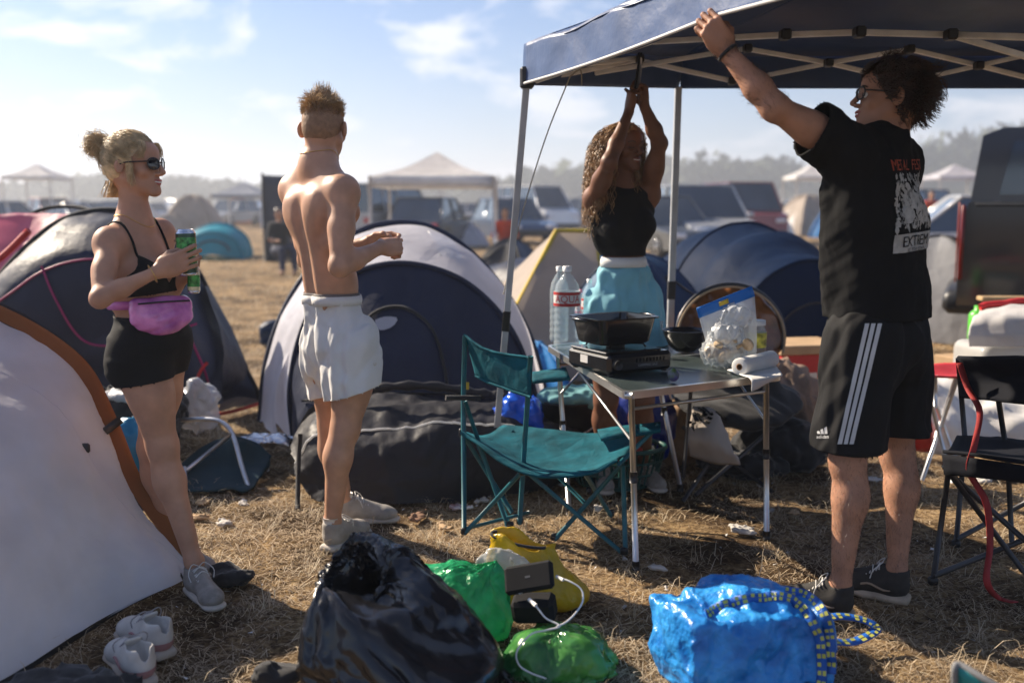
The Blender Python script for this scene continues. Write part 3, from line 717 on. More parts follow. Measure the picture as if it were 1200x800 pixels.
mShoeG = mat('dusty_grey_mesh', (.30, .27, .24), .8, .25, 30, .4, 500)
mSole = mat('dusty_white_rubber', (.52, .47, .41), .7, .2, 15, .2, 120)
mLace = mat('white_lace', (.62, .6, .56), .8)

HL_Y = [-.13, -.03, .0, .03, .055, .075, .10]; HL_Z = [-.085, -.06, .008, .026, .055, .078, .085]
def scalp(hc, R, s, n, seed, r=(.0765, .097, .086), low=None, cen=(0, -.014, .036)):
    g = np.random.default_rng(seed); o = []
    d = g.normal(size=(n*4, 3)); d /= np.linalg.norm(d, axis=1)[:, None]
    p = d*np.array(r)+np.array(cen); hz_ = np.interp(p[:, 1], HL_Y, HL_Z if low is None else low)
    k = (p[:, 2] > hz_); p = p[k][:n]; d = d[k][:n]
    return p, d
def to_w(hc, R, s, L): return np.asarray(hc)+s*(np.asarray(L)@R)
def hair_cap(hc, R, s, matl, parent, grow=(.080, .100, .090), amp=.003, low=None, cen=(0, -.014, .036), seed=3):
    W = lambda p: to_w(hc, R, s, p)
    pr = [E(W(V3(*cen)), V3(*grow)*s, R, .01), E(W(V3(0, -.05, -.01)), V3(.064, .056, .06)*s, R, .03)]
    v, q = build_sdf(pr, .005, mod=lambda X, f: f+amp*crease(X, 60, seed))
    def keep(v):
        l = (v-np.asarray(hc))@R.T/s; return l[:, 2] > np.interp(l[:, 1], HL_Y, HL_Z if low is None else low)-.004
    v, q = cut((v, q), keep); return obj('hair_cap', (v, q), matl, parent)

def eyes_and_lips(W, s, parent, eyes=True, teeth=False, lipmat=None):
    if eyes:
        for e in (-1, 1):
            ey = obj('eye', lathe([(0.0001, -.0108*s), (.008*s, -.0075*s), (.0108*s, 0), (.008*s, .0075*s), (.0001, .0108*s)], W(e*.032, .0795, .000), 14, cap=False), mEye, parent)
            obj('iris', tube([W(e*.032, .0890, .0), W(e*.032, .0912, .0)], [.0066*s, .006*s], 12), mIris, ey)
            obj('eyebrow', tube(spline([W(e*.016, .094, .022), W(e*.032, .0935, .029), W(e*.048, .076, .023)], 8), [.002*s, .0032*s, .0035*s, .0035*s, .003*s, .0028*s, .002*s, .001*s], 6), mHairD, parent)
    m = lipmat or mLip
    mw = .026; a = [tube(spline([W(-mw, .0815, -.054), W(-.010, .097, -.0555), W(0, .0985, -.0575), W(.010, .097, -.0555), W(mw, .0815, -.054)], 11), np.array([.001, .003, .004, .0046, .0048, .0042, .0048, .0046, .004, .003, .001])*s*.9, 8),
              tube(spline([W(-mw*.9, .081, -.0575), W(0, .0965, -.069), W(mw*.9, .081, -.0575)], 11), np.array([.001, .003, .004, .005, .0052, .0054, .0052, .005, .004, .003, .001])*s*.95, 8)]
    obj('upper_lip', a[0], m, parent); obj('lower_lip', a[1], m, parent)
    if teeth:
        obj('teeth', tube(spline([W(-.02, .088, -.060), W(0, .0985, -.0625), W(.02, .088, -.060)], 9), np.array([.002, .003, .0035, .004, .004, .004, .0035, .003, .002])*s, 8), mTooth, parent)

def person_body(parent, prims, hands, skin, h=.0065, mod=None, heads=None):
    """hands: list of (wrist, dir, prims); one joined mesh, fine grid at head and hands"""
    full = prims+[p for hd in hands for p in hd[2]]+(heads[0] if heads else [])
    regs = []; parts = []
    for wr, d, hp in hands:
        wr = np.asarray(wr, float); d = nrm(d); a, b = bounds(hp, .012); regs.append((a, b, wr-d*.012, d, .0032))
    if heads:
        hc, u, s = heads[1]; u = nrm(u); regs.append((np.asarray(hc)-.15, np.asarray(hc)+.15, np.asarray(hc)-u*.115*s, u, .0034))
    def inr(v, r, e=0): return (v > r[0]+e).all(1) & (v < r[1]-e).all(1) & ((v-r[2])@r[3] > e)
    for i, r in enumerate(regs):
        vq = build_sdf(full, r[4], mod, lo=r[0]-.01, hi=r[1]+.01, smooth=1)
        parts.append(cut(vq, lambda v: inr(v, r, -.004) & ~np.any([inr(v, q, .002) for q in regs[:i]]+[np.zeros(len(v), bool)], axis=0)))
    vq = build_sdf(full, h, mod, smooth=2)
    parts.append(cut(vq, lambda v: ~np.any([inr(v, q, .004) for q in regs]+[np.zeros(len(v), bool)], axis=0))); vq = joinq(*parts)
    obj('body', vq, skin, parent); return vq
def infl(prims, d, ks=None):
    o = []
    for p in prims:
        q = dict(p)
        if p['op'] < 0: continue
        if p['t'] == 'c': q['ra'] = p['ra']+d; q['rb'] = p['rb']+d
        else: q['r'] = p['r']+d
        o.append(q)
    return o

# ---------------------------------------------------------------- woman with the cans (left)
t = thing('person', 'blonde woman in black crop top, sunglasses and pink bum bag, holding a can', 'person', GZ(230, 690), 'people setting up camp')
pW1 = t
J = dict(sR=P(128, 284, 3.32), sL=P(188, 273, 3.57), hR=P(164, 408, 3.38), hL=P(194, 404, 3.51), neck=P(158, 256, 3.45))
tp, F1 = torso(J, True, .99)
elR, wrR = P(117, 350, 3.15), P(187, 317, 3.235)
elL, wrL = P(188, 346, 3.52), P(222, 322, 3.43)
armR = limb_arm(J['sR'], elR, wrR, .91, True); armL = limb_arm(J['sL'], elL, wrL, .88, True)
kR, aR = P(190, 522, 3.40), P(228, 658, 3.34); kL, aL = P(178, 524, 3.58), P(205, 634, 3.60)
legR = limb_leg(J['hR'], kR, aR, (.7, -.7, 0), .93, True); legL = limb_leg(J['hL'], kL, aL, (.7, -.7, 0), .90, True)
hc = P(157, 195, 3.44); hf = V3(.985, -.16, .04); hs = .92
hp, HW, HR = head_prims(hc, hf, (-.02, 0, 1), hs, True)
neck = [Cn(HW(0, -.022, -.05), J['neck']-V3(0, 0, .02), .038, .046, .035), Cn(HW(0, -.008, -.06), J['neck']+F1['fw']*.015-V3(0, 0, .03), .032, .042, .03)]
canC = P(219, 300, 3.34)
dR = nrm(P(226, 301, 3.26)-wrR)
hR_ = hand_prims(wrR, dR, V3(-.1, 1, .05), 1, .93, ((.35, .75, .5), (.35, .75, .5), (.4, .75, .5), (.45, .8, .5)), (.2, .5, .4), thd=V3(.55, .35, .75))
dL = nrm(V3(.25, -.15, .95)); 
hL_ = hand_prims(wrL, dL, V3(-.45, -.85, .1), -1, .90, ((.5, .8, .5), (.5, .8, .5), (.55, .8, .5), (.6, .8, .5)), (.3, .4, .3))
B1 = person_body(t, tp+armR+armL+legR+legL+neck, [(wrR, dR, hR_), (wrL, dL, hL_)], mSkin1, heads=(hp, (hc, HR[2], hs)))
tree1 = bvh(B1)
eyes_and_lips(HW, hs, t, eyes=False, teeth=True)
# crop top: cups, band and straps
cs, r1, f1, u1 = F1['cs'], F1['r'], F1['fw'], F1['up']
def loc1(X): d = X-cs; return d@r1, d@f1, d@u1
vq = build_sdf(infl(tp, .005), .005)
def kb(v):
    x, y, z = loc1(v); fr = np.clip((y-.0)/.05, 0, 1)
    zt = -.186+.118*np.maximum(0, 1-np.abs(np.abs(x)-.085)/.090)*fr+.010*fr
    return np.minimum(zt-z, z+.196)
vq = cutg(vq, kb); v_, q_ = vq; obj('crop_top', solid((v_, [tuple(x) for x in q_]), .004), mBlackWear, t)
for e in (1, -1):
    pts = []
    for (x, y, z) in ((.083, .16, -.085), (.083, .13, -.05), (.082, .08, .04), (.080, .02, .10), (.078, -.05, .08), (.075, -.12, .0), (.07, -.16, -.09), (.068, -.16, -.17)):
        o = cs+e*x*r1+y*f1+z*u1; inn = cs+e*(x-.0)*r1-.0*f1-.07*u1-(.0)*f1
        q = rc(tree1, o+nrm(o-inn)*.03, inn-o, .003)
        if q is not None and np.linalg.norm(q-o) < .15: pts.append(q)
    obj('shoulder_strap', tube(spline(pts, 24), .0042, 6), mBlackWear, t)
# shorts
hip1 = [p for p in tp[2:] if True]; vq = build_sdf(infl(tp+legR+legL, .007), .006, mod=lambda X, f: f-.0028*np.maximum(0, snoise(X*V3(1, 1, 3.4), 20, 5))*1.1)
zW = P(176, 362, 3.4)[2]; zH = P(180, 447, 3.4)[2]
tilt1 = V3(.35, 0, 0)
vq = cutg(vq, lambda v: np.minimum(zW-.022-v[:, 2], v[:, 2]-zH-.16*(v[:, 0]-J['hR'][0])))
obj('shorts', solid((vq[0], [tuple(x) for x in vq[1]]), .005), mBlackWear, t)
tr = bvh(vq)
# bum bag
ab = F1['cs']*.36+F1['ch']*.64
bf = nrm(f1*.85+r1*.45); br = np.cross(bf, V3(0, 0, 1)); zc = P(190, 369, 3.3)[2]
mPurple = mat('pink_holographic_plastic', (.50, .10, .42), .25, .25, 14, .3, 50, col2=(.66, .22, .50), coat=.5)
bc = V3(ab[0], ab[1], zc)+bf*.118
pr = [Bx(bc, V3(.215, .055, .095), .026, np.array([br, bf, V3(0, 0, 1)]), .02), E(bc-V3(0, 0, .03)+bf*.004, V3(.085, .035, .055), np.array([br, bf, V3(0, 0, 1)]), .03)]
vq = build_sdf(pr, .005, mod=lambda X, f: f+.0022*crease(X, 22, 4)); bag = obj('bum_bag', vq, mPurple, t)
z0 = zc+.03; c0 = V3(ab[0], ab[1], z0); pts = []
for a in np.linspace(0, 2*math.pi, 41):
    d = math.cos(a)*f1+math.sin(a)*r1; d = nrm(V3(d[0], d[1], 0)); q = rc(tree1, c0+d*.4, -d, .006)
    if q is not None: pts.append(q)
beltv = []
for p in pts: beltv += [p+V3(0, 0, .014), p-V3(0, 0, .014)]
obj('belt_strap', solid((np.array(beltv), [(2*i, 2*i+1, 2*i+3, 2*i+2) for i in range(len(pts)-1)]), -.003), mPurple, t)
obj('bag_zip', tube(spline([bc+br*.09+bf*.028+V3(0, 0, .028), bc+bf*.034+V3(0, 0, .03), bc-br*.09+bf*.028+V3(0, 0, .028)], 12), .003, 5), mBlackPl, bag)
# bracelets, necklace
def ring(parent, name, c, ax, r, th, m):
    ax = nrm(ax); a = nrm(np.cross(ax, V3(.2, .3, 1))); b = np.cross(ax, a)
    p = [np.asarray(c)+r*(math.cos(w)*a+math.sin(w)*b) for w in np.linspace(0, 2*math.pi, 25)]; return obj(name, tube(p, th, 6, cap=False), m, parent)
mGold = mat('gold_chain', (.7, .45, .15), .3, .1, metal=1, bump=0)
ring(t, 'bracelet', wrR+(elR-wrR)*.12, elR-wrR, .030, .0018, mGold)
def necklace(tree, Fr, nk, drop, parent, m=mGold, th=.0012):
    p = []
    for a in np.linspace(0, 2*math.pi, 49):
        d = math.cos(a)*Fr['fw']+math.sin(a)*Fr['r']; z = .02-drop*max(0, math.cos(a))**1.5
        q = rc(tree, np.asarray(nk)+d*.25+V3(0, 0, z), -d, .002)
        if q is not None: p.append(q)
    obj('necklace', tube(p, th, 5, cap=False), m, parent)
necklace(tree1, F1, J['neck']-V3(0, 0, .005), .05, t)
# sunglasses
def glasses(W, s, parent, lens=True, m=mBlackPl):
    g = bpy.data.objects.new('sunglasses' if lens else 'glasses', None); COL.objects.link(g); g.parent = parent
    a = []; lv = []
    for e in (-1, 1):
        pts = [W(e*(.034+.027*math.cos(w)), .106-.010*abs(math.cos(w)) if False else .106-.35*abs(.034+.027*math.cos(w)-.01), .004+.021*math.sin(w)) for w in np.linspace(0, 2*math.pi, 21)]
        a.append(tube(pts, .0026*s, 6, cap=False)); lv.append((np.array(pts[:-1]+[np.mean(pts[:-1], 0)+(W(0, 1, 0)-W(0, 0, 0))*.003]), [(i, (i+1) % 20, 20) for i in range(20)]))
        a.append(tube(spline([W(e*.062, .090, .012), W(e*.075, .06, .012), W(e*.079, .0, .010), W(e*.078, -.02, -.006)], 12), .0028*s, 6))
    a.append(tube([W(-.010, .106, .008), W(0, .108, .010), W(.010, .106, .008)], .0024*s, 6))
    obj('frame', merge(*a), m, g)
    if lens: obj('lenses', merge(*lv), mat('dark_lens', (.01, .011, .015), .06, 0, bump=0, coat=1), g)
    else: obj('lenses', merge(*lv), mat('clear_lens', (.5, .5, .5), .05, 0, bump=0, alpha=.12), g)
glasses(HW, hs, t)
# hair: swept back into a messy bun
hair_cap(hc, HR, hs, mHairB, t, amp=.0025)
bun = V3(0, -.125, .078)
pts, dr = scalp(hc, HR, hs, 1500, 11, r=(.081, .101, .091))
g = np.random.default_rng(5); lines = []
for p, d in zip(pts, dr):
    e = bun+g.normal(size=3)*.016; n_ = 9; path = []
    for k in range(n_):
        tt = k/(n_-1); q = p*(1-tt)+e*tt
        l = q-V3(0, -.014, .036); rr = np.sqrt(((l/V3(.082, .102, .092))**2).sum())
        if rr < 1.0: q = V3(0, -.014, .036)+l/rr*(1.0+.05*g.random())
        path.append(q+g.normal(size=3)*.0012+V3(0, 0, .004*math.sin(tt*7+p[0]*60)))
    lines.append(path)
for _ in range(900):                     # the bun: loops and loose ends
    c = bun+V3(0, -.018, .008)+g.normal(size=3)*V3(.010, .010, .012); ax = nrm(g.normal(size=3)); a_ = nrm(np.cross(ax, g.normal(size=3))); b_ = np.cross(ax, a_); r_ = .016+.017*g.random(); w0 = g.random()*6.28
    span = 3+2*g.random(); grow = 1+(.9*g.random() if g.random() < .25 else 0)
    lines.append([c+r_*(1+(grow-1)*k/8)*(math.cos(w0+span*k/8)*a_+math.sin(w0+span*k/8)*b_) for k in range(9)])
for _ in range(150):                     # fly-away ends round the bun, tail under it
    d = nrm(g.normal(size=3)+V3(0, -.7, .3)); l = .03+.045*g.random(); s0 = bun+V3(0, -.015, 0)
    lines.append([s0+d*l*k/8+V3(0, 0, -.012*(k/8)**2*g.random())+g.normal(size=3)*.0012 for k in range(9)])
for _ in range(150):
    s0 = V3(g.normal()*.016, -.125-.01*g.random(), .06); lines.append([s0+V3(0, .030*(k/8)**1.5+.003*math.sin(k+_), -.085*k/8*(.7+.5*g.random()))+g.normal(size=3)*.0015 for k in range(9)])
for _ in range(420):                     # loose strands at the nape and before the ear
    if g.random() < .5: s0 = V3(g.normal()*.035, -.06-.02*g.random(), -.05); dv = V3(g.normal()*.012, -.012-.02*g.random(), -.05)
    else: s0 = V3(.074*g.choice([-1, 1]), .012+.02*g.random(), .025); dv = V3(0.004*g.normal(), .006*g.normal()+.004, -.07*g.random()-.02)
    lines.append([s0+dv*k/8*1.2+V3(math.sin(k*.9+_)*.0022, math.cos(k*.8+_)*.002, 0) for k in range(9)])
for _ in range(160):                     # fringe strands over the temple
    s0 = V3(.055*g.choice([-1, 1])*(.7+.4*g.random()), .055+.02*g.random(), .085); e0 = V3(s0[0]*1.25+.01*np.sign(s0[0]), .045+.03*g.random(), .02+.02*g.random())
    lines.append([s0*(1-k/8)+e0*k/8+V3(0, .010*math.sin(k/8*3.1), 0) for k in range(9)])
obj('hair', strands(to_w(hc, HR, hs, lines), .0011), mHairB, t)
obj('hair_bun', build_sdf([E(to_w(hc, HR, hs, bun+V3(0, -.016, .006)), V3(.030, .028, .032)*hs, HR)], .005, mod=lambda X, f: f+.006*crease(X, 40, 8)), mHairB, t)
obj('scrunchie', tube([to_w(hc, HR, hs, V3(.020*math.cos(a), -.112, .074+.020*math.sin(a))) for a in np.linspace(0, 6.28, 15)], .006, 7, cap=False), mBlackCloth, t)
shR = bpy.data.objects.new('trainer', None); COL.objects.link(shR); shR.parent = t
shoe(aR, (.62, -.78), 'x', shR, mShoeG, mSole, 0, .26, mLace, sock=mShoeW)
shL = bpy.data.objects.new('trainer', None); COL.objects.link(shL); shL.parent = t
shoe(aL, (.75, -.45), 'x', shL, mShoeG, mSole, 0, .26, mLace, sock=mShoeW)
# cans
def can(name, label, c, ax, h, r, bands, grp=None):
    c = np.asarray(c, float); ax = nrm(ax); R = frame(V3(1, 0, 0)-ax*ax[0], ax)
    o = thing(name, label, 'can', c, grp)
    pr = [(r*.6, -h/2+.006), (r*.78, -h/2), (r*.86, -h/2+.002), (r, -h/2+.010)]
    al = mat('brushed_aluminium', (.72, .72, .74), .25, .05, 30, 0, metal=1)
    obj('base', lathe(pr, c, 24, R), al, o)
    z0 = -h/2+.010; z1 = h/2-.014
    for (a, b, m) in bands: obj('printed_wall', lathe([(r, z0+(z1-z0)*a), (r, z0+(z1-z0)*b)], c, 28, R, cap=False), m, o)
    obj('neck_and_lid', lathe([(r, z1), (r*.93, z1+.007), (r*.80, h/2-.003), (r*.83, h/2), (r*.79, h/2), (r*.76, h/2-.005), (.0005, h/2-.005)], c, 28, R, cap=False), al, o)
    obj('ring_pull', tube([c+R[2]*(h/2-.002)+R[0]*(.008+.008*math.cos(w))+R[1]*.007*math.sin(w) for w in np.linspace(0, 6.28, 13)], .0012, 5, cap=False), al, o)
    return o
mCanG = mat('green_can_print', (.015, .17, .05), .25, .5, 60, 0, metal=.35, col2=(.05, .32, .08), coat=.5)
mCanD = mat('dark_green_can_print', (.01, .06, .04), .25, .3, 40, 0, metal=.35, coat=.5)
mCanW = mat('silver_can_print', (.62, .62, .55), .25, .3, 60, 0, metal=.35, coat=.5, col2=(.7, .66, .4))
can('drink_can', 'tall green beer can held up in both hands by the blonde woman', canC+V3(0, .0, .012), (-.02, .0, 1), .155, .033, [(0, .18, mCanD), (.18, .42, mCanG), (.42, .52, mCanW), (.52, .9, mCanG), (.9, 1, mCanD)])
can('drink_can', 'slim silver and gold can low behind the green one, under the woman\'s fingers', P(227, 328, 3.37), (.03, .0, 1), .09, .021, [(0, .2, mCanW), (.2, .8, mCanG), (.8, 1, mCanW)])

# ---------------------------------------------------------------- shirtless man seen from behind
t = thing('person', 'shirtless young man in white shorts, standing with his back to the viewer', 'person', GZ(395, 640), 'people setting up camp'); pM2 = t
J = dict(sR=P(402, 224, 3.77), sL=P(345, 222, 4.03), hR=P(417, 408, 3.84), hL=P(384, 406, 3.97), neck=P(374, 196, 3.90))
tp, F2 = torso(J, False, .98)
elR, wrR = P(398, 312, 3.66), P(446, 290, 3.83); elL, wrL = P(360, 305, 4.22), P(434, 283, 4.10)
arms = limb_arm(J['sR'], elR, wrR, 1.02)+limb_arm(J['sL'], elL, wrL, 1.0)
kR, aR = P(404, 502, 3.80), P(390, 612, 3.80); kL, aL = P(388, 498, 4.03), P(405, 590, 4.12)
legs = limb_leg(J['hR'], kR, aR, (.6, .8, 0), .98)+limb_leg(J['hL'], kL, aL, (.8, .6, 0), .96)
hc = P(380, 152, 3.93); hf = V3(.16, .98, -.05); hs = 1.0
hp, HW, HR = head_prims(hc, hf, (0, 0, 1), hs)
neck = [Cn(HW(0, -.028, -.03), J['neck']-V3(0, 0, .01), .051, .060, .04)]+[Cn(J['neck']+V3(0, 0, .025), np.asarray(q)*.6+J['neck']*.4+V3(0, .01, .018), .046, .036, .05) for q in (J['sR'], J['sL'])]
dR = nrm(V3(.72, .60, .02)); hR_ = hand_prims(wrR, dR, V3(-.5, .6, -.2)+V3(-.1, .1, -.4), 1, .98, ((1.2, 1.4, .9), (1.25, 1.4, .9), (1.25, 1.4, .9), (1.2, 1.4, .9)), (.5, .5, .4))
dL = nrm(V3(.85, .30, .05)); hL_ = hand_prims(wrL, dL, V3(.3, -.8, -.3), -1, .98, ((.9, 1.2, .8),)*4, (.4, .5, .4))
B2 = person_body(t, tp+arms+legs+neck, [(wrR, dR, hR_), (wrL, dL, hL_)], mSkin2, heads=(hp, (hc, HR[2], hs)))
tree2 = bvh(B2)
eyes_and_lips(HW, hs, t)
necklace(tree2, F2, P(377, 184, 3.90), .04, t, th=.0014)
# shorts, loose
up = V3(0, 0, 1)
ch_ = F2['ch']; zW = P(398, 350, 3.85)[2]; zHm = P(400, 466, 3.8)[2]
def hang(H, K, t0, r0, r1): H = np.asarray(H); K = np.asarray(K); return Cn(H+V3(0, 0, .02), H+(K-H)*t0, r0, r1, .04)
nl = len(legs)//2
pr = infl(legs[:3], .014)+infl(legs[nl:nl+3], .012)+infl([p for p in tp if p['t'] == 'e'], .010)[2:]+infl([p for p in tp if p['t'] == 'c' and p['op'] > 0], .010)+[Cn(J['hR']+V3(-.02, 0, .02), P(417, 472, 3.80), .095, .100, .04), Cn(J['hL']+V3(0, 0, .02), P(404, 462, 3.96), .092, .090, .04), E(ch_+V3(-.01, 0, .03), V3(.145, .115, .12), F2['Rp'], .05)]
def folds(c, amp=.006, sc=9, seed=3, zs=.22):
    return lambda X, f: f+amp*snoise((X-c)*V3(1, 1, zs)*1.0, sc*2.2, seed, 6)*.55+amp*.85*crease(X*V3(1, 1, .45), sc*.6, seed+1)
vq = build_sdf(pr, .006, mod=folds(ch_, .009, 15, 3))
def kk(v): hem = zHm+.30*(v[:, 0]-kR[0]-.0)+.01; return np.minimum(zW-v[:, 2], v[:, 2]-hem)
vq = cutg(vq, kk); shorts2 = obj('shorts', solid((vq[0], [tuple(x) for x in vq[1]]), .006), mWhiteCloth, t)
trs = bvh(vq)
wb = []; inner = []
for a in np.linspace(0, 2*math.pi, 61):
    d = V3(math.cos(a), math.sin(a), 0); c0 = V3(ch_[0], ch_[1], zW-.01)
    q = rc(tree2, c0+d*.4, -d, .016)
    if q is not None: w_ = .002*math.sin(a*28); wb += [V3(q[0], q[1], zW+.012)+d*w_, V3(q[0], q[1], zW-.006)+d*(.004+w_), V3(q[0], q[1], zW-.024)+d*w_]
n_ = len(wb)//3
obj('waistband', solid((np.array(wb), [(3*i+k, 3*i+k+1, 3*i+k+4, 3*i+k+3) for i in range(n_-1) for k in (0, 1)]), -.003), mWhiteCloth, t)
wb = []
for a in np.linspace(0, 2*math.pi, 61):
    d = V3(math.cos(a), math.sin(a), 0); c0 = V3(ch_[0], ch_[1], zW+.02); q = rc(tree2, c0+d*.4, -d, .004)
    if q is not None: wb += [V3(q[0], q[1], zW+.022), V3(q[0], q[1], zW+.0)]
n_ = len(wb)//2
obj('underwear_band', solid((np.array(wb), [(2*i, 2*i+1, 2*i+3, 2*i+2) for i in range(n_-1)]), -.002), mat('grey_elastic', (.16, .14, .13), .8), t)
td = decal(trs, text_vf('U', .016), P(440, 441, 3.5), V3(1, 0, .02), V3(0, 0, 1), V3(-.15, 1, 0), .003)
if len(td[1]): obj('small_logo', td, mat('gold_print', (.5, .4, .2), .5), t, smooth=False)
# hair: short tousled crop
HLm = [-.085, -.065, .010, .028, .055, .078, .085]
hair_cap(hc, HR, hs, mat('clipped_hair', (.27, .155, .085), .6, .2, 60, .3, 300), t, grow=(.0768, .0965, .088), amp=.001, low=HLm)
pts, dr = scalp(hc, HR, hs, 5200, 21, low=[-.075, -.055, .006, .026, .055, .076, .085]); g = np.random.default_rng(6); lines = []
for p, d in zip(pts, dr):
    topf = np.clip((p[2]-.050)/.06, 0, 1); l = .003+.046*topf*(.35+.8*g.random())
    cl = np.round(p*38)/38; gg = np.random.default_rng(int(abs(cl@V3(7919, 104729, 1299709))*10) % 99991); cd = gg.normal(size=3)*.5
    dd = nrm(d*V3(1, 1, 1.0)+V3(0, .2, .45)*topf+cd*topf*.9+g.normal(size=3)*.22+V3(0, -.1, -.6)*(1-topf)); bend = nrm(cd+V3(.3, .3, -.3))*l*.35
    lines.append([p*.985+dd*l*k/5+bend*(k/5)**2*topf for k in range(6)])
obj('hair', strands(to_w(hc, HR, hs, lines), .0012), mHairS, t)
for a, d_, z in ((aR, (.45, .9), 0), (aL, (.96, .12), 0)):
    sh = bpy.data.objects.new('trainer', None); COL.objects.link(sh); sh.parent = t
    shoe(a, d_, 'x', sh, mat('dusty_pale_trainer', (.36, .33, .29), .75, .2, 25, .3, 300), mSole, 0, .285, mLace, sock=mWhiteCloth)

# ---------------------------------------------------------------- man in the black t-shirt (right)
t = thing('person', 'dark-haired man in black printed t-shirt and striped black shorts, reaching up to the canopy edge', 'person', GZ(1010, 708), 'people setting up camp'); pM3 = t
J = dict(sR=P(1049, 192, 3.38), sL=P(992, 176, 3.12), hR=P(1046, 400, 3.33), hL=P(1008, 402, 3.16), neck=P(1034, 166, 3.26))
tp, F3 = torso(J, False, 1.02)
elL, wrL = P(908, 126, 3.03), P(851, 60, 3.08); elR, wrR = P(1026, 262, 3.60), P(1000, 236, 3.74)
arms = limb_arm(J['sL'], elL, wrL, 1.08)+limb_arm(J['sR'], elR, wrR, 1.0)
kL, aL = P(994, 540, 3.15), P(984, 684, 3.14); kR, aR = P(1052, 532, 3.37), P(1050, 668, 3.28)
legs = limb_leg(J['hL'], kL, aL, (-.85, .5, 0), .98)+limb_leg(J['hR'], kR, aR, (-.8, .6, 0), .98)
hc = P(1042, 115, 3.25); hf = V3(-.96, .18, .10); hs = .95
hp, HW, HR = head_prims(hc, hf, (0.05, 0, 1), hs, smile=False)
neck = [Cn(HW(0, -.028, -.03), J['neck']-V3(0, 0, .02), .056, .064, .04)]
dL = nrm(P(833, 32, 3.06)-wrL); hL_ = hand_prims(wrL, dL, V3(.1, 1, -.1), -1, 1.02, ((.9, 1.3, .9), (1.0, 1.35, .9), (1.0, 1.35, .9), (.9, 1.3, .9)), (.2, .4, .3), thd=V3(.25, .5, .8))
dR = nrm(V3(-.6, .6, .3)); hR_ = hand_prims(wrR, dR, V3(0, 0, 1), 1, 1.0, ((.6, .9, .6),)*4)
B3 = person_body(t, tp+arms+legs+neck, [(wrL, dL, hL_), (wrR, dR, hR_)], mSkin4, heads=(hp, (hc, HR[2], hs)))
eyes_and_lips(HW, hs, t); glasses(HW, hs, t, lens=False)
ring(t, 'wristband', wrL+(elL-wrL)*.03, elL-wrL, .030, .006, mBlackCloth)
r3, f3 = F3['r'], F3['fw']; cs = F3['cs']; ch_ = F3['ch']
zHem = P(1020, 372, 3.2)[2]; 
Rt = F3['Rc']
low = V3(ch_[0], ch_[1], zHem)
slv = J['sL']+(elL-J['sL'])*.50
slR = J['sR']+(elR-J['sR'])*.62
Rh = np.array([F3['rp'], F3['fp'], V3(0, 0, 1)])
pr = infl([p for p in tp if p['op'] > 0], .016)+[Bx(cs-V3(0, 0, .20), V3(.34, .215, .34), .10, Rt, .06), Bx((cs+low)/2-V3(.0, 0, .10)+r3*.0, V3(.33, .225, .46), .10, Rh, .08), Bx(low+V3(0, 0, .04)-f3*.005, V3(.335, .245, .30), .11, Rh, .08),
     Cn(J['sL']-V3(0, 0, .0), slv, .082, .082, .05), Cn(J['sR'], slR, .08, .088, .05)]
pr += [Cn(slv+(elL-J['sL'])*.0, slv+(elL-J['sL'])*.4, .12, .12, .004, -1)] if False else []
def fold3(X, f):
    x = X-cs; return f+.0055*snoise(X*V3(1, 1, .5), 17, 31)+.0050*crease(X*V3(1, 1, .7), 6.5, 12)+.002*crease(X, 17, 14)
vq = build_sdf(pr, .006, mod=fold3)
arm_d = nrm(elL-J['sL']); armR_d = nrm(elR-J['sR'])
def ks(v):
    k = np.minimum(v[:, 2]-zHem, np.minimum(np.maximum(-((v-slv)@arm_d), np.linalg.norm(v-slv, axis=1)-.16), np.maximum(-((v-slR)@armR_d), np.linalg.norm(v-slR, axis=1)-.10)))
    l = (v-J['neck'])@F3['up']; rad = np.linalg.norm((v-J['neck'])-np.outer(l, F3['up'])-F3['fw']*.012, axis=1); k = np.minimum(k, np.maximum(rad-.072, -.05-l))
    return k
vq = cutg(vq, ks); obj('t_shirt', solid((vq[0], [tuple(x) for x in vq[1]]), .006), mCharcoal, t); trT = bvh(vq)
# back print: red lettering, a black and pale drawing, a white caption box
X3 = nrm(r3); Dp = nrm(f3); Yp = V3(0, 0, 1)
def pm(name, col): return mat(name, col, .8, .25, 40, .2, 300)
mPrintR, mPrintW, mPrintG = pm('red_print', (.42, .07, .03)), pm('pale_print', (.42, .41, .38)), pm('grey_print', (.20, .20, .19))
O = P(1063, 250, 3.2); O = V3(cs[0], cs[1], O[2])
pr_ = bpy.data.objects.new('back_print', None); COL.objects.link(pr_); pr_.parent = t
def pj(name, vf, m, off=.003):
    d = decal(trT, vf, O, X3, Yp, Dp, off)
    if len(d[1]): obj(name, d, m, pr_, smooth=False)
def shift(vf, x, y, s=1): v, f = vf; v = np.array(v, float)*s; v[:, 0] += x; v[:, 1] += y; return v, f
pj('red_lettering', shift(text_vf('METAL FEST', .048), .0, .142), mPrintR)
g = np.random.default_rng(17); A = []; Bm = []
for _ in range(260):                     # ragged drawing
    x, y = g.uniform(-.11, .11), g.uniform(-.06, .115); w_, h_ = g.uniform(.003, .012), g.uniform(.004, .016); a = g.uniform(0, 3.1)
    q = [(x+math.cos(a+k*1.26)*w_*g.uniform(.5, 1.4), y+math.sin(a+k*1.26)*h_*g.uniform(.5, 1.3), 0) for k in range(5)]
    dd = abs(x)*6+abs(y-.03)*5
    (A if g.random() < .62 else Bm).append((np.array(q), [(0, 1, 2, 3, 4)]))
pj('drawing', merge(*A), mPrintW, .0035); pj('drawing_shade', merge(*Bm), mPrintG, .0028)
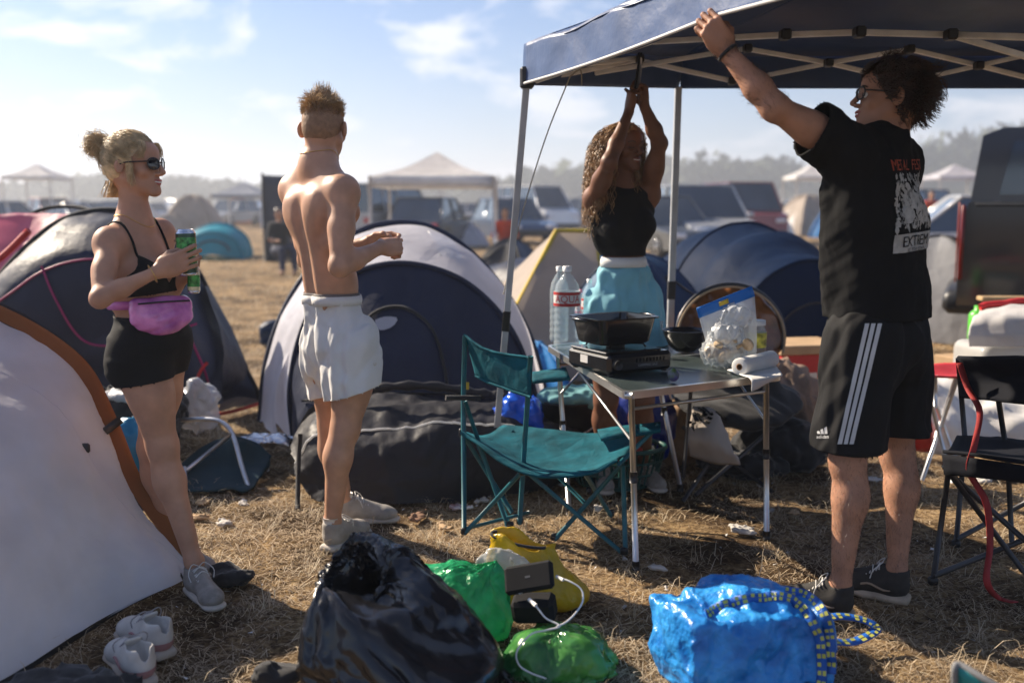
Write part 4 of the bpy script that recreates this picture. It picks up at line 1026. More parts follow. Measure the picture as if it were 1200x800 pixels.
for cx_, cy_ in ((-.05, .0), (.05, .0), (0, .04)): A_ = [(np.array([(cx_+.034*math.cos(k*.35)*(1+.15*math.sin(k*3)), cy_-.01+.028*math.sin(k*.35), 0) for k in range(18)]), [tuple(range(18))])]; pj('drawing', merge(*A_), mPrintW, .0038)
pj('caption_box', rectgrid(-.115, .115, -.125, -.068, 22, 6), mPrintW, .003)
pj('caption', shift(text_vf('EXTREM', .048), 0, -.094), mBlackWear, .005)
pj('caption', shift(text_vf('EST. TOUR FESTIVAL', .014), 0, -.119), mBlackWear, .005)
# shorts with three stripes
pr = infl([p for p in tp if p['t'] == 'e'], .012)[2:]+[E(ch_+V3(0, 0, .02), V3(.165, .13, .13), F3['Rp'], .05), Cn(J['hL']+V3(0, 0, .03), J['hL']+(kL-J['hL'])*.86, .112, .118, .04), Cn(J['hR']+V3(0, 0, .03), J['hR']+(kR-J['hR'])*.86, .112, .116, .04)]
vq = build_sdf(pr, .006, mod=folds(ch_, .0085, 13, 13, .25)); zS = P(1000, 524, 3.15)[2]
vq = cutg(vq, lambda v: np.minimum(v[:, 2]-zS-.05*(v[:, 1]-3.15), zHem+.06-v[:, 2])); obj('shorts', solid((vq[0], [tuple(x) for x in vq[1]]), .006), mBlackWear, t); trS = bvh(vq)
mStripe = mat('white_stripe', (.55, .55, .55), .7)
for i in range(3):
    a0, a1 = P(1016+i*7.5, 379, 3.02), P(984+i*7, 520, 3.02)
    n_ = 24; v = []
    for k in range(n_):
        c = a0+(a1-a0)*k/(n_-1); ok = True
        for e in (-1, 0, 1):
            o = c+V3(e*.0065, 0, 0); q = rc(trS, CAM, nrm(o-CAM), .002); v.append(q if q is not None else V3(0, 0, -99))
    v = np.array(v); F = [f for f in grid_faces(n_, 3) if all(v[j][2] > -50 for j in f)]; v[v[:, 2] < -50] = v[0]
    obj('stripe', (v, F), mStripe, t)
lg = []
for i in range(3): x = -.013+i*.011; h_ = .010+i*.007; lg.append((np.array([(x-.004, 0, 0), (x+.006, 0, 0), (x+.001, h_*1.0, 0), (x-.006, h_*.78, 0)]), [(0, 1, 2, 3)]))
lg.append(shift(text_vf('adidas', .016), 0, -.010))
O_ = P(965, 508, 3.02); d = decal(trS, merge(*lg), O_, V3(1, 0, 0), V3(0, 0, 1), nrm(O_-CAM), .003)
print('logo', len(d[1]))
if len(d[1]): obj('sports_logo', d, mStripe, t, smooth=False)
# fine dark hair on the shins and the raised forearm
g = np.random.default_rng(71); bv = B3[0]; sel = np.where(((bv[:, 2] < .62) & (bv[:, 2] > .13)) | (np.linalg.norm(bv-(elL+wrL)/2, axis=1) < .13))[0]; lines = []
cx3 = {}
for i in g.choice(sel, 5200):
    p = bv[i]+g.normal(size=3)*.002
    if p[2] < .7: A_, B_ = (kL, aL) if np.linalg.norm((p-(kL+aL)/2)[:2]) < np.linalg.norm((p-(kR+aR)/2)[:2]) else (kR, aR)
    else: A_, B_ = elL, wrL
    tt = np.clip(np.dot(p-A_, B_-A_)/np.dot(B_-A_, B_-A_), 0, 1); n_ = nrm(p-(A_+(B_-A_)*tt)); dr_ = nrm(nrm(B_-A_)+g.normal(size=3)*.45); l = .008+.012*g.random()
    lines.append([p-n_*.001, p+n_*.0022+dr_*l*.5, p+n_*.0026+dr_*l])
obj('body_hair', strands(lines, .00035), mHairD, t)
# hair: collar-length dark waves
HLd = [-.11, -.08, -.02, .01, .045, .070, .085]
hair_cap(hc, HR, hs, mHairD, t, grow=(.084, .104, .093), amp=.006, low=HLd)
pts, dr = scalp(hc, HR, hs, 3000, 31, r=(.086, .106, .096), low=[-.10, -.07, .0, .02, .05, .072, .085]); g = np.random.default_rng(9); lines = []
for p, d in zip(pts, dr):
    cl = np.round(p*19)/19; gg = np.random.default_rng(int(abs(cl@V3(7919, 104729, 1299709))*10) % 99991); ph, fr, am = gg.random()*6.28, 3.2+1.5*gg.random(), .006+.007*gg.random()
    back = np.clip(-p[1]*12, 0, 1); l = .022+.030*g.random()*(.6+back); dd = nrm(d*.40+V3(d[0]*.3, -.30, -.75)+gg.normal(size=3)*.32+g.normal(size=3)*.07); s1 = nrm(np.cross(dd, V3(.3, .5, .8))); s2 = np.cross(dd, s1)
    lines.append([p+d*.006*k/8*2+dd*l*(k/8)+am*(k/8)**.5*(s1*math.sin(fr*k/8*1.6+ph)+s2*math.cos(fr*k/8*1.6+ph)) for k in range(9)])
obj('hair', strands(to_w(hc, HR, hs, lines), .0016), mHairD, t)
for a, d_ in ((aL, (-.9, .42)), (aR, (-.86, .5))):
    sh = bpy.data.objects.new('trainer', None); COL.objects.link(sh); sh.parent = t
    shoe(a, d_, 'x', sh, mat('black_trainer_mesh', (.03, .027, .024), .75, .3, 30, .3, 300), mat('tan_dirty_rubber', (.42, .33, .24), .75, .2, 15, .2, 120), 0, .295, mLace, accent=mat('tan_suede', (.36, .27, .19), .9))

# ---------------------------------------------------------------- woman fixing the canopy frame (middle)
t = thing('person', 'smiling woman with long curly hair, black top and pale blue boxers, arms raised', 'person', GZ(725, 572), 'people setting up camp'); pW3 = t
J = dict(sR=P(697, 232, 4.60), sL=P(760, 227, 4.70), hR=P(712, 362, 4.66), hL=P(752, 360, 4.70), neck=P(729, 208, 4.67))
tp, F4 = torso(J, True, .97)
elR, wrR = P(714, 190, 4.36), P(737, 131, 4.47); elL, wrL = P(773, 168, 4.56), P(755, 124, 4.50)
arms = limb_arm(J['sR'], elR, wrR, 1.05, True)+limb_arm(J['sL'], elL, wrL, 1.1, True)
kR, aR = P(710, 468, 4.62), P(707, 553, 4.72); kL, aL = P(752, 468, 4.62), P(756, 551, 4.75)
legs = limb_leg(J['hR'], kR, aR, (.1, -1, 0), 1.0, True)+limb_leg(J['hL'], kL, aL, (.3, -1, 0), 1.0, True)
hc = P(733, 173, 4.66); hf = V3(.55, -.83, -.02); hs = .92
hp, HW, HR = head_prims(hc, hf, (0, 0, 1), hs, True)
neck = [Cn(HW(0, -.022, -.04), J['neck']-V3(0, 0, .02), .048, .055, .04)]
dR = nrm(V3(.12, .02, 1)); hR_ = hand_prims(wrR, dR, V3(1, .3, -.1), 1, .92, ((1.1, 1.4, .9), (1.1, 1.4, .9), (1.15, 1.4, .9), (1.2, 1.4, .9)), (.3, .4, .3))
dL = nrm(V3(-.05, .02, 1)); hL_ = hand_prims(wrL, dL, V3(-1, -.3, -.1), -1, .92, ((1.15, 1.4, .9),)*4, (.3, .4, .3))
B4 = person_body(t, tp+arms+legs+neck, [(wrR, dR, hR_), (wrL, dL, hL_)], mSkin3, heads=(hp, (hc, HR[2], hs)))
eyes_and_lips(HW, hs, t, eyes=False, teeth=True, lipmat=mat('brown_lips', (.25, .07, .05), .4))
for e in (-1, 1):
    obj('closed_eye', tube(spline([HW(e*.018, .0865, -.001), HW(e*.032, .0905, -.006), HW(e*.046, .078, -.001)], 8), .0022, 5), mHairD, t); obj('eyebrow', tube(spline([HW(e*.016, .094, .022), HW(e*.032, .0935, .029), HW(e*.048, .076, .023)], 8), .0028, 5), mHairD, t)
cs = F4['cs']; ch_ = F4['ch']; r4, f4 = F4['r'], F4['fw']
vq = build_sdf(infl(tp, .007), .006, mod=lambda X, f: f+.002*snoise(X*V3(1, 1, 2), 12, 4)); z0 = P(728, 300, 4.6)[2]
def k4(v):
    d = v-cs; x, y, z = d@r4, d@f4, d@F4['up']; return np.minimum(v[:, 2]-z0, np.minimum(.105+.9*np.maximum(0, -z-.02)-np.abs(x), .035+.25*np.abs(x)-z))
vq = cutg(vq, k4); obj('tank_top', solid((vq[0], [tuple(x) for x in vq[1]]), .005), mBlackWear, t)
mSky = mat('light_blue_cotton', (.20, .47, .55), .8, .15, 6, .3, 300, sheen=.2)
pr = [E(ch_+V3(0, 0, .03), V3(.150, .118, .13), F4['Rp'], .05), Cn(J['hR']+V3(0, 0, .02)+V3(-.01, 0, 0), J['hR']+(kR-J['hR'])*.5+V3(-.02, 0, 0), .098, .108, .05), Cn(J['hL']+V3(0, 0, .02), J['hL']+(kL-J['hL'])*.5+V3(.02, 0, 0), .098, .108, .05), E(ch_*.7+cs*.3, V3(.135, .10, .08), F4['Rp'], .04)]
vq = build_sdf(pr, .006, mod=folds(ch_, .008, 16, 23, .15)); zT = P(728, 312, 4.6)[2]; zB = P(728, 405, 4.6)[2]
vq = cutg(vq, lambda v: np.minimum(zT-v[:, 2], v[:, 2]-zB)); obj('boxer_shorts', solid((vq[0], [tuple(x) for x in vq[1]]), .005), mSky, t)
tr4 = bvh(B4); wb = []
for a in np.linspace(0, 2*math.pi, 61):
    d = V3(math.cos(a), math.sin(a), 0); c0 = V3(ch_[0]*.8+cs[0]*.2, ch_[1]*.8+cs[1]*.2, zT+.01); q = rc(tr4, c0+d*.4, -d, .014)
    if q is not None: w_ = .002*math.sin(a*30); wb += [V3(q[0], q[1], zT+.040)-d*.006, V3(q[0], q[1], zT+.02)+d*w_, V3(q[0], q[1], zT-.006)+d*w_]
n_ = len(wb)//3
obj('waistband', solid((np.array(wb), [(3*i+k, 3*i+k+1, 3*i+k+4, 3*i+k+3) for i in range(n_-1) for k in (0, 1)]), -.003), mWhiteCloth, t)
hair_cap(hc, HR, hs, mHairC, t, grow=(.086, .106, .095), amp=.005, low=[-.12, -.08, -.01, .02, .05, .070, .085])
pts, dr = scalp(hc, HR, hs, 900, 41, r=(.084, .104, .094), low=[-.1, -.07, -.02, .02, .05, .072, .085]); g = np.random.default_rng(10); lines = []
K = 30
for p, d in zip(pts, dr):
    l = (.25 if p[0] > 0 else .14)+.20*g.random(); ph = g.random()*6.28; fr = 24+8*g.random(); am = .006+.005*g.random(); out = nrm(V3(d[0]*1.2, min(d[1], .15)-.25, 0))
    if p[1] > .04: out = nrm(V3(np.sign(p[0]+.001), -.4, 0))
    path = []
    for k in range(K):
        tt = k/(K-1); q = p+out*(.055*math.sin(min(1, tt*3)*1.57))*(1.5 if p[0] > 0 else .8)+V3(.05*tt, .02*tt, -l*tt+.02*math.sin(min(1, tt*4)*1.57))
        path.append(q+am*min(1, tt*6)*V3(math.cos(ph+fr*tt), math.sin(ph+fr*tt), 0))
    lines.append(path)
obj('hair', strands(to_w(hc, HR, hs, lines), .0018, .6), mHairC, t)
for a, d_ in ((aR, (.0, -1)), (aL, (.3, -1))):
    sh = bpy.data.objects.new('trainer', None); COL.objects.link(sh); sh.parent = t
    shoe(a, d_, 'x', sh, mShoeG, mSole, 0, .26, mLace)
print('people', round(time.time()-T0, 1))
# ================================================================ tents and canopy
def fabric(name, col, transl=.25, rough=.55, var=.12, col2=None, coat=0): return mat(name, col, max(rough, .5), var, 3, .35, 9, transl=transl, col2=col2, coat=coat, dist=.02, spec=.22, crinkle=3.0, ck=.16)
mTGrey = fabric('pale_grey_tent_fabric', (.72, .72, .78), .48, .5); mTNavy = fabric('navy_tent_fabric', (.022, .028, .055), .10, .42)
mTInk = fabric('dark_blue_tent_fabric', (.012, .035, .085), .12, .38); mPink = fabric('pink_tent_fabric', (.55, .16, .25), .35, .5); mMagenta = mat('magenta_piping', (.35, .02, .12), .5)
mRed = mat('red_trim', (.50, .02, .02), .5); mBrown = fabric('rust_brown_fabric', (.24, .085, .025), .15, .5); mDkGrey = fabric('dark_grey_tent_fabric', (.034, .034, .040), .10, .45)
mTan = fabric('tan_tent_fabric', (.42, .35, .29), .30, .6); mYel = mat('yellow_trim', (.50, .35, .03), .6); mBlueT = fabric('blue_tent_fabric', (.03, .20, .50), .3, .5)
mCyan = fabric('cyan_tent_fabric', (.02, .33, .45), .35, .5); mGuy = mat('guy_rope', (.35, .33, .28), .8); mWhiteT = fabric('white_tent_fabric', (.82, .82, .82), .45, .5)
def wr(amp, sc=3.0, seed=1, zs=1.0, sag=0): return lambda G: amp*crease(G*V3(1, 1, zs), sc, seed)*.7+amp*.7*snoise(G, sc*.7, seed+2)
def px_curve(pts): return [P(*p) for p in pts]
def peg(parent, p): obj('peg', tube([np.asarray(p)+V3(0, 0, .05), np.asarray(p)+V3(.01, .0, -.04)], .003, 5), mSteel, parent)

# --- pale grey tent, near left corner
t = thing('tent', 'pale grey dome tent with rust-brown pole sleeve, cut off by the left edge', 'tent', GZ(120, 735)); T1 = t
top = [P(234, 668, 3.44)-V3(0, 0, .01), P(192, 628, 3.52), P(152, 572, 3.60), P(122, 500, 3.66), P(84, 432, 3.72), P(0, 376, 3.74), P(-110, 340, 3.70), P(-240, 350, 3.5), P(-360, 420, 3.2), P(-430, 520, 2.9)]
bot = [GZ(233, 670, .02)+V3(.005, -.01, 0), GZ(170, 700, .03), GZ(100, 738, .03), GZ(0, 797, .03), GZ(-80, 845, .03), GZ(-170, 905, .03), GZ(-300, 990, .03), GZ(-400, 1100, .03), GZ(-480, 1150, .05), GZ(-560, 1150, .1)]
mid = [a*.5+b*.5+V3(.05, -.14, .05)*min(1, i/3) for i, (a, b) in enumerate(zip(top, bot))]
G1 = loft([top, mid, bot], 150, 30, lambda G: .010*crease(G*V3(1, 1, .7), 1.6, 3)+.005*crease(G, 4.5, 9)+.002*crease(G, 12, 4)); obj('fly_panel', gridmesh(G1), mTGrey, t)
tc = spline(top, 90); ar = tc[3:]; back = np.array([p+V3(-.03, .16, -.015) for p in ar]); Gb = loft([ar, back], len(ar), 4, wr(.004, 6, 8)); Gb[..., 2] = np.maximum(Gb[..., 2], .01)
outw = np.array([p+V3(.035, .03, .035) for p in ar]); Gs = loft([ar, outw*.5+ar*.5+V3(.01, .0, .01), outw], len(ar), 4); obj('pole_sleeve', gridmesh(Gs), mBrown, t)
rear = [p*V3(1, 0, 0)+V3(-.25, 5.1, .02) if False else V3(p[0]-.55, 4.25+.02*i, .02) for i, p in enumerate(outw[::6])]; Gr = loft([outw[::6], [(a+b)/2+V3(.0, .1, .15*min(1, a[2])) for a, b in zip(outw[::6], rear)], rear], 40, 8, wr(.008, 4, 9)); obj('rear_panel', gridmesh(Gr), mTNavy, t)
k_ = int(len(ar)*.30); obj('sleeve_clip', tube([ar[k_]+V3(.0, -.012, 0), ar[k_]+V3(.05, .02, .04)], .016, 8), mBlackPl, t)
sk = [GZ(233, 672, .0)+V3(.01, -.02, .012), GZ(170, 706, .0)+V3(0, 0, .012), GZ(100, 748, 0)+V3(0, 0, .012), GZ(0, 812, 0)+V3(0, 0, .012), GZ(-170, 920, .012)]
obj('groundsheet', gridmesh(loft([[b+V3(0, .01, 0) for b in bot[:6:1]], sk], 40, 3, wr(.004, 9, 4))), mat('black_groundsheet', (.015, .015, .017), .45, .3, 10, .3, 60), t)
pv_ = spline([G1[5, 52], G1[18, 40], G1[30, 20]], 20); obj('seam', tube(G1[9]+V3(0, -.0005, 0), .0012, 4), MATS['pale_grey_tent_fabric'], t); obj('vent_tab', box(G1[9, 52], (.03, .02, .035), None, .006), mBlackPl, t); peg(t, GZ(222, 690)); obj('guy_strap', tube([P(205, 660, 3.42), GZ(222, 692)], .004, 5), mBlackCloth, t)

# --- navy tent with magenta piping, behind the blonde woman
t = thing('tent', 'navy pop-up tent with magenta seams and pink opening behind the blonde woman', 'tent', GZ(180, 480)); T2 = t
arc = px_curve([(-60, 420, 6.0), (-20, 350, 6.1), (22, 298, 6.2), (72, 258, 6.3), (130, 246, 6.35), (185, 262, 6.35), (232, 318, 6.3), (262, 385, 6.25), (296, 448, 6.2), (304, 468, 6.2)])
sm = px_curve([(-70, 430, 5.9), (-20, 375, 5.85), (20, 340, 5.8), (60, 315, 5.8), (110, 305, 5.8), (165, 315, 5.8), (205, 352, 5.8), (226, 400, 5.8), (245, 450, 5.9), (250, 480, 6.0)])
bt = [GZ(x, y, .02) for x, y in ((-90, 490), (-30, 492), (20, 493), (70, 493), (120, 493), (165, 492), (200, 490), (222, 488), (240, 486), (256, 484))]
G2 = loft([arc, [(a+b)/2+V3(0, -.02, .05) for a, b in zip(arc, sm)], sm, [(a*.5+b*.5)+V3(.0, -.12, 0) for a, b in zip(sm, bt)], bt], 70, 8, wr(.012, 2.6, 13)); obj('fly_panel', gridmesh(G2), mTNavy, t)
n16 = G2[16]; obj('piping', tube(n16+V3(0, -.01, .005), .007, 6), mMagenta, t)
obj('edge_pole', tube(spline(arc, 60), .018, 7), mBlackCloth, t)
t2b = bvh(gridmesh(G2)); q2 = [rc(t2b, CAM, nrm(p-CAM), .012) for p in spline([P(50, 313, 5.76), P(66, 350, 5.62), P(90, 390, 5.52), P(118, 404, 5.5), P(170, 398, 5.5), P(228, 380, 5.6)], 36)]
obj('door_seam', tube(np.array([q for q in q2 if q is not None]), .007, 6), mMagenta, t)
ed = [G2[r, 58] for r in range(14, G2.shape[0])]; obj('red_edge', tube(np.array(ed)+V3(0, -.015, 0), .010, 6), mRed, t)
sidebt = [GZ(256, 484, .02), GZ(306, 470, .02)]
obj('side_panel', gridmesh(loft([[P(240, 335, 6.1), P(262, 400, 5.95), P(262, 450, 5.9), GZ(256, 484, .02)], [P(244, 335, 6.3), P(275, 395, 6.25), P(297, 448, 6.25), GZ(306, 472, .02)]], 20, 8, wr(.01, 4, 5))), mTNavy, t)
obj('red_hem', tube(spline([GZ(252, 486, .03), GZ(280, 480, .03), GZ(306, 472, .03)], 10), .012, 6), mRed, t)
# its open left side: pink inner tent and a bare hoop
pk = [[P(-80, 300, 6.5), P(-30, 330, 6.4), P(0, 345, 6.2)], [P(-40, 262, 6.6), P(0, 300, 6.5), P(30, 300, 6.3)], [P(0, 252, 6.6), P(40, 262, 6.5), P(74, 262, 6.35)], [P(40, 250, 6.6), P(70, 250, 6.5), P(112, 250, 6.4)]]
obj('pink_inner', gridmesh(loft(pk, 24, 8, wr(.012, 4, 6))), mPink, t)
obj('red_edge', tube(spline([P(-60, 345, 6.25), P(-20, 318, 6.25), P(8, 296, 6.25), P(34, 270, 6.25)], 16), .022, 6), mRed, t)
obj('hoop', tube(spline([P(0, 285, 6.8), P(22, 262, 6.8), P(45, 247, 6.8), P(75, 242, 6.8), P(104, 246, 6.7), P(128, 262, 6.6)], 24), .014, 6), mBlackCloth, t)

# --- grey and navy tent behind the shirtless man
t = thing('tent', 'white and navy pop-up tent with arched door behind the shirtless man', 'tent', GZ(450, 540)); T3 = t
arc = px_curve([(306, 494, 6.15), (312, 430, 6.15), (330, 372, 6.2), (362, 318, 6.25), (405, 280, 6.3), (450, 263, 6.35), (500, 266, 6.35), (548, 294, 6.3), (592, 344, 6.25), (622, 400, 6.2), (640, 470, 6.1)])
fr = px_curve([(345, 520, 5.45), (340, 460, 5.4), (350, 400, 5.4), (372, 352, 5.45), (410, 322, 5.5), (455, 309, 5.5), (500, 312, 5.5), (545, 330, 5.5), (585, 366, 5.45), (612, 412, 5.4), (632, 480, 5.3)])
bt = [GZ(x, y, .02) for x, y in ((350, 540), (356, 545), (380, 548), (410, 550), (440, 550), (475, 550), (505, 550), (535, 550), (570, 548), (605, 546), (635, 540))]
Gt = loft([arc, [(a+b)/2+V3(0, -.0, .06) for a, b in zip(arc, fr)], fr], 80, 8, wr(.012, 2.4, 23)); obj('roof_panel', gridmesh(Gt), mTGrey, t)
Gf = loft([fr, [(a*.5+b*.5)+V3(.0, -.10, 0) for a, b in zip(fr, bt)], bt], 80, 10, wr(.010, 2.6, 25)); obj('front_panel', gridmesh(Gf), mTNavy, t)
obj('pole_sleeve', tube(spline(arc, 60), .026, 7), mTNavy, t); obj('front_hoop', tube(spline(fr, 60)+V3(0, -.01, 0), .016, 7), mTNavy, t)
lf = loft([[P(306, 494, 6.15), P(312, 430, 6.15), P(330, 372, 6.2), P(362, 318, 6.25)], [P(345, 520, 5.5)+V3(-.1, 0, 0), P(338, 460, 5.5)+V3(-.08, 0, 0), P(350, 400, 5.5)+V3(-.04, 0, 0), P(372, 352, 5.5)]], 30, 10, wr(.012, 3, 6)); obj('side_panel', gridmesh(lf), mTGrey, t)
tf_ = bvh(gridmesh(Gf))
def onto(tr_b, pts, n=40, off=.012): q_ = [rc(tr_b, CAM, nrm(p-CAM), off) for p in spline(pts, n)]; return np.array([q for q in q_ if q is not None])
obj('logo_print', (lambda a: (onto(tf_, [P(x, y, 5.2) for x, y in a], 12), [tuple(range(12))]))([(440, 376), (452, 372), (466, 374), (460, 384), (446, 388), (440, 380)]), mTGrey, t, smooth=False)
obj('panel_seam', tube(onto(tf_, [P(356, 470, 5.3), P(430, 462, 5.2), P(520, 462, 5.2), P(612, 470, 5.2)]), .006, 5), mBlackCloth, t)
obj('door_zip', tube(onto(tf_, [P(416, 540, 4.98), P(412, 460, 5.20), P(420, 395, 5.32), P(442, 366, 5.38), (P(475, 362, 5.38)), P(505, 385, 5.33), P(520, 430, 5.25), P(528, 480, 5.15)]), .009, 6), mBlackCloth, t)
vt = loft([[P(502, 276, 6.1), P(528, 292, 6.1)], [P(516, 304, 5.72), P(545, 320, 5.72)]], 8, 4); obj('vent', solid(gridmesh(vt+V3(0, -.03, .03)), .01), mWhiteT, t)
# --- collapsed dark grey tent in front of it
t = thing('collapsed_tent', 'collapsed dark grey tent with pale piping lying behind the shirtless man', 'tent', GZ(460, 585))
def rows(*rs): return [[P(*q) if len(q) == 3 else GZ(*q[:2], q[3]) for q in r] for r in rs]
c0 = [P(345, 520, 4.95), P(365, 478, 4.95), P(420, 462, 5.0), P(480, 462, 5.0), P(540, 470, 5.0), P(600, 476, 5.0), P(690, 500, 5.0)]
c1 = [P(342, 540, 4.62), P(372, 512, 4.55), P(425, 503, 4.55), P(480, 500, 4.55), P(540, 497, 4.55), P(600, 500, 4.6), P(680, 525, 4.7)]
c2 = [P(352, 568, 4.50), P(382, 556, 4.42), P(430, 552, 4.40), P(490, 550, 4.40), P(550, 545, 4.42), P(610, 540, 4.5), P(670, 545, 4.6)]
c3 = [GZ(362, 584, .01), GZ(390, 590, .01), GZ(440, 590, .01), GZ(495, 588, .01), GZ(550, 582, .01), GZ(600, 575, .01), GZ(660, 565, .01)]
Gc = loft([c0, c1, c2, c3], 150, 20, lambda G: .024*crease(G*V3(.8, 1, 1.3), 1.7, 33)+.010*crease(G, 4.5, 35)+.004*crease(G, 11, 37)); obj('crumpled_fly', gridmesh(Gc), mDkGrey, t)
obj('piping', tube(Gc[20]+V3(0, -.008, 0), .006, 6), mWhiteT, t)
bk = loft([c0, [V3(p[0], p[1]+.35, .02) for p in c0]], 40, 5, wr(.015, 5, 4)); obj('rear_flap', gridmesh(bk), mDkGrey, t)
obj('rolled_flap', tube(spline([P(395, 470, 4.8), P(440, 455, 4.75), P(500, 452, 4.75), P(560, 460, 4.8), P(590, 464, 4.8)], 30), .022+.006*np.sin(np.arange(30)*1.7), 8), mDkGrey, t)
obj('strap', tube(spline([P(352, 508, 4.45), P(350, 540, 4.42), GZ(349, 596, .01)], 10), .012, 5), mBlackCloth, t)

# --- generic dome tent for the field
def dome(label, px, py, Y, w_px, h_px, m1, m2=None, rot=0.3, group='tents in the camp behind', kind='dome', door=True, base_up=0.0):
    """centre pixel x, base pixel y, depth; width and height in photo pixels"""
    b = P(px, py, Y); b[2] = 0; W_ = w_px*Y/FPX/2; H_ = h_px*Y/FPX; t = thing('tent', label, 'tent', b, group)
    R = rotz(rot); D_ = max(.9, W_*.85); m2 = m2 or m1; lw = max(.7, Y/12)
    def put(G): return G@R+b
    if kind == 'tunnel':
        na, nb = 30, 17; Gd = np.array([[(-math.cos(math.pi*i/(na-1))*W_*(1-.12*v*v), v*D_*1.2, math.sin(math.pi*i/(na-1))**.8*H_*(1-.22*v*v)*(1-.05*math.cos(v*9.4)**2*0-.06*(1-math.cos(v*12.5))/2)) for i in range(na)] for v in np.linspace(-1, 1, nb)])
        Gd = Gd+(wr(.035*min(W_, 1.3), 2.6, int(px) % 90)(Gd+b))[..., None]*V3(.4, .4, .5); Gd[..., 2] = np.maximum(Gd[..., 2], 0); Wd = put(Gd)
        obj('fly_panel', gridmesh(Wd[:9]), m1, t); obj('rear_panel', gridmesh(Wd[8:]), m2, t)
        for k in (0, 8, 16): obj('pole_sleeve', tube(Wd[k], .022*lw, 6), m2, t)
        fr_ = Wd[0]; cen = fr_.mean(0)*V3(1, 1, .3); obj('front_panel', gridmesh(np.array([fr_, fr_*.6+cen*.4+put(V3(0, -.12, 0))-b, np.repeat(cen[None], na, 0)+put(V3(0, -.15, 0))-b])), m2 if Y < 15 else m1, t)
        if door: obj('door_zip', tube(np.array([cen+(fr_[i]-cen)*.62+(put(V3(0, -.13, 0))-b) for i in range(3, na-3)]), .010*lw, 5), mBlackCloth, t)
        return t
    nr_, nth = 15, 49; Gd = []
    for a in np.linspace(0, 2*math.pi, nth):
        row = []; sq = (abs(math.cos(a))**4+abs(math.sin(a))**4)**-.25; sag = math.cos(2*a)**2
        for k in range(nr_):
            ro = k/(nr_-1); z = H_*math.cos(ro*math.pi/2)**.78; rr = ro**.92*(1-.10*sag*math.sin(ro*math.pi)); z *= 1-.05*sag*math.sin(ro*math.pi)
            row.append((W_*rr*sq*math.cos(a), D_*rr*sq*math.sin(a), z))
        Gd.append(row)
    Gd = np.array(Gd); w4 = wr(.045*min(W_, 1.3), 2.4, int(px) % 90)(Gd*V3(1, 1, .6)+b); Gd = Gd+w4[..., None]*V3(.35, .35, .55); Gd[..., 2] = np.maximum(Gd[..., 2], 0); Gd[-1] = Gd[0]; Gd[:, 0] = Gd[:, 0].mean(0); Wd = put(Gd)
    for q in range(4):
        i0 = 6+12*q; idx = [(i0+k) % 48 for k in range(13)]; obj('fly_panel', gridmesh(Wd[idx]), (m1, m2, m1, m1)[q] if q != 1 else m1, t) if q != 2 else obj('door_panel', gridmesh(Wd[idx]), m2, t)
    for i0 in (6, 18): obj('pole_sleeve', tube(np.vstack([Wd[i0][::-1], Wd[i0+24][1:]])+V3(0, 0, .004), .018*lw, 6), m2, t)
    if door:
        z = [Wd[36+int(round(5*math.cos(w)))][min(nr_-1, int(round(13.5-8.5*math.sin(w))))]-R[1]*.012 for w in np.linspace(math.pi, 0, 15)]; obj('door_zip', tube(spline(z, 30), .009*lw, 5), mBlackCloth, t)
        for e in (30, 42): obj('guy_line', tube([Wd[e][5], Wd[e][5]*V3(1, 1, 0)+(Wd[e][-1]-b)*V3(.6, .6, 0)], .004*lw, 4), mGuy, t)
    return t
G_ = 'tents in the camp behind'
mNv = fabric('deep_navy_fabric', (.006, .016, .045), .06, .6); mNv.node_tree.nodes['Principled BSDF'].inputs['Specular IOR Level'].default_value = .05
dome('large navy dome tent behind the table, catching the sun on its left edge', 868, 408, 8.2, 205, 172, mNv, mNv, .22, kind='tunnel')
dome('pale blue flap tent left of the large navy tent', 745, 420, 7.6, 120, 150, fabric('steel_blue_fabric', (.12, .22, .36), .25), mTInk, .6)
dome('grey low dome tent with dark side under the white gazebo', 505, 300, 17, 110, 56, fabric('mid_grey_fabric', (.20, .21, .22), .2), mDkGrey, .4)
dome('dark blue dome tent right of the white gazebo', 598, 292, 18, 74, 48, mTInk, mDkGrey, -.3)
dome('white arched tunnel tent behind the canopy leg', 640, 302, 13, 96, 60, mWhiteT, mTNavy, .7, kind='tunnel')
dome('second white tunnel tent beside the curly-haired woman', 690, 312, 12.4, 80, 62, fabric('off_white_fabric', (.5, .5, .5), .3), mTNavy, .5, kind='tunnel')
dome('pale grey dome tent with dark hoop, right of the man in black', 1098, 352, 10.2, 100, 118, fabric('silver_grey_fabric', (.36, .36, .37), .3), mDkGrey, .8)
dome('grey striped tent just behind the shoulder of the man in black', 1062, 345, 11.5, 70, 70, mTGrey, mDkGrey, .2)
dome('small cyan tent peeping over the large navy tent', 936, 262, 17, 46, 36, mCyan, mCyan, .2, door=False)
dome('small blue tent standing alone in the open field', 256, 293, 26, 74, 38, mCyan, mCyan, .15, kind='tunnel')
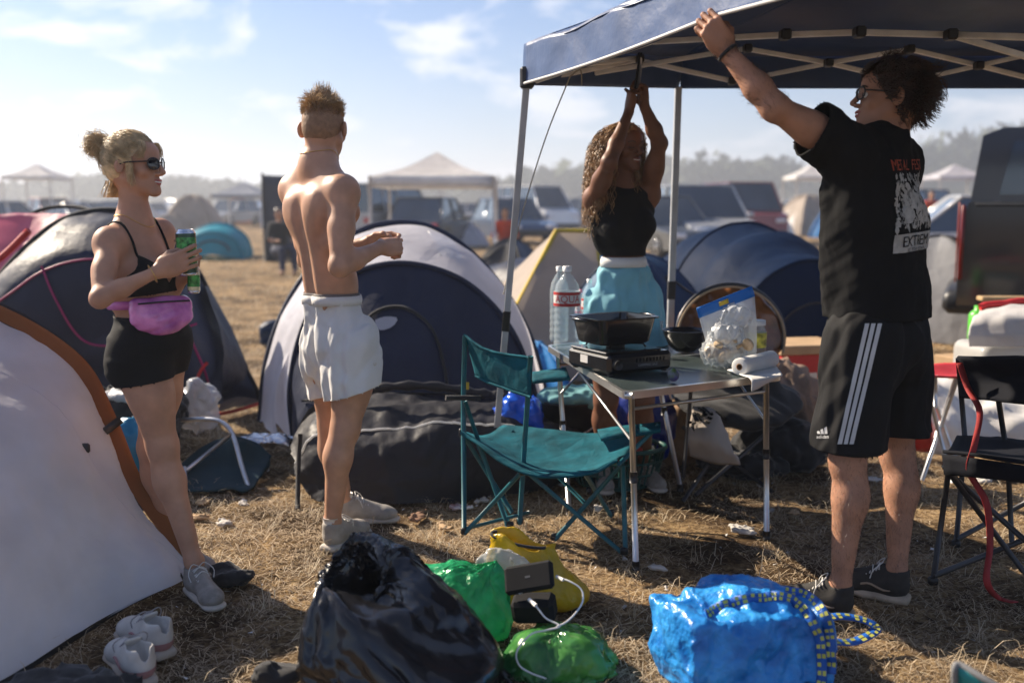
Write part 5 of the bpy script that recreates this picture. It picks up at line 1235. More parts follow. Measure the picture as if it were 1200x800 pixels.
far = [(20, 268, 42, 60, 22, mWhiteT, 'white tent far off at the left edge'), (60, 266, 46, 50, 18, mTGrey, 'grey tent far off behind the hoop'), (200, 263, 50, 44, 20, mTan, 'sandy tent far off behind the can'), (165, 264, 52, 40, 16, mTInk, 'dark tent far off right of the blonde woman'),
       (545, 262, 34, 50, 24, mTGrey, 'grey tent under the gazebo roof, far off'), (470, 262, 36, 46, 22, mTInk, 'dark tent between the gazebo legs'), (640, 258, 48, 50, 20, mWhiteT, 'white far tent left of the guy rope'), (672, 256, 52, 36, 18, mTan, 'sandy far tent near the hair of the woman'),
       (905, 246, 44, 40, 26, mWhiteT, 'white round tent behind the navy dome'), (935, 244, 46, 42, 28, mWhiteT, 'bright white tent beside the black sleeve'), (955, 248, 50, 30, 22, mTGrey, 'grey far tent by the black shirt'), (1105, 236, 55, 30, 32, mat('orange_fabric', (.6, .16, .03), .6, transl=.2), 'orange tent top left of the pickup'), (1126, 232, 60, 22, 30, mat('orange_fabric', (.6, .16, .03)), 'second orange tent top by the pickup')]
for (x, y, Y_, w_, h_, m_, lb) in far: dome(lb, x, y, Y_, w_, h_, m_, m_, .3, door=False)
# tan tent with yellow trim
t = thing('tent', 'tan A-frame tent with dark yellow trim left of the curly-haired woman', 'tent', P(640, 410, 8.0)*V3(1, 1, 0), G_)
A, B, C_, D_ = P(652, 270, 8.2), P(700, 270, 8.4), P(598, 385, 7.6)*V3(1, 1, 1), P(690, 400, 7.6)
A0 = V3(C_[0]-.25, 7.5, .02); D0 = V3(D_[0]+.1, 7.5, .02)
obj('front_panel', gridmesh(loft([[A, (A+A0)/2+V3(0, -.05, 0), A0], [B, (B+D0)/2+V3(0, -.05, 0), D0]], 16, 10, wr(.012, 3, 4))), mTan, t)
R0 = V3(D0[0]+.9, 8.6, .02); obj('side_panel', gridmesh(loft([[B, (B+D0)/2, D0], [B+V3(.35, 1.3, -.1), (B+R0)/2+V3(.2, .6, .1), R0]], 16, 8, wr(.012, 3, 4))), mBlueT, t)
obj('left_panel', gridmesh(loft([[A, (A+A0)/2, A0], [A+V3(.0, 1.3, -.1), (A+A0)/2+V3(-.2, 1., .0), A0+V3(-.2, 1.3, 0)]], 16, 8, wr(.012, 3, 4))), mTan, t)
obj('trim', tube([A0, A, B], .02, 6), mYel, t); obj('trim', tube([B, D0], .018, 6), mYel, t)
dome('royal blue low tent flap beside the tan tent', 632, 425, 7.0, 60, 62, mBlueT, mBlueT, .1, door=False)

# ---------------------------------------------------------------- gazebos and screens, far
def gazebo(label, px0, px1, Y, yt, yb, dep, m, peak=.9, legr=.03):
    a = P(px0, yt, Y); b = P(px1, yt, Y); z = a[2]; d = V3(0, dep, 0); t = thing('gazebo', label, 'gazebo', (a+b)/2*V3(1, 1, 0))
    c = (a+b)/2+d/2+V3(0, 0, peak); cor = [a, b, b+d, a+d]
    for i in range(4):
        p, q = cor[i], cor[(i+1) % 4]
        Gq = loft([[p, (p+q)/2-V3(0, 0, .03), q], [(p+c)/2-V3(0, 0, .08), ((p+q)/2+c)/2-V3(0, 0, .10), (q+c)/2-V3(0, 0, .08)], [c, c, c]], 12, 5); obj('roof_panel', gridmesh(Gq), m, t)
        obj('valance', solid(gridmesh(loft([[p, q], [p-V3(0, 0, .22), q-V3(0, 0, .22)]], 8, 2)), .01), m, t)
        obj('leg', tube([p, p*V3(1, 1, 0)], legr, 6), mWhiteTube, t)
    return t
gazebo('white pop-up gazebo with peaked roof over parked cars, centre left', 433, 579, 20, 206, 262, 3.2, mWhiteT, .55)
gazebo('hazy grey gazebo far off between the blonde woman and shirtless man', 246, 306, 60, 228, 255, 4, fabric('hazy_grey_roof', (.25, .27, .32), .2), .8, .05)
t = thing('windbreak', 'tall dark grey windbreak panel standing left of the shirtless man', 'windbreak', P(325, 290, 24)*V3(1, 1, 0)); a, b = P(308, 205, 24), P(348, 207, 25)
obj('panel', solid(gridmesh(loft([[a, b], [a*V3(1, 1, 0), b*V3(1, 1, 0)]], 12, 8, wr(.02, 2, 3))), .02), fabric('slate_fabric', (.05, .058, .085), .1), t)
for p in (a, b): obj('post', tube([p+V3(0, -.05, .05), (p+V3(0, -.05, 0))*V3(1, 1, 0)], .03, 6), mDkGrey, t)

# ---------------------------------------------------------------- the near canopy
t = thing('canopy', 'dark blue pop-up canopy half opened above the table, white inner trusses', 'canopy', P(600, 560, 4.4)*V3(1, 1, 0)); CAN = t
mCanopy = mat('navy_canopy_polyester', (.035, .075, .19), .36, .15, 3, .3, 14, transl=.10, dist=.01, sheen=.1)
C1, Hn = P(612, 100, 4.35), P(836, 21, 3.10); C4 = Hn+(Hn-C1)*1.5; C2 = P(797, 104, 5.2); C3 = P(1420, 104, 5.0); 
C4 = V3(C4[0], C4[1], Hn[2]+.03); VH = .17; pk = V3(1.9, 3.6, 2.62)
def edge(p, q, n, sag=.0, seed=0): return np.array([p+(q-p)*k/(n-1)+V3(0, 0, -sag*math.sin(math.pi*k/(n-1))) for k in range(n)])
def valance(name, lo, hi, seed): obj(name, solid(gridmesh(loft([hi, (lo+hi)/2, lo], len(lo), 5, wr(.007, 4.5, seed))), .003), mCanopy, t)
n_ = 60; lo1 = np.vstack([edge(C1, Hn, 40, .012), edge(Hn, C4, 21, .02)[1:]]); hi1 = np.array([p+V3(.01, .015, VH+.02*math.sin(i*.4)*.3) for i, p in enumerate(lo1)]); hi1[:, 2] = np.maximum(hi1[:, 2], hi1[:, 2]); valance('valance', lo1, hi1, 3)
obj('white_hem', tube(lo1+V3(-.003, -.004, .004), .006, 6), mWhiteCloth, t)
lo2 = edge(C1, C2, 30, .0); hi2 = lo2+V3(.02, 0, VH); valance('valance', lo2, hi2, 4)
lo3 = edge(C2, C3, 50, .0); hi3 = lo3+V3(0, -.01, VH); valance('valance', lo3, hi3, 5)
C5 = V3(3.1, 2.2, 1.95); lo4 = edge(C3, C5, 30, .0); valance('valance', lo4, lo4+V3(0, 0, VH), 6); lo5 = edge(C5, C4, 30, .0); 
def roofp(hi): Gq = loft([hi, [(p*.6+pk*.4)+V3(0, 0, -.02) for p in hi], [(p*.25+pk*.75) for p in hi], [pk+(p-pk)*.02 for p in hi]], len(hi), 8, wr(.014, 3.2, 7)); Gq[0] = hi-V3(0, 0, .012); obj('roof_panel', solid(gridmesh(Gq), .003), mCanopy, t)
for h_ in (hi1, hi2, hi3, lo4+V3(0, 0, VH), lo5+V3(0, 0, VH)): roofp(np.asarray(h_))
# legs: two-part square tubes
def sq(p, q, w_, m, name, par): d = nrm(np.asarray(q)-p); return obj(name, box((np.asarray(p)+q)/2, (np.linalg.norm(np.asarray(q)-p), w_, w_), frame(d, (0, 1, .01)), .003), m, par, smooth=False)
L1t, L1b = P(617, 98, 4.35), GZ(574, 560, 0); L1b = V3(P(583, 405, 4.55)[0]-.03, 4.62, 0)
mLeg = mat('grey_painted_steel', (.42, .43, .44), .42, .12, 12, .04, 90)
lg = sq(L1t, L1b, .030, mLeg, 'leg', t); sq(L1b+(L1t-L1b)*.42, L1b+(L1t-L1b)*.47, .036, mBlackPl, 'clamp', lg)
L2t, L2b = P(795, 102, 5.2), V3(P(788, 350, 5.25)[0]-.01, 5.3, 0); lg = sq(L2t, L2b, .034, mLeg, 'leg', t); sq(L2b+(L2t-L2b)*.44, L2b+(L2t-L2b)*.49, .040, mBlackPl, 'clamp', lg)
L3b = V3(C3[0], C3[1], 0); sq(C3+V3(0, 0, .1), L3b, .032, mLeg, 'leg', t); sq(C5+V3(0, 0, .1), V3(C5[0], C5[1], 0), .032, mLeg, 'leg', t); sq(C4+V3(0.02, 0.03, .1), V3(C4[0]+.35, C4[1]-.4, 0), .032, mLeg, 'leg', t)
mTruss = mat('white_truss', (.80, .80, .79), .45, .15, 10, .03, 90)
tr_ = [((628, 95, 4.3), (763, 49, 4.0)), ((763, 49, 4.0), (920, 41, 3.6)), ((920, 41, 3.6), (1007, 38, 3.5)), ((1007, 38, 3.5), (1114, 41, 3.5)), ((1114, 41, 3.5), (1215, 70, 3.6)), ((1114, 41, 3.5), (1215, 44, 3.3)),
       ((640, 92, 4.5), (750, 70, 4.75)), ((650, 80, 4.5), (750, 68, 4.7)), ((697, 86, 4.7), (834, 63, 4.6)), ((748, 71, 4.7), (858, 95, 4.9)), ((834, 63, 4.6), (876, 57, 4.6)), ((872, 57, 4.6), (971, 74, 4.75)), ((971, 74, 4.75), (1030, 88, 4.85)),
       ((900, 88, 4.9), (971, 74, 4.75)), ((971, 74, 4.7), (1066, 58, 4.6)), ((1066, 58, 4.6), (1147, 77, 4.7)), ((1147, 77, 4.7), (1215, 94, 4.8)), ((1080, 92, 4.85), (1147, 77, 4.72)), ((1147, 77, 4.7), (1215, 62, 4.6))]
for a, b in tr_: sq(P(*a), P(*b), .021, mTruss, 'truss_bar', t)
for q in ((750, 69, 4.66), (876, 57, 4.56), (971, 74, 4.68), (1066, 58, 4.55), (1147, 77, 4.66), (858, 95, 4.88), (920, 41, 3.56), (1007, 38, 3.46), (1114, 41, 3.46)): obj('joint', box(P(*q), (.036, .05, .036), None, .006), mBlackPl, t, smooth=False)
obj('corner_cap', box(C1+V3(.02, .0, .03), (.06, .06, .09), None, .01), mBlackPl, t, smooth=False)
obj('guy_rope', tube(spline([P(668, 90, 4.2), P(640, 160, 4.3), P(612, 250, 4.4), P(598, 310, 4.5), P(590, 345, 4.55)], 20), .003, 5), mGuy, t)
obj('rope_end', tube(spline([P(668, 90, 4.2), P(680, 82, 4.2), P(682, 100, 4.2)], 8), .003, 5), mGuy, t)
cl = thing('pliers', 'metal pliers held up against the canopy joint by the curly-haired woman', 'tool', P(750, 85, 4.48))
obj('handle', tube([P(747, 104, 4.47), P(750, 82, 4.47), P(751, 66, 4.50)], [.010, .008, .006], 8), mSteel, cl); obj('handle', tube([P(744, 104, 4.45), P(747, 84, 4.46), P(750, 66, 4.50)], .006, 8), mBlackPl, cl)
obj('jaw', box(P(750, 70, 4.5), (.02, .02, .06), None, .004), mBlackPl, cl)
# ================================================================ cars and people far behind
mGlassCar = mat('car_glass', (.10, .12, .14), .10, .2, 1.2, .05, 2, metal=.55, coat=.6); mTyre = mat('tyre', (.02, .02, .02), .85); mRim = mat('wheel_rim', (.45, .45, .47), .3, .05, metal=.9, bump=0)
mHead = mat('headlight_glass', (.75, .75, .78), .1, 0, bump=0, coat=1); mTailR = mat('tail_light_red', (.45, .01, .01), .2, 0, bump=0, coat=1)
def paint(n, c): return mat('paint_'+n, c, .28, .05, 2, .02, 30, coat=.8, metal=.2)
def car(label, px, py, Y, L_, H_, W_, paintm, rot, kind='car', group='parked cars'):
    b = P(px, py, Y)*V3(1, 1, 0); t = thing('parked_'+kind, label, kind, b, group); R = rotz(rot)
    Wd = lambda v: np.asarray(v, float)@R+b
    gc = .22; belt = H_*.56; hw = W_/2
    if kind == 'car': pr = [(-.5, gc+.12), (-.5, belt*.88), (-.46, belt), (-.22, belt), (.20, belt*.98), (.46, belt*.80), (.5, belt*.62), (.5, gc+.05), (.0, gc)]; cab = [(-.44, belt), (-.33, H_), (.02, H_), (.20, belt)]
    elif kind == 'van': pr = [(-.5, gc+.1), (-.5, belt), (.34, belt), (.48, belt*.86), (.5, gc+.05), (0, gc)]; cab = [(-.49, belt), (-.48, H_), (.22, H_), (.36, belt)]
    else: pr = [(-.5, gc+.12), (-.5, belt*.95), (-.47, belt), (.22, belt), (.44, belt*.86), (.5, belt*.66), (.5, gc+.05), (0, gc)]; cab = [(-.47, belt), (-.42, H_), (.08, H_), (.24, belt)]
    def ext(prof, w0, w1f, inset=0):
        n = len(prof); V = []
        for f_ in (1, .96, -.96, -1):
            for x, z in prof:
                q = .985 if abs(f_) > .97 else 1.0; V.append((x*L_*q, f_*w1f(z), gc+(z-gc)*q))
        F = [tuple(range(n))[::-1], tuple(range(3*n, 4*n))]
        for k in range(3):
            for i in range(n): j = (i+1) % n; F.append((k*n+i, k*n+j, (k+1)*n+j, (k+1)*n+i))
        return np.array(V), F
    v, f = ext(pr, hw, lambda z: hw*(1-.04*abs(z-belt*.7)/belt)); obj('body', (Wd(v), f), paintm, t, smooth=False)
    wz = lambda z: hw*(.97-.17*(z-belt)/(H_-belt)); v, f = ext([(x, z) if z > belt else (x, z-.01) for x, z in cab], hw, wz); obj('cabin_glass', (Wd(v), f), mGlassCar, t, smooth=False)
    rz = H_; x0, x1 = cab[1][0]*L_, cab[2][0]*L_; w_ = wz(H_)
    obj('roof', (lambda q: (Wd(q[0]), q[1]))(box(((x0+x1)/2, 0, rz+.012), (x1-x0+.06, 2*w_+.03, .05), None, .02)), paintm, t, smooth=False)
    for e in (-1, 1):
        for (xa, za), (xb, zb) in ((cab[0], cab[1]), (cab[3], cab[2]), ((-.10, belt), (-.12, H_)), ((-.30, belt), (-.30, H_)) if kind != 'car' else ((-.12, belt), (-.13, H_))):
            obj('pillar', tube([Wd([(xa*L_, e*(wz(belt)+.004), za)])[0], Wd([(xb*L_, e*(w_+.004), zb)])[0]], .035, 6), paintm, t)
        for xw in (-.31, .31):
            c = Wd([(xw*L_, e*(hw-.09), .32)])[0]; ax = np.array([0, 1, 0])@R; Rw = frame(V3(0, 0, 1), ax); wh = obj('wheel', lathe([(.17, -.10), (.30, -.10), (.33, -.06), (.33, .06), (.30, .10), (.17, .10)], c, 22, Rw, cap=True), mTyre, t)
            obj('rim', lathe([(.0005, -.108), (.06, -.108), (.10, -.09), (.19, -.103), (.20, -.10), (.20, .10), (.19, .103), (.10, .09), (.06, .108), (.0005, .108)], c, 16, Rw, cap=False), mRim, wh)
        obj('headlight', (lambda q: (Wd(q[0]), q[1]))(box((.485*L_, e*hw*.72, belt*.70), (.12, hw*.38, .13), None, .03)), mHead, t)
        obj('tail_light', (lambda q: (Wd(q[0]), q[1]))(box((-.495*L_, e*hw*.80, belt*.78), (.06, hw*.25, .2), None, .02)), mTailR, t)
        obj('mirror', (lambda q: (Wd(q[0]), q[1]))(box((.19*L_, e*(hw+.08), belt+.06), (.10, .16, .12), None, .03)), paintm, t)
    obj('bumper', (lambda q: (Wd(q[0]), q[1]))(box((.495*L_, 0, gc+.17), (.12, 2*hw*.96, .22), None, .05)), mBlackPl, t); obj('bumper', (lambda q: (Wd(q[0]), q[1]))(box((-.495*L_, 0, gc+.17), (.12, 2*hw*.96, .22), None, .05)), mBlackPl, t)
    return t
sil, whi, blk, blu, red_, gra = paint('silver', (.45, .46, .47)), paint('white', (.72, .72, .72)), paint('black', (.02, .02, .022)), paint('blue', (.04, .08, .16)), paint('red', (.22, .03, .03)), paint('grey', (.12, .13, .14))
car('silver off-road car facing the camera right of the curly-haired woman', 822, 262, 27, 4.6, 1.85, 1.95, sil, -1.45)
car('grey hatchback half hidden behind the canopy leg', 776, 262, 26, 4.1, 1.55, 1.8, gra, -1.2)
car('dark red van with pale roof behind the large navy tent', 868, 258, 36, 4.8, 2.1, 1.9, red_, -1.5, 'van')
car('white car parked right behind the man in black', 1122, 262, 20, 4.4, 1.5, 1.8, whi, 2.9)
car('silver van behind the white gazebo legs', 448, 262, 34, 4.9, 2.0, 1.95, sil, 1.2, 'van')
car('black car beneath the white gazebo', 508, 262, 33, 4.4, 1.55, 1.8, blk, 1.35)
car('dark blue car right of the white gazebo', 600, 260, 36, 4.3, 1.55, 1.8, blu, -1.2)
car('white van parked far off behind the gazebo roof', 625, 256, 48, 5.0, 2.2, 1.95, whi, -1.0, 'van')
car('silver car far off at the left edge', 14, 262, 44, 4.4, 1.5, 1.8, whi, .9)
car('black van far off beside the orange tent tops', 1075, 246, 46, 4.9, 2.0, 1.9, blk, .6, 'van')
def far_copy(proto, spots):
    for i, (x, y, sc_, rz) in enumerate(spots):
        o = proto if i == 0 else copy_tree(proto)
        o.location = (x, y, 0); o.scale = (sc_,)*3; o.rotation_euler = (0, 0, rz)
g = np.random.default_rng(404)
def spots(n, y0, y1, a0=-.58, a1=.58):
    o = []
    for k in range(n*6):
        y = y0+(y1-y0)*g.random(); x = (a0+(a1-a0)*g.random())*y
        if y < 48 and -.42 < x/y < -.20: continue
        if all(math.hypot(x-q[0], y-q[1]) > 4.5 for q in o): o.append((x, y, .85+.4*g.random(), g.random()*6.28))
        if len(o) == n: break
    return o
for m_, cn, n_ in ((whi, 'white', 9), (sil, 'silver', 8), (blk, 'black', 7), (blu, 'dark blue', 5), (red_, 'dark red', 3)):
    before = set(bpy.data.objects); t = car('%s car, one of several alike in the far rows of the camp' % cn, 600, 260, 50, 4.4, 1.5, 1.8, m_, 0, group='%s cars in the far rows' % cn); off = np.array(t.location)
    far_copy(t, spots(n_, 52, 120))
for m_, cn, n_ in ((mWhiteT, 'white', 26), (mTGrey, 'pale grey', 14), (mTInk, 'dark blue', 12), (mTan, 'sandy', 9), (MATS['orange_fabric'], 'orange', 3), (mBlueT, 'bright blue', 6)):
    t = dome('small %s dome tent, one of several alike in the far rows of the camp' % cn, 600, 262, 50, 60, 34, m_, m_, 0, group='%s tents in the far rows' % cn, door=False); far_copy(t, spots(n_, 34, 110, -.56, .60))
for x, y, m_, lb in ((20, 60, mWhiteT, 'white gazebo far off at the left'), (-6, 62, mWhiteT, 'white gazebo far off above the navy pop-up tent'), (18, 58, mWhiteT, 'white gazebo far off over the navy dome tent'), (30, 66, mTGrey, 'grey gazebo far off behind the man in black')):
    px_ = 600+x/y*FPX if lb != 'white gazebo far off at the left' else 30; gazebo(lb, px_-28, px_+28, y, 240-34, 262, 3, m_, .8, .05)
# pickup with hard top at the right edge
t = thing('pickup', 'dark grey pickup with hard top and red tail light, cut off by the right edge', 'pickup', V3(P(1121, 345, 8.3)[0], 8.3, 0))
A = P(1121, 345, 8.3); yA = 8.3; zt, zb = P(1180, 150, 8.3)[2], .52; x0 = A[0]
gp = paint('dark_grey', (.012, .012, .015)); zbelt = P(1125, 237, 8.3)[2]
def sidep(poly, y0, y1, m, name, par=t):
    n = len(poly); v = [(x, y0, z) for x, z in poly]+[(x, y1, z) for x, z in poly]
    return obj(name, (np.array(v), [tuple(range(n)), tuple(range(n, 2*n))[::-1]]+[(i, i+n, (i+1) % n+n, (i+1) % n) for i in range(n)]), m, par, smooth=False)
wx = x0+1.25
arch = [(wx+.48*math.cos(a), .40+.48*math.sin(a)) for a in np.linspace(math.pi-.25, .25, 14)]
sidep([(x0, zb), (x0-.01, zbelt-.25), (x0+.05, zbelt), (x0+5.2, zbelt), (x0+5.2, zb)]+arch[::-1], yA, yA+1.85, gp, 'body')
tx = P(1172, 157, 8.3)[0]
sidep([(x0+.06, zbelt+.004), (tx-.15, zt-.06), (tx, zt), (x0+3.6, zt), (x0+4.4, zbelt+.004)], yA+.06, yA+1.79, paint('mid_grey', (.055, .058, .066)), 'hard_top')
sidep([(x0+.27, zbelt+.06), (tx+.08, zt-.12), (x0+1.9, zt-.12), (x0+1.9, zbelt+.06)], yA+.045, yA+.065, mGlassCar, 'side_window'); sidep([(x0+2.05, zbelt+.06), (x0+2.05, zt-.12), (x0+3.5, zt-.12), (x0+4.1, zbelt+.06)], yA+.045, yA+.065, mGlassCar, 'side_window')
obj('tail_light', box((x0+.015, yA+.06, zbelt-.33), (.035, .16, .62), None, .012), mat('dark_red_lens', (.16, .008, .006), .25), t); obj('tail_light_trim', box((x0-.018, yA+.06, zbelt-.33), (.012, .08, .66), None, .004), mat('amber_red', (.35, .05, .02), .3), t)
obj('bumper', box((x0+.02, yA+.92, zb+.02), (.26, 1.8, .2), None, .05), mBlackPl, t); obj('sill', box((x0+3, yA+.02, zb-.03), (2.6, .1, .12), None, .03), mBlackPl, t)
for c in ((wx, yA+.14, .40), (wx, yA+1.7, .40), (x0+4.6, yA+.14, .4)):
    wh = obj('wheel', lathe([(.2, -.12), (.36, -.12), (.40, -.08), (.40, .08), (.36, .12), (.2, .12)], c, 26, frame((0, 0, 1), (0, 1, 0))), mTyre, t); obj('rim', lathe([(.0005, -.10), (.08, -.13), (.21, -.11), (.22, -.12), (.22, .12), (.0005, .1)], c, 18, frame((0, 0, 1), (0, 1, 0)), cap=False), mRim, wh)
obj('belt_line', box((x0+2.6, yA-.004, zbelt-.02), (5.0, .02, .03), None, .004), mBlackPl, t)
t.rotation_euler = (0, 0, -math.radians(25))
# people far off
def bgp(label, px, py, Y, shirt, trousers, pose='stand', skin=None, rot=0):
    b = P(px, py, Y)*V3(1, 1, 0); t = thing('person', label, 'person', b, 'people far off in the camp'); R = rotz(rot); W = lambda x, y, z: V3(x, y, z)@R+b
    if pose == 'stand': hz_, ky = .92, 0; K_ = [(W(s*.10, .02, .50), W(s*.12, 0, .06)) for s in (-1, 1)]
    else: hz_ = .45; K_ = [(W(s*.12, -.42, .48), W(s*.13, -.45, .06)) for s in (-1, 1)]
    H_ = [W(s*.09, 0, hz_) for s in (-1, 1)]; sh = hz_+.50
    pr = [Cn(W(0, 0, hz_), W(0, 0, sh-.12), .13, .15, .08, sq=(V3(0, 1, 0)@R, .75)), Cn(W(-.13, 0, sh-.02), W(.13, 0, sh-.02), .07, .07, .06)]
    arms = []
    for s in (-1, 1): e_ = W(s*.26, -.08, sh-.28); arms += [Cn(W(s*.17, 0, sh-.02), e_, .05, .04, .04), Cn(e_, W(s*.16, -.28, sh-.30), .038, .03, .03), E(W(s*.15, -.34, sh-.30), (.035, .055, .03), None, .02)]
    leg_ = sum([[Cn(H_[i], K_[i][0], .085, .06, .05), Cn(K_[i][0], K_[i][1], .06, .04, .03), Cn(K_[i][1]+V3(0, 0, -.02), K_[i][1]+V3(0, -.16, -.03), .04, .04, .03)] for i in (0, 1)], [])
    hd = [E(W(0, -.01, sh+.22), (.075, .09, .11), None, .03), Cn(W(0, 0, sh+.0), W(0, 0, sh+.16), .05, .045, .04), E(W(0, -.10, sh+.20), (.015, .02, .02), None, .02)]
    obj('body', build_sdf(pr+arms+leg_+hd, .018), skin or mSkin2, t)
    obj('shirt', build_sdf(infl(pr, .014)+infl([arms[0], arms[3]], .012), .018), shirt, t); obj('trousers', build_sdf(infl(leg_[0:2]+leg_[3:5], .014), .018), trousers, t); obj('hair', build_sdf([E(W(0, .015, sh+.26), (.085, .095, .095), None, .03)], .016), mHairD, t)
mRedS = mat('red_shirt', (.45, .05, .02), .8); mDenim = mat('dark_denim', (.03, .04, .08), .85)
bgp('person in red shirt sitting right of the white gazebo', 592, 288, 22, mRedS, mDenim, 'sit')
bgp('dark-clothed person sitting by the windbreak panel', 328, 296, 20, mBlackCloth, mDenim, 'sit', rot=.6)
bgp('person in dark clothes between two parked cars', 742, 268, 26, mBlackCloth, mDenim)
bgp('person in orange-red standing near the orange tent tops', 1090, 262, 30, mRedS, mDenim)
# ================================================================ table and what stands on it
TZ = .70
TL, FL, FR = GZ(640, 404, TZ), GZ(732, 460, TZ), GZ(919, 438, TZ); TR = TL+FR-FL
t = thing('folding_table', 'aluminium folding camping table with grey top under the canopy', 'table', V3(.6, 4.2, 0))
mAlu = mat('aluminium_edge', (.68, .67, .65), .3, .1, 10, .03, 80, metal=.9); mTop = mat('grey_green_laminate', (.045, .06, .06), .25, .25, 7, .03, 40)
def quadprism(a, b, c, d, h): v = np.array([a, b, c, d, a-V3(0, 0, h), b-V3(0, 0, h), c-V3(0, 0, h), d-V3(0, 0, h)]); return v, [(3, 2, 1, 0), (4, 5, 6, 7), (0, 1, 5, 4), (1, 2, 6, 5), (2, 3, 7, 6), (3, 0, 4, 7)]
def rnd(c, r=.05, n=6):
    o = []
    for i in range(4):
        p, q, s_ = c[i-1], c[i], c[(i+1) % 4]; a = q+nrm(p-q)*r; b = q+nrm(s_-q)*r
        for k in range(n): w_ = k/(n-1); o.append((1-w_)**2*a+2*w_*(1-w_)*q+w_*w_*b)
    return np.array(o)
cor = rnd([TL, FL, FR, TR]); cen = cor.mean(0); inn = cen+(cor-cen)*.965; n = len(cor)
V = np.vstack([cor, inn, cor-V3(0, 0, .026), inn-V3(0, 0, .026)]); F = []
for i in range(n): j = (i+1) % n; F += [(i, j, n+j, n+i), (2*n+i, 2*n+j, j, i), (n+i, n+j, 3*n+j, 3*n+i), (3*n+i, 3*n+j, 2*n+j, 2*n+i)]
obj('edge_rim', (V, F), mAlu, t, autosm=40)
ti = inn-V3(0, 0, .004); obj('tabletop', (np.vstack([ti, ti-V3(0, 0, .015)]), [tuple(range(n)), tuple(range(n, 2*n))[::-1]]+[(i, i+n, (i+1) % n+n, (i+1) % n) for i in range(n)]), mTop, t, smooth=False)
m1, m2 = (TL+FL)/2, (TR+FR)/2; obj('hinge_seam', tube([m1-V3(0, 0, .0015), m2-V3(0, 0, .0015)], .0022, 5), mAlu, t)
obj('corner_cap', tube([FL+V3(.03, .03, -.013)*0+V3(.005, .02, -.013), FL+V3(.03, .01, -.013)], .014, 7), mAlu, t)
def foot(px, py): return GZ(px, py, 0)
LG = [(GZ(745, 462, TZ), foot(745, 667)), (FR+V3(-.07, -.0, 0), foot(898, 631)), (GZ(669, 424, TZ), foot(667, 602)), (GZ(808, 455, TZ)*1, foot(806, 584))]
LG[0] = (FL+V3(.03, .05, 0), LG[0][1]); LG[2] = (TL+V3(.05, -.12, 0), LG[2][1]); LG[3] = (TR+V3(-.15, -.25, 0), V3(.80, 4.6, 0))
for a, b in LG:
    a = a-V3(0, 0, .026); lg = obj('leg', tube([a, b+V3(0, 0, .02)], .0115, 10), mAlu, t); obj('foot_cap', tube([b+V3(0, 0, .035), b+V3(0, 0, .0)], .015, 8), mBlackPl, lg); obj('leg_lock', tube([a*.55+b*.45+V3(0, 0, .02), a*.55+b*.45-V3(0, 0, .02)], .015, 8), mBlackPl, lg)
obj('brace', tube([LG[0][0]*.72+LG[0][1]*.28, m1-V3(0, 0, .03)], .006, 6), mAlu, t); obj('brace', tube([LG[2][0]*.72+LG[2][1]*.28, m1-V3(0, 0, .03)], .006, 6), mAlu, t)
obj('brace', tube([LG[1][0]*.72+LG[1][1]*.28, m2-V3(0, 0, .03)], .006, 6), mAlu, t); obj('brace', tube([LG[0][0]*.9+LG[0][1]*.1, LG[1][0]*.9+LG[1][1]*.1], .007, 6), mAlu, t); obj('brace', tube([LG[2][0]*.9+LG[2][1]*.1, LG[3][0]*.9+LG[3][1]*.1], .007, 6), mAlu, t)

mClear = mat('clear_plastic', (.80, .84, .86), .08, .03, 5, .25, 30, alpha=.34, coat=.3); mWater = mat('clear_pet', (.75, .82, .85), .05, .02, bump=.3, bs=60, alpha=.26, coat=.5)
mLabelW = mat('white_label', (.70, .68, .66), .5); mLabelR = mat('red_label', (.50, .03, .03), .5); mCapW = mat('white_cap', (.75, .75, .74), .4); mCapB = mat('blue_cap', (.02, .16, .48), .35)
def bottle(label, px, py, r, h, cap, lab=None, name='water_bottle'):
    b = GZ(px, py, TZ); t = thing(name, label, 'bottle', b, 'bottles on the table'); pr = [(.001, .004), (r*.85, 0), (r, .012)]
    z = .03
    while z < h*.50: pr += [(r, z), (r*.93, z+.010), (r, z+.020)]; z += .030
    pr += [(r, h*.55), (r, h*.68), (r*.86, h*.78), (r*.45, h*.88), (r*.27, h*.91), (r*.27, h*.955)]
    obj('bottle_wall', lathe(pr, b, 26, cap=False), mWater, t); obj('screw_cap', lathe([(r*.34, h*.935), (r*.34, h), (.0005, h)], b, 16, cap=False), cap, t)
    if lab:
        obj('label', lathe([(r*1.01, h*.52), (r*1.01, h*.70)], b, 26, cap=False), mLabelW, t)
        for z in (.525, .66): obj('label_band', lathe([(r*1.02, h*z), (r*1.02, h*(z+.035))], b, 26, cap=False), lab, t)
        Rl = frame((1, 0, 0)); v, f = text_vf('AQUA', r*.75); a = v[:, 0]/(r*1.02); v2 = np.stack([r*1.025*np.sin(a), -r*1.025*np.cos(a), v[:, 1]+h*.61], 1); obj('label_text', (v2+b, f), lab, t, smooth=False)
    return t
bottle('large clear water bottle with red and white label at the left end of the table', 664, 408, .060, .375, mCapW, mLabelR)
bottle('clear bottle with white cap just behind the large water bottle', 655, 400, .045, .36, mCapW)
bottle('smaller clear bottle with red label right of the large water bottle', 690, 400, .037, .30, mCapW, mLabelR)
bottle('small clear bottle with white cap behind the pan, right of the others', 748, 396, .028, .20, mCapW, mLabelR)
bottle('slim clear bottle with pink label beside the large bottle', 680, 396, .026, .24, mat('pink_cap', (.6, .2, .3), .4), mat('pink_label', (.6, .15, .25), .5))
bottle('short bottle with blue body behind the black pan', 706, 398, .030, .185, mCapB, mCapB)
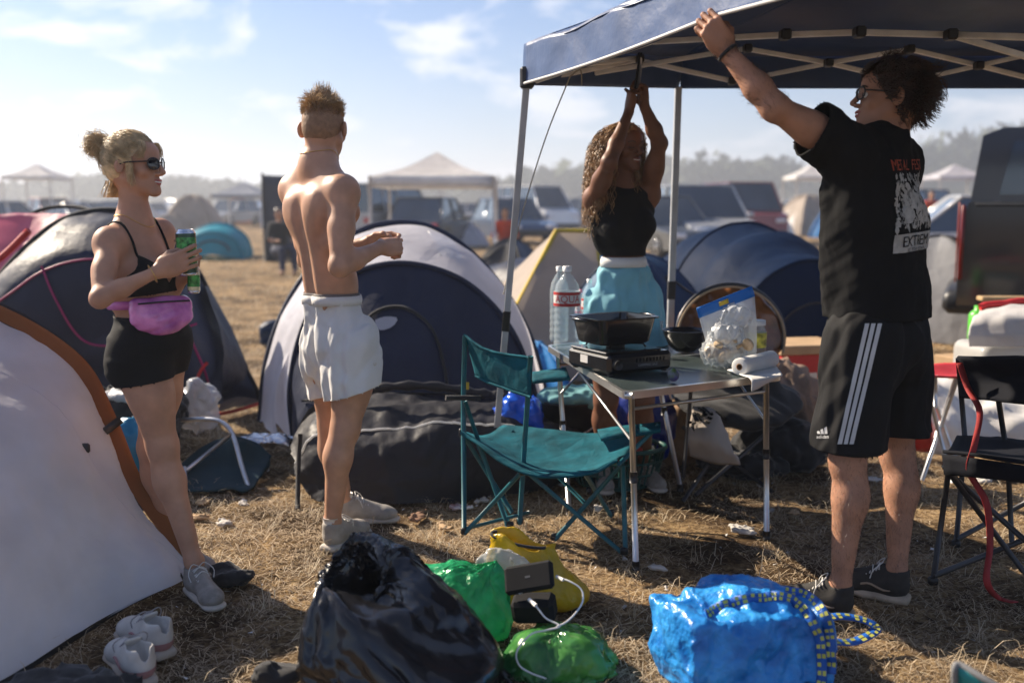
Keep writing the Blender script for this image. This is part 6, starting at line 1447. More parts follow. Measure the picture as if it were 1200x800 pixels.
bottle('short bottle with grey cap sticking up behind the black pan', 733, 399, .030, .19, mat('grey_cap', (.5, .5, .52), .3, metal=.4), None)
# gas stove
a, b_, c_ = GZ(713, 442, TZ), GZ(800, 433, TZ), GZ(674, 408, TZ); d1 = nrm((b_-a)*V3(1, 1, 0)); R = frame(d1); w_ = .31; dp = .29; o = a+R[0]*w_/2+R[1]*dp/2
SW = lambda x, y, z: o+x*R[0]+y*R[1]+z*R[2]
t = thing('gas_stove', 'black portable gas stove with silver knob under the black pan', 'camping stove', o); mEn = mat('black_enamel', (.012, .012, .014), .25, .2, 12, .05, 60, coat=.5)
obj('case', box(SW(0, 0, .045), (w_, dp, .075), R, .014), mEn, t, autosm=30); obj('tray', box(SW(-.02, .0, .086), (w_*.86, dp*.86, .010), R, .004), mEn, t, autosm=30)
for e in (-1, 1):
    for f_ in (-1, 1): obj('foot', tube([SW(e*.13, f_*.12, 0), SW(e*.13, f_*.12, .012)], .012, 8), mRubber, t)
for k in range(4): ang = k*1.5708+.78; obj('pan_support', tube([SW(-.02+.12*math.cos(ang), .12*math.sin(ang), .095), SW(-.02+.11*math.cos(ang), .11*math.sin(ang), .108), SW(-.02+.03*math.cos(ang), .03*math.sin(ang), .108)], .004, 6), mEn, t)
obj('burner', lathe([(.035, .09), (.04, .098), (.03, .103), (.001, .103)], SW(-.02, 0, 0), 20, cap=False), mBlackPl, t); obj('knob', tube([SW(-.12, -dp/2-.001, .045), SW(-.12, -dp/2-.02, .045)], .019, 16), mBlackPl, t)
obj('type_plate', box(SW(-w_/2-.001, .02, .05), (.003, .05, .03), R), mLabelW, t, smooth=False)
for k in range(9): obj('vent_slot', box(SW(-.02+.016*k, -dp/2-.0005, .055), (.007, .003, .014), R), mat('slot_black', (.003, .003, .003), .9), t, smooth=False)
v, f = text_vf('CAMPING GAZ', .014); v = v.copy(); obj('lettering', (np.array([SW(.03+p[0], -dp/2-.002, .035+p[1]) for p in v]), f), mat('grey_print2', (.3, .3, .3), .5), t, smooth=False)
# black rectangular pan
PZ = .110; t = thing('roasting_pan', 'black rectangular roasting pan standing on the gas stove', 'pan', SW(-.03, 0, PZ)); V = []
def rring(cx_, cy_, hw, hd, z, r=.03, n=5): c = rnd([V3(cx_-hw, cy_+hd, 0), V3(cx_-hw, cy_-hd, 0), V3(cx_+hw, cy_-hd, 0), V3(cx_+hw, cy_+hd, 0)], r, n); return np.array([SW(p[0], p[1], z) for p in c])
rg = [rring(-.03, 0, .11, .085, PZ+.001), rring(-.03, 0, .118, .093, PZ+.008), rring(-.03, 0, .134, .108, PZ+.098), rring(-.03, 0, .146, .118, PZ+.100), rring(-.03, 0, .146, .118, PZ+.105), rring(-.03, 0, .130, .105, PZ+.103), rring(-.03, 0, .113, .088, PZ+.012)]
n = len(rg[0]); V = np.vstack(rg); F = [tuple(range(n))[::-1], tuple(range(6*n, 7*n))]+[(k*n+i, k*n+(i+1) % n, (k+1)*n+(i+1) % n, (k+1)*n+i) for k in range(6) for i in range(n)]
obj('pan_body', (V, F), mEn, t, autosm=40)
for e in (-1, 1): obj('handle', tube(spline([SW(-.03+e*.140, -.045, PZ+.095), SW(-.03+e*.172, -.035, PZ+.10), SW(-.03+e*.172, .035, PZ+.10), SW(-.03+e*.140, .045, PZ+.095)], 12), .006, 7), mEn, t)
# cup, wok
cb = GZ(768, 404, TZ); t = thing('plastic_cup', 'clear plastic cup with amber drink behind the stove', 'cup', cb); obj('cup_wall', lathe([(.001, .002), (.028, 0), (.036, .115), (.037, .117), (.035, .116), (.027, .004)], cb, 22, cap=False), mClear, t); obj('amber_drink', lathe([(.001, .004), (.0265, .004), (.0295, .045), (.001, .045)], cb, 20, cap=False), mat('amber_drink', (.55, .18, .02), .1, alpha=.8), t)
wb_ = GZ(803, 412, TZ); t = thing('wok', 'small black wok between the stove and the bag of food', 'pan', wb_)
obj('bowl', lathe([(.001, .004), (.045, .004), (.075, .03), (.098, .075), (.104, .096), (.107, .098), (.104, .100), (.094, .075), (.070, .034), (.04, .010), (.001, .010)], wb_, 32, cap=False), mEn, t); obj('handle', tube(spline([wb_+V3(.10, .03, .09), wb_+V3(.16, .08, .10), wb_+V3(.24, .15, .115)], 10), .010, 8), mBlackPl, t)
# food in clear bag
fb = GZ(850, 430, TZ); t = thing('bag_of_flatbread', 'clear bag stuffed with brown flatbread and mushrooms on the table', 'food bag', fb); g = np.random.default_rng(3)
mBread = mat('browned_bread', (.42, .26, .12), .8, .35, 20, .5, 60, col2=(.62, .48, .32), dist=.006)
for i in range(16):
    c = fb+V3(g.normal()*.038, g.normal()*.03+.03, .03+.085*g.random()); n_ = nrm(g.normal(size=3)); R_ = frame(np.cross(n_, (.1, .2, 1)), n_); r_ = .018+.018*g.random()
    obj('bread_piece', lathe([(.001, -.006), (r_*.9, -.007), (r_, 0), (r_*.9, .007), (.001, .006)], c, 12, R_, cap=False), mBread, t)
obj('clear_bag', build_sdf([E(fb+V3(0, .03, .06), (.095, .075, .07), None, .03), E(fb+V3(.01, .035, .13), (.055, .04, .06), None, .05)], .006, mod=lambda X, f: f+.008*crease(X, 24, 3)+.004*crease(X, 60, 5)), mClear, t)
zb_ = thing('zip_bag', 'ziplock bag with blue header strip standing behind the food', 'plastic bag', GZ(850, 418, TZ)+V3(0, .07, 0)); zp = [P(817, 364, 4.08), P(884, 340, 4.06), P(886, 420, 4.1), P(832, 428, 4.1)]
Gz = loft([[zp[0], zp[1]], [(zp[0]+zp[3])/2+V3(0, -.03, 0), (zp[1]+zp[2])/2+V3(0, -.03, 0)], [zp[3], zp[2]]], 24, 8, wr(.008, 16, 3)); obj('bag_film', solid(gridmesh(Gz), .002), mat('frosted_film', (.68, .70, .72), .25, alpha=.55, bump=.3, bs=30), zb_)
st = loft([[P(816, 361, 4.05), P(881, 335, 4.03)], [P(819, 373, 4.05), P(885, 347, 4.03)]], 12, 3); obj('blue_header', solid(gridmesh(st), .003), mat('blue_print', (.01, .16, .55), .35), zb_)
st = loft([[P(842, 354, 4.04), P(853, 349.5, 4.04)], [P(843, 359, 4.04), P(854, 355, 4.04)]], 4, 2); obj('header_logo', solid(gridmesh(st+V3(0, -.004, 0)), .001), mat('yellow_print', (.7, .5, .05), .5), zb_)
obj('crumpled_film', build_sdf([E(P(862, 372, 4.02), (.07, .035, .055), None, .03), E(P(850, 392, 3.98), (.06, .04, .05), None, .03)], .006, mod=lambda X, f: f+.010*crease(X, 26, 13)+.005*crease(X, 70, 15)), mat('crinkled_film', (.72, .74, .76), .15, alpha=.5, bump=.3, bs=40, coat=.5), zb_)
jb = GZ(886, 414, TZ); t = thing('jar', 'jar with green and yellow label at the right end of the table', 'jar', jb); obj('jar_wall', lathe([(.001, .002), (.040, 0), (.043, .01), (.043, .10), (.034, .12), (.034, .13)], jb, 24, cap=False), mWater, t); obj('lid', lathe([(.037, .126), (.037, .148), (.001, .148)], jb, 20, cap=False), mCapW, t)
obj('contents', lathe([(.001, .004), (.040, .004), (.040, .075), (.001, .075)], jb, 20, cap=False), mat('brown_spread', (.16, .08, .04), .5), t); obj('label', lathe([(.0435, .03), (.0435, .095)], jb, 26, cap=False), mat('olive_label', (.09, .12, .02), .5, .6, 30, .1, col2=(.6, .55, .08)), t)
# paper roll, napkin, lime
r0, r1_ = GZ(866, 440, TZ)+V3(0, 0, .034), GZ(904, 430, TZ)+V3(0, 0, .034); Rr = frame(V3(0, 0, 1), nrm(r1_-r0)); Rr = np.array([Rr[0], Rr[1], Rr[2]]); t = thing('paper_roll', 'roll of white kitchen paper lying near the right table corner', 'paper roll', r0)
ln = np.linalg.norm(r1_-r0); obj('paper', lathe([(.012, 0), (.030, 0), (.034, .003), (.034, ln-.003), (.030, ln), (.012, ln)], r0, 26, Rr, cap=False), mWhiteCloth, t); obj('cardboard_core', lathe([(.010, -.001), (.013, -.001), (.013, ln+.001), (.010, ln+.001), (.010, -.001)], r0, 16, Rr, cap=False), mat('cardboard_brown', (.30, .17, .09), .9), t)
q = [GZ(852, 434, TZ), GZ(880, 446, TZ), GZ(917, 440, TZ), GZ(905, 426, TZ)]; Gn = loft([[q[0], q[3]], [(q[0]+q[1])/2, (q[3]+q[2])/2], [q[1], q[2]], [q[1]+V3(.0, -.018, -.045), q[2]+V3(-.02, -.02, -.012)]], 14, 4, wr(.003, 14, 3)); Gn[..., 2] += .006
tag(obj('napkin', solid(gridmesh(Gn), .002), mWhiteCloth), 'crumpled white napkin hanging over the right corner of the table', 'napkin')
lb_ = GZ(790, 448, TZ)+V3(0, .02, .024); tag(obj('lime', build_sdf([E(lb_, (.022, .022, .024), None), E(lb_+V3(0, 0, .022), (.006, .006, .008), None, .01)], .004), mat('lime_peel', (.14, .26, .03), .35, .5, 30, .2, 200, col2=(.10, .07, .25))), 'small round green lime on the front edge of the table', 'lime')
print('table', round(time.time()-T0, 1))

# ================================================================ folding chairs
def bars(par, L, r, m, name='leg'):
    for q in L: obj(name, tube([P(*q[0]), P(*q[1])], r, 8), m, par)
def ft(px, py, h=.01): return GZ(px, py, h)
t = thing('camping_chair', 'teal folding armchair standing left of the camping table', 'chair', V3(0, 4.05, 0), 'folding chairs')
A0, B0 = P(545, 393, 4.05), P(622, 420, 3.80); A1, B1_ = P(556, 440, 4.05), P(622, 465, 3.80)
# backrest panel
Gb = loft([[A0+V3(-.005, 0, 0), (A0+B0)/2+V3(-.03, .02, -.02), B0], [(A0+A1)/2, (A0+B0+A1+B1_)/4+V3(-.045, .03, 0), (B0+B1_)/2], [A1, (A1+B1_)/2+V3(-.03, .02, .0), B1_]], 24, 6, wr(.004, 12, 5)); obj('backrest', solid(gridmesh(Gb), .006), mTeal, t)
obj('backrest_hem', tube(Gb[0]+V3(0, 0, .002), .006, 6), mTeal, t); obj('backrest_hem', tube(Gb[-1], .006, 6), mTeal, t)
fA, fB, fC, fD = ft(544, 625), ft(610, 612), ft(731, 649), ft(716, 604)
S = lambda px, py, Y: P(px, py, Y)
sA, sB, sC, sD = S(541, 505, 4.05), S(612, 470, 4.30)*0+P(604, 508, 4.33), S(715, 542, 3.72), S(742, 505, 4.0)
obj('back_post', tube([A0, P(543, 470, 4.05), fA], .0105, 8), mTealTube, t); obj('back_post', tube([B0+V3(0, 0, .01), P(616, 500, 3.86), ft(609, 613)], .0105, 8), mTealTube, t)
sN = [P(541, 506, 4.02), P(612, 552, 3.80), P(680, 556, 3.72), P(724, 540, 3.72)]; sF = [P(590, 500, 4.40), P(640, 505, 4.30), P(700, 508, 4.2), P(748, 504, 4.12)]
Gs = loft([sN, [(a_+b2)/2+V3(0, 0, -.035) for a_, b2 in zip(sN, sF)], sF], 26, 8, wr(.005, 9, 8)); obj('seat', solid(gridmesh(Gs), .008), mTeal, t); obj('seat_hem', tube(Gs[0], .007, 6), mTeal, t); obj('seat_hem', tube(Gs[-1], .007, 6), mTeal, t)
# side flap between back and seat, armrests
obj('arm_pad', solid(gridmesh(loft([[P(622, 436, 4.35), P(663, 430, 4.35)], [P(624, 446, 4.2), P(668, 442, 4.2)]], 10, 3, wr(.003, 12, 3))), .012), mTeal, t); obj('arm_pad', solid(gridmesh(loft([[P(700, 503, 3.85), P(774, 494, 3.85)], [P(704, 513, 3.7), P(774, 502, 3.7)]], 10, 3, wr(.003, 12, 3))), .014), mTeal, t)
obj('arm_strap', tube([P(563, 466, 4.02), P(522, 466, 3.95)], .011, 6), mBlackCloth, t)
for p_, q_, r_ in ((fA, P(612, 552, 3.86), .0095), (P(541, 506, 4.05), P(600, 600, 4.05), .0095), (P(612, 548, 3.86), fC, .0095), (ft(650, 632), P(730, 542, 3.74), .0095), (P(684, 552, 3.9), fD, .0095), (P(600, 505, 4.3), P(686, 590, 4.2), .009), (ft(598, 618), P(560, 520, 4.3), .009), (fA+V3(0, 0, .02), P(620, 600, 4.1), .008), (P(730, 545, 3.74), ft(733, 648), .010), (P(772, 498, 3.78), P(724, 545, 3.72), .0095), (P(545, 470, 4.0), P(596, 620, 4.04), .009)):
    lg = obj('leg', tube([p_, q_], r_, 8), mTealTube, t)
for f_ in (fA, ft(609, 613), fC, fD, ft(650, 632), ft(598, 618)): obj('foot_cap', box(f_+V3(0, 0, .012), (.03, .022, .03), None, .006), mBlackPl, t)
for j_ in (P(650, 585, 3.95), P(612, 552, 3.85), P(690, 575, 3.85), P(541, 506, 4.04)): obj('hinge', box(j_, (.022, .022, .032), None, .005), mBlackPl, t)
obj('yellow_tag', box(P(548, 452, 4.03), (.012, .004, .03), None), mYel, t, smooth=False)
# dark chair at right with red strap
t = thing('camping_chair', 'black folding chair with red strap at the right edge', 'chair', V3(1.95, 3.6, 0), 'folding chairs'); mNavyC = mat('black_navy_polyester', (.007, .008, .013), .85, .3, 8, .3, 300, spec=.2)
Gb = loft([[P(1122, 418, 3.75), P(1210, 420, 3.45), P(1290, 425, 3.2)], [P(1122, 442, 3.78), P(1210, 446, 3.52), P(1290, 450, 3.25)], [P(1124, 466, 3.75), P(1210, 472, 3.45), P(1290, 478, 3.2)]], 20, 6, wr(.006, 8, 4)); obj('backrest', solid(gridmesh(Gb), .01), mNavyC, t)
Gs = loft([[P(1104, 532, 3.45), P(1200, 545, 3.15), P(1290, 560, 2.95)], [P(1112, 530, 3.65), P(1200, 540, 3.4), P(1290, 550, 3.2)], [P(1122, 514, 3.85), P(1200, 518, 3.65), P(1290, 525, 3.45)]], 20, 6, wr(.006, 7, 4)); obj('seat', solid(gridmesh(Gs), .012), mNavyC, t)
obj('seat_skirt', solid(gridmesh(loft([[P(1104, 532, 3.45), P(1200, 545, 3.15), P(1290, 560, 2.95)], [P(1106, 556, 3.44), P(1200, 566, 3.14), P(1290, 580, 2.94)]], 20, 3, wr(.004, 9, 4))), .006), mNavyC, t)
mDkT = mat('dark_steel', (.06, .06, .065), .4, metal=.5)
f1_, f2_, f3_ = ft(1093, 684), ft(1120, 640), ft(1255, 690); f4_ = ft(1250, 620)
for p_, q_ in ((P(1111, 556, 3.46), f1_), (P(1123, 420, 3.76), P(1131, 516, 3.84)), (P(1131, 516, 3.84), f2_), (f1_+V3(0, 0, .03), P(1215, 626, 3.6)), (f2_+V3(0, 0, .03), P(1215, 582, 3.9)), (P(1117, 558, 3.5), P(1215, 645, 3.4)), (P(1106, 545, 3.46), P(1215, 690, 3.5)), (P(1170, 468, 3.6), P(1178, 520, 3.7)), (P(1180, 520, 3.7), P(1186, 640, 3.75))):
    obj('leg', tube([p_, q_], .0105, 8), mDkT, t)
for f_ in (f1_, f2_): obj('foot_cap', box(f_+V3(0, 0, .012), (.034, .024, .03), None, .006), mBlackPl, t)
def ribbon(pts, w_, side, n=40): p = spline(pts, n); s = nrm(side)*w_/2; v = np.stack([p-s, p+s], 1).reshape(-1, 3); return solid((v, [(2*i, 2*i+1, 2*i+3, 2*i+2) for i in range(n-1)]), .0025)
obj('red_strap', ribbon([P(1124, 425, 3.70), P(1134, 455, 3.66), P(1148, 482, 3.50), P(1142, 520, 3.36), P(1136, 552, 3.36), P(1156, 590, 3.34), P(1160, 640, 3.32), P(1156, 680, 3.2), GZ(1170, 700, .02), GZ(1190, 706, .02)], .026, (1, .2, .1)), mat('red_webbing', (.30, .02, .02), .7, .2, 10, .4, 300), t)
# camping chair behind the table: rust-brown padded back
t = thing('moon_chair', 'round padded camping chair with worn rust-brown back behind the table', 'chair', V3(1.2, 5.4, 0), 'folding chairs')
mRust = mat('worn_brown_vinyl', (.10, .032, .012), .30, .5, 6, .35, 40, col2=(.26, .10, .03), coat=.3)
ctr = P(855, 392, 5.15); pr = [E(ctr, (.285, .045, .26), frame((1, .12, 0), (0, .25, 1)), .02), E(ctr+V3(0, .06, -.02), (.25, .05, .22), frame((1, .12, 0), (0, .25, 1)), .02, 1)]
obj('backrest', build_sdf([pr[0]], .010, mod=lambda X, f: f+.010*crease(X, 7, 3)), mRust, t)
rimp = [ctr+V3(.285*math.cos(w)*1.0, .035*math.cos(w)-.03+.065*math.sin(w), .26*math.sin(w)) for w in np.linspace(-.3, 3.44, 40)]; obj('frame_tube', tube(rimp, .012, 8), mDkT, t); obj('edge_piping', tube(np.array(rimp)+V3(0, -.015, -.012), .007, 6), mat('pale_dusty_piping', (.45, .32, .2), .8), t)
obj('seat', build_sdf([E(P(865, 468, 4.95), (.33, .26, .06), frame((1, .1, 0), (0, -.35, 1)), .03), E(P(850, 450, 5.05), (.27, .1, .12), None, .05)], .012, mod=lambda X, f: f+.014*crease(X, 6, 9)), mBlackCloth, t)
for p_, q_ in (((800, 500, 4.9), (905, 590, 4.55)), ((930, 480, 4.9), (815, 585, 4.5)), ((812, 430, 4.8), (800, 575, 4.75)), ((905, 470, 5.2), (935, 560, 5.1)), ((830, 545, 4.5), (800, 600, 4.4))): 
    a_ = P(*p_); b2 = P(*q_); b2[2] = max(.012, min(b2[2], .05)) if q_[1] > 570 else b2[2]; obj('leg', tube([a_, b2], .010, 8), mDkT, t)
cu = thing('tote_bag', 'pale printed tote bag hanging under the table before the dark chair', 'bag', P(830, 545, 4.55)); Gt_ = loft([[P(812, 476, 4.62), P(838, 480, 4.60), P(852, 505, 4.58)], [P(806, 512, 4.52), P(832, 515, 4.48), P(860, 530, 4.52)], [P(808, 535, 4.58), P(835, 545, 4.55), P(868, 545, 4.55)]], 22, 7, wr(.008, 8, 5))
obj('bag_cloth', solid(gridmesh(Gt_), .03), mat('cream_canvas', (.42, .36, .31), .85, .12, 6, .3, 300), cu)
g = np.random.default_rng(12); tb = bvh(gridmesh(Gt_)); bl = []
for _ in range(26):
    x, y = g.normal()*9, g.normal()*6; bl.append((np.array([P(826+x+math.cos(a)*g.uniform(1, 4), 496+y+math.sin(a)*g.uniform(.6, 2.4), 4.40) for a in np.linspace(0, 5.3, 6)]), [tuple(range(6))]))
v, f = merge(*bl); v = np.array([(lambda q: q if q is not None else p)(rc(tb, p-V3(0, .3, 0), V3(0, 1, 0), .004)) for p in v]); obj('floral_print', (v, f), mBlackWear, cu, smooth=False)
tag(obj('blanket', solid(gridmesh(loft([[P(880, 412, 5.3), P(925, 420, 5.5), P(972, 452, 5.6)], [P(890, 450, 5.05), P(930, 455, 5.1), P(970, 470, 5.3)], [P(905, 500, 5.0), P(935, 490, 5.05), P(968, 505, 5.2)], [GZ(905, 545, .03), GZ(940, 545, .03), GZ(975, 540, .03)]], 40, 8, lambda G: .045*crease(G, 4, 3)+.012*crease(G, 14, 5))), .01), mat('taupe_fleece', (.13, .095, .075), .9, .25, 5, .4, 60, col2=(.30, .20, .14))), 'grey-brown crumpled blanket heaped between the table and the man in black', 'blanket')
# toppled chair at left
t = thing('camping_chair', 'toppled dark folding chair with bare steel frame behind the blonde woman', 'chair', GZ(255, 560), 'folding chairs'); tb_ = lambda pts, r=.012: tube(spline([P(*p) for p in pts], 20), r, 8)
obj('frame_tube', tb_([(205, 492, 4.9), (245, 491, 4.85), (262, 496, 4.83), (273, 510, 4.8), (283, 545, 4.7), (291, 570, 4.62)]), mSteel, t); obj('frame_tube', tube([P(272, 508, 4.8), P(212, 556, 4.75)], .011, 8), mSteel, t); obj('frame_tube', tube([P(216, 548, 4.76), GZ(218, 572, .02)], .011, 8), mSteel, t)
obj('seat', solid(gridmesh(loft([[P(212, 545, 4.85), P(240, 522, 4.9), P(272, 510, 4.9), P(300, 520, 5.0), P(318, 535, 5.0)], [P(212, 560, 4.75), P(240, 550, 4.75), P(272, 552, 4.75), P(298, 548, 4.85), P(316, 540, 4.95)], [GZ(214, 574, .03), GZ(240, 576, .03), GZ(270, 572, .03), GZ(292, 572, .03), GZ(314, 548, .03)]], 30, 6, wr(.01, 6, 5))), .008), mat('dark_teal_cloth', (.008, .035, .050), .8), t)
# ================================================================ stuff under and round the table
def blob(name, label, cat, c, r, m, seed=1, amp=.02, fr=8, R=None, h=.012, extra=(), group=None, par=None, k=.03):
    c = np.asarray(c, float); vq = build_sdf([E(c, r, R, k)]+list(extra), h, mod=lambda X, f: f+amp*.8*crease(X-c, fr*.75, seed)+amp*.40*crease(X-c, fr*1.9, seed+3)+amp*.18*crease(X-c, fr*4.4, seed+5)); vq[0][:, 2] = np.maximum(vq[0][:, 2], .004)
    o = obj(name, vq, m, par)
    return tag(o, label, cat, group) if par is None else o
mCardB = mat('brown_paper', (.26, .16, .09), .85)
mBagBlue = mat('glossy_blue_bag', (.01, .11, .70), .22, .3, 8, .25, 40, transl=.15, coat=.4)
blob('plastic_bag', 'shiny blue plastic bag behind the teal armchair', 'bag', P(607, 486, 4.75), (.135, .11, .105), mBagBlue, 3, .02, 9, extra=[E(P(560+20, 500, 4.75), (.07, .07, .06), None, .03)], group='blue plastic bags')
blob('plastic_bag', 'dark blue plastic sack standing under the middle of the table', 'bag', P(752, 500, 5.0)*V3(1, 1, 0)+V3(0, 0, .24), (.17, .13, .25), mat('dark_blue_bag', (.005, .02, .20), .35, .3, 8, .2, 40), 5, .02, 8, group='blue plastic bags')
bkt = thing('bucket', 'black plastic bucket with pale teal cloth over its rim', 'bucket', P(668, 530, 5.0)*V3(1, 1, 0)); bb = V3(*P(668, 530, 5.0)[:2], 0); obj('bucket_wall', lathe([(.001, .004), (.12, 0), (.155, .36), (.162, .365), (.158, .37), (.148, .36), (.115, .01)], bb, 28, cap=False), mBlackPl, bkt); obj('handle', tube([bb+V3(.155*math.cos(a), -.03-.15*math.sin(a), .34-.12*math.sin(a)) for a in np.linspace(0, 3.14, 16)], .004, 6), mSteel, bkt)
tag(obj('cloth', build_sdf([E(bb+V3(.0, -.02, .39), (.17, .14, .045), None, .03), E(bb+V3(.12, -.08, .36), (.06, .06, .05), None, .03)], .010, mod=lambda X, f: f+.016*crease(X, 10, 5)), mat('pale_teal_cloth', (.12, .30, .32), .85, .2)), 'pale teal cloth draped over the black bucket', 'cloth')
blob('sleeping_bag', 'dark grey rolled sleeping bag under the left end of the table', 'sleeping bag', P(625, 540, 5.1)*V3(1, 1, 0)+V3(0, 0, .13), (.24, .14, .14), mDkGrey, 6, .02, 7)
blob('rucksack', 'black rucksack slumped behind the green basket', 'bag', P(700, 560, 5.2)*V3(1, 1, 0)+V3(0, 0, .22), (.17, .15, .23), mBlackCloth, 12, .02, 8)
blob('paper_bag', 'brown paper bag slumped beside the dark blue sack', 'bag', P(795, 545, 5.1)*V3(1, 1, 0)+V3(0, 0, .15), (.12, .10, .17), mCardB, 9, .02, 8)
blob('rucksack', 'dark bag lying under the dusty blanket behind the right table leg', 'bag', P(915, 560, 5.0)*V3(1, 1, 0)+V3(0, 0, .12), (.26, .16, .14), mBlackCloth, 15, .02, 8)
blob('jacket', 'black jacket dropped beneath the round padded chair', 'jacket', P(870, 575, 4.9)*V3(1, 1, 0)+V3(0, 0, .06), (.24, .16, .07), mBlackCloth, 17, .02, 9)
# lattice basket
t = thing('laundry_basket', 'dark green plastic lattice basket with red and white packets, under the table', 'basket', GZ(725, 582)); bc = GZ(724, 572)+V3(0, .08, 0); mGr = mat('dark_green_plastic', (.01, .07, .06), .45)
for z, r_ in ((.012, .165), (.07, .18), (.13, .192), (.19, .205)): obj('hoop', tube([bc+V3(1.15*r_*math.cos(a), .8*r_*math.sin(a), z) for a in np.linspace(0, 6.2832, 41)], .006 if z < .18 else .012, 6, cap=False), mGr, t)
for k in range(36): a = k/36*6.2832; obj('slat', tube([bc+V3(1.15*.165*math.cos(a), .8*.165*math.sin(a), .01), bc+V3(1.15*.205*math.cos(a), .8*.205*math.sin(a), .19)], .0055, 4), mGr, t)
obj('bottom', lathe([(.001, .006), (.16, .006), (.16, .012), (.001, .012)], bc, 30, cap=False), mGr, t)
for i, (dx, dy, m_, lb) in enumerate(((-.05, 0, mLabelR, 'red crumpled packet at the left in the green basket'), (.06, -.03, mLabelR, 'red crumpled packet at the front right of the green basket'), (.12, .04, mWhiteCloth, 'white crumpled packet in the green basket'), (.0, .06, mRedS, 'dull red cloth at the back of the green basket'), (-.12, .02, mDkGrey, 'dark cloth in the left of the green basket'))):
    blob('packet', lb, 'packet', bc+V3(dx, dy, .155+.02*(i % 2)), (.065, .055, .055), m_, i+3, .012, 18, h=.008)
# boxes behind
def bx(name, label, cat, c, s, m, rot=0, par=None, bev=.006): o = obj(name, box(c, s, rotz(rot), bev), m, par, smooth=False); return tag(o, label, cat) if par is None else o
cbx = P(942, 420, 6.4); t = thing('crate', 'red and tan cardboard box standing left of the striped shorts', 'box', cbx*V3(1, 1, 0)); mCard = mat('cardboard', (.45, .30, .17), .85, .15, 6, .2, 60)
bx('box_body', None, None, V3(cbx[0], 6.5, .20), (.42, .36, .40), mLabelR, .2, t); bx('lid', None, None, V3(cbx[0], 6.5, .43), (.46, .40, .06), mCard, .2, t); bx('side_label', None, None, V3(cbx[0]-.03, 6.31, .2), (.2, .01, .16), mLabelW, .2, t, 0)
bx('cardboard_box', 'low cardboard box beside the red crate', 'box', V3(cbx[0]-.42, 6.6, .17), (.36, .3, .34), mCard, -.3)
# red folding table, white plastic tub, green bottle, right
t = thing('folding_stool', 'red-topped folding stool with crossed steel legs left of the black chair', 'stool', GZ(1095, 530)); sc = [P(1078, 426, 5.0), P(1125, 424, 5.1), P(1128, 440, 4.75), P(1080, 441, 4.7)]
obj('seat', solid(gridmesh(loft([[sc[0], sc[1]], [(sc[0]+sc[3])/2-V3(0, 0, .02), (sc[1]+sc[2])/2-V3(0, 0, .02)], [sc[3], sc[2]]], 14, 5, wr(.004, 9, 4))), .01), mRed, t)
for a_, b_ in (((1080, 432, 4.72), (1118, 540, 4.72)), ((1126, 432, 4.76), (1082, 538, 4.76)), ((1080, 428, 5.0), (1122, 525, 5.1)), ((1125, 426, 5.1), (1088, 525, 5.1)), ((1096, 440, 4.74), (1096, 478, 4.74))):
    q_ = P(*b_); q_[2] = max(.01, q_[2] if b_[1] < 500 else .01); obj('leg', tube([P(*a_), q_], .010, 7), mSteel, t)
tag(obj('tarpaulin', solid(gridmesh(loft([[P(1066, 432, 5.5), P(1100, 440, 5.5), P(1150, 450, 5.4), P(1230, 455, 5.3)], [P(1062, 480, 5.25), P(1105, 485, 5.2), P(1150, 490, 5.2), P(1230, 490, 5.1)], [GZ(1060, 528, .02), GZ(1110, 535, .02), GZ(1160, 535, .02), GZ(1230, 540, .02)]], 40, 8, lambda G: .03*crease(G, 4, 8)+.01*crease(G, 13, 9))), .008), mat('white_tarp_red_edge', (.68, .66, .64), .55, .15, 2.0, .3, 12)), 'crumpled white plastic tarpaulin heaped behind the red stool', 'tarpaulin')
tag(obj('cloth', solid(gridmesh(loft([[P(1078, 470, 5.1), P(1090, 480, 5.05)], [P(1070, 500, 5.05), P(1092, 503, 5.0)], [GZ(1072, 530, .03), GZ(1092, 530, .03)]], 12, 6, wr(.015, 6, 3))), .01), mRed), 'red cloth hanging by the white tarpaulin', 'cloth')
t = thing('storage_tub', 'white translucent storage tub with red lid by the pickup', 'tub', P(1180, 430, 5.5)*V3(1, 1, 0)); tb0 = P(1200, 405, 5.6)
obj('tub_body', build_sdf([Bx(V3(tb0[0], 5.7, .44), V3(.58, .36, .26), .05, rotz(.1), .02)], .014), mat('cloudy_plastic', (.55, .54, .52), .3, .1, 5, .2, 20, transl=.3), t)
dr = loft([[P(1150, 366, 5.9), P(1185, 358, 5.9), P(1240, 358, 5.9)], [P(1140, 372, 5.5), P(1185, 364, 5.45), P(1240, 364, 5.4)], [P(1135, 390, 5.42), P(1180, 388, 5.36), P(1240, 388, 5.3)], [P(1136, 406, 5.42), P(1180, 407, 5.36), P(1240, 407, 5.3)]], 30, 7, wr(.012, 5, 3)); obj('white_cover', solid(gridmesh(dr), .004), mat('white_cover_sheet', (.66, .64, .62), .5, .08, transl=.3), t); obj('red_edge', tube(dr[1]+V3(0, 0, .02), .022, 6), mRed, t)
tbw = thing('wooden_stand', 'low brown wooden stand under the white tub', 'stand', V3(tb0[0], 5.7, 0)); bx('top', None, None, V3(tb0[0], 5.7, .27), (.72, .46, .05), mat('brown_wood', (.20, .10, .045), .7, .3, 12, .3, 40), .1, tbw)
for e in (-1, 1):
    for f_ in (-1, 1): obj('leg', tube([V3(tb0[0]+e*.30, 5.7+f_*.17, .25), V3(tb0[0]+e*.32, 5.7+f_*.18, 0)], .02, 6), MATS['brown_wood'], tbw)
tk = P(1147, 372, 6.2); t = thing('fuel_can', 'bright green plastic bottle with red base left of the white tub', 'bottle', V3(tk[0], 6.2, 0)); b = V3(tk[0], 6.2, .40)
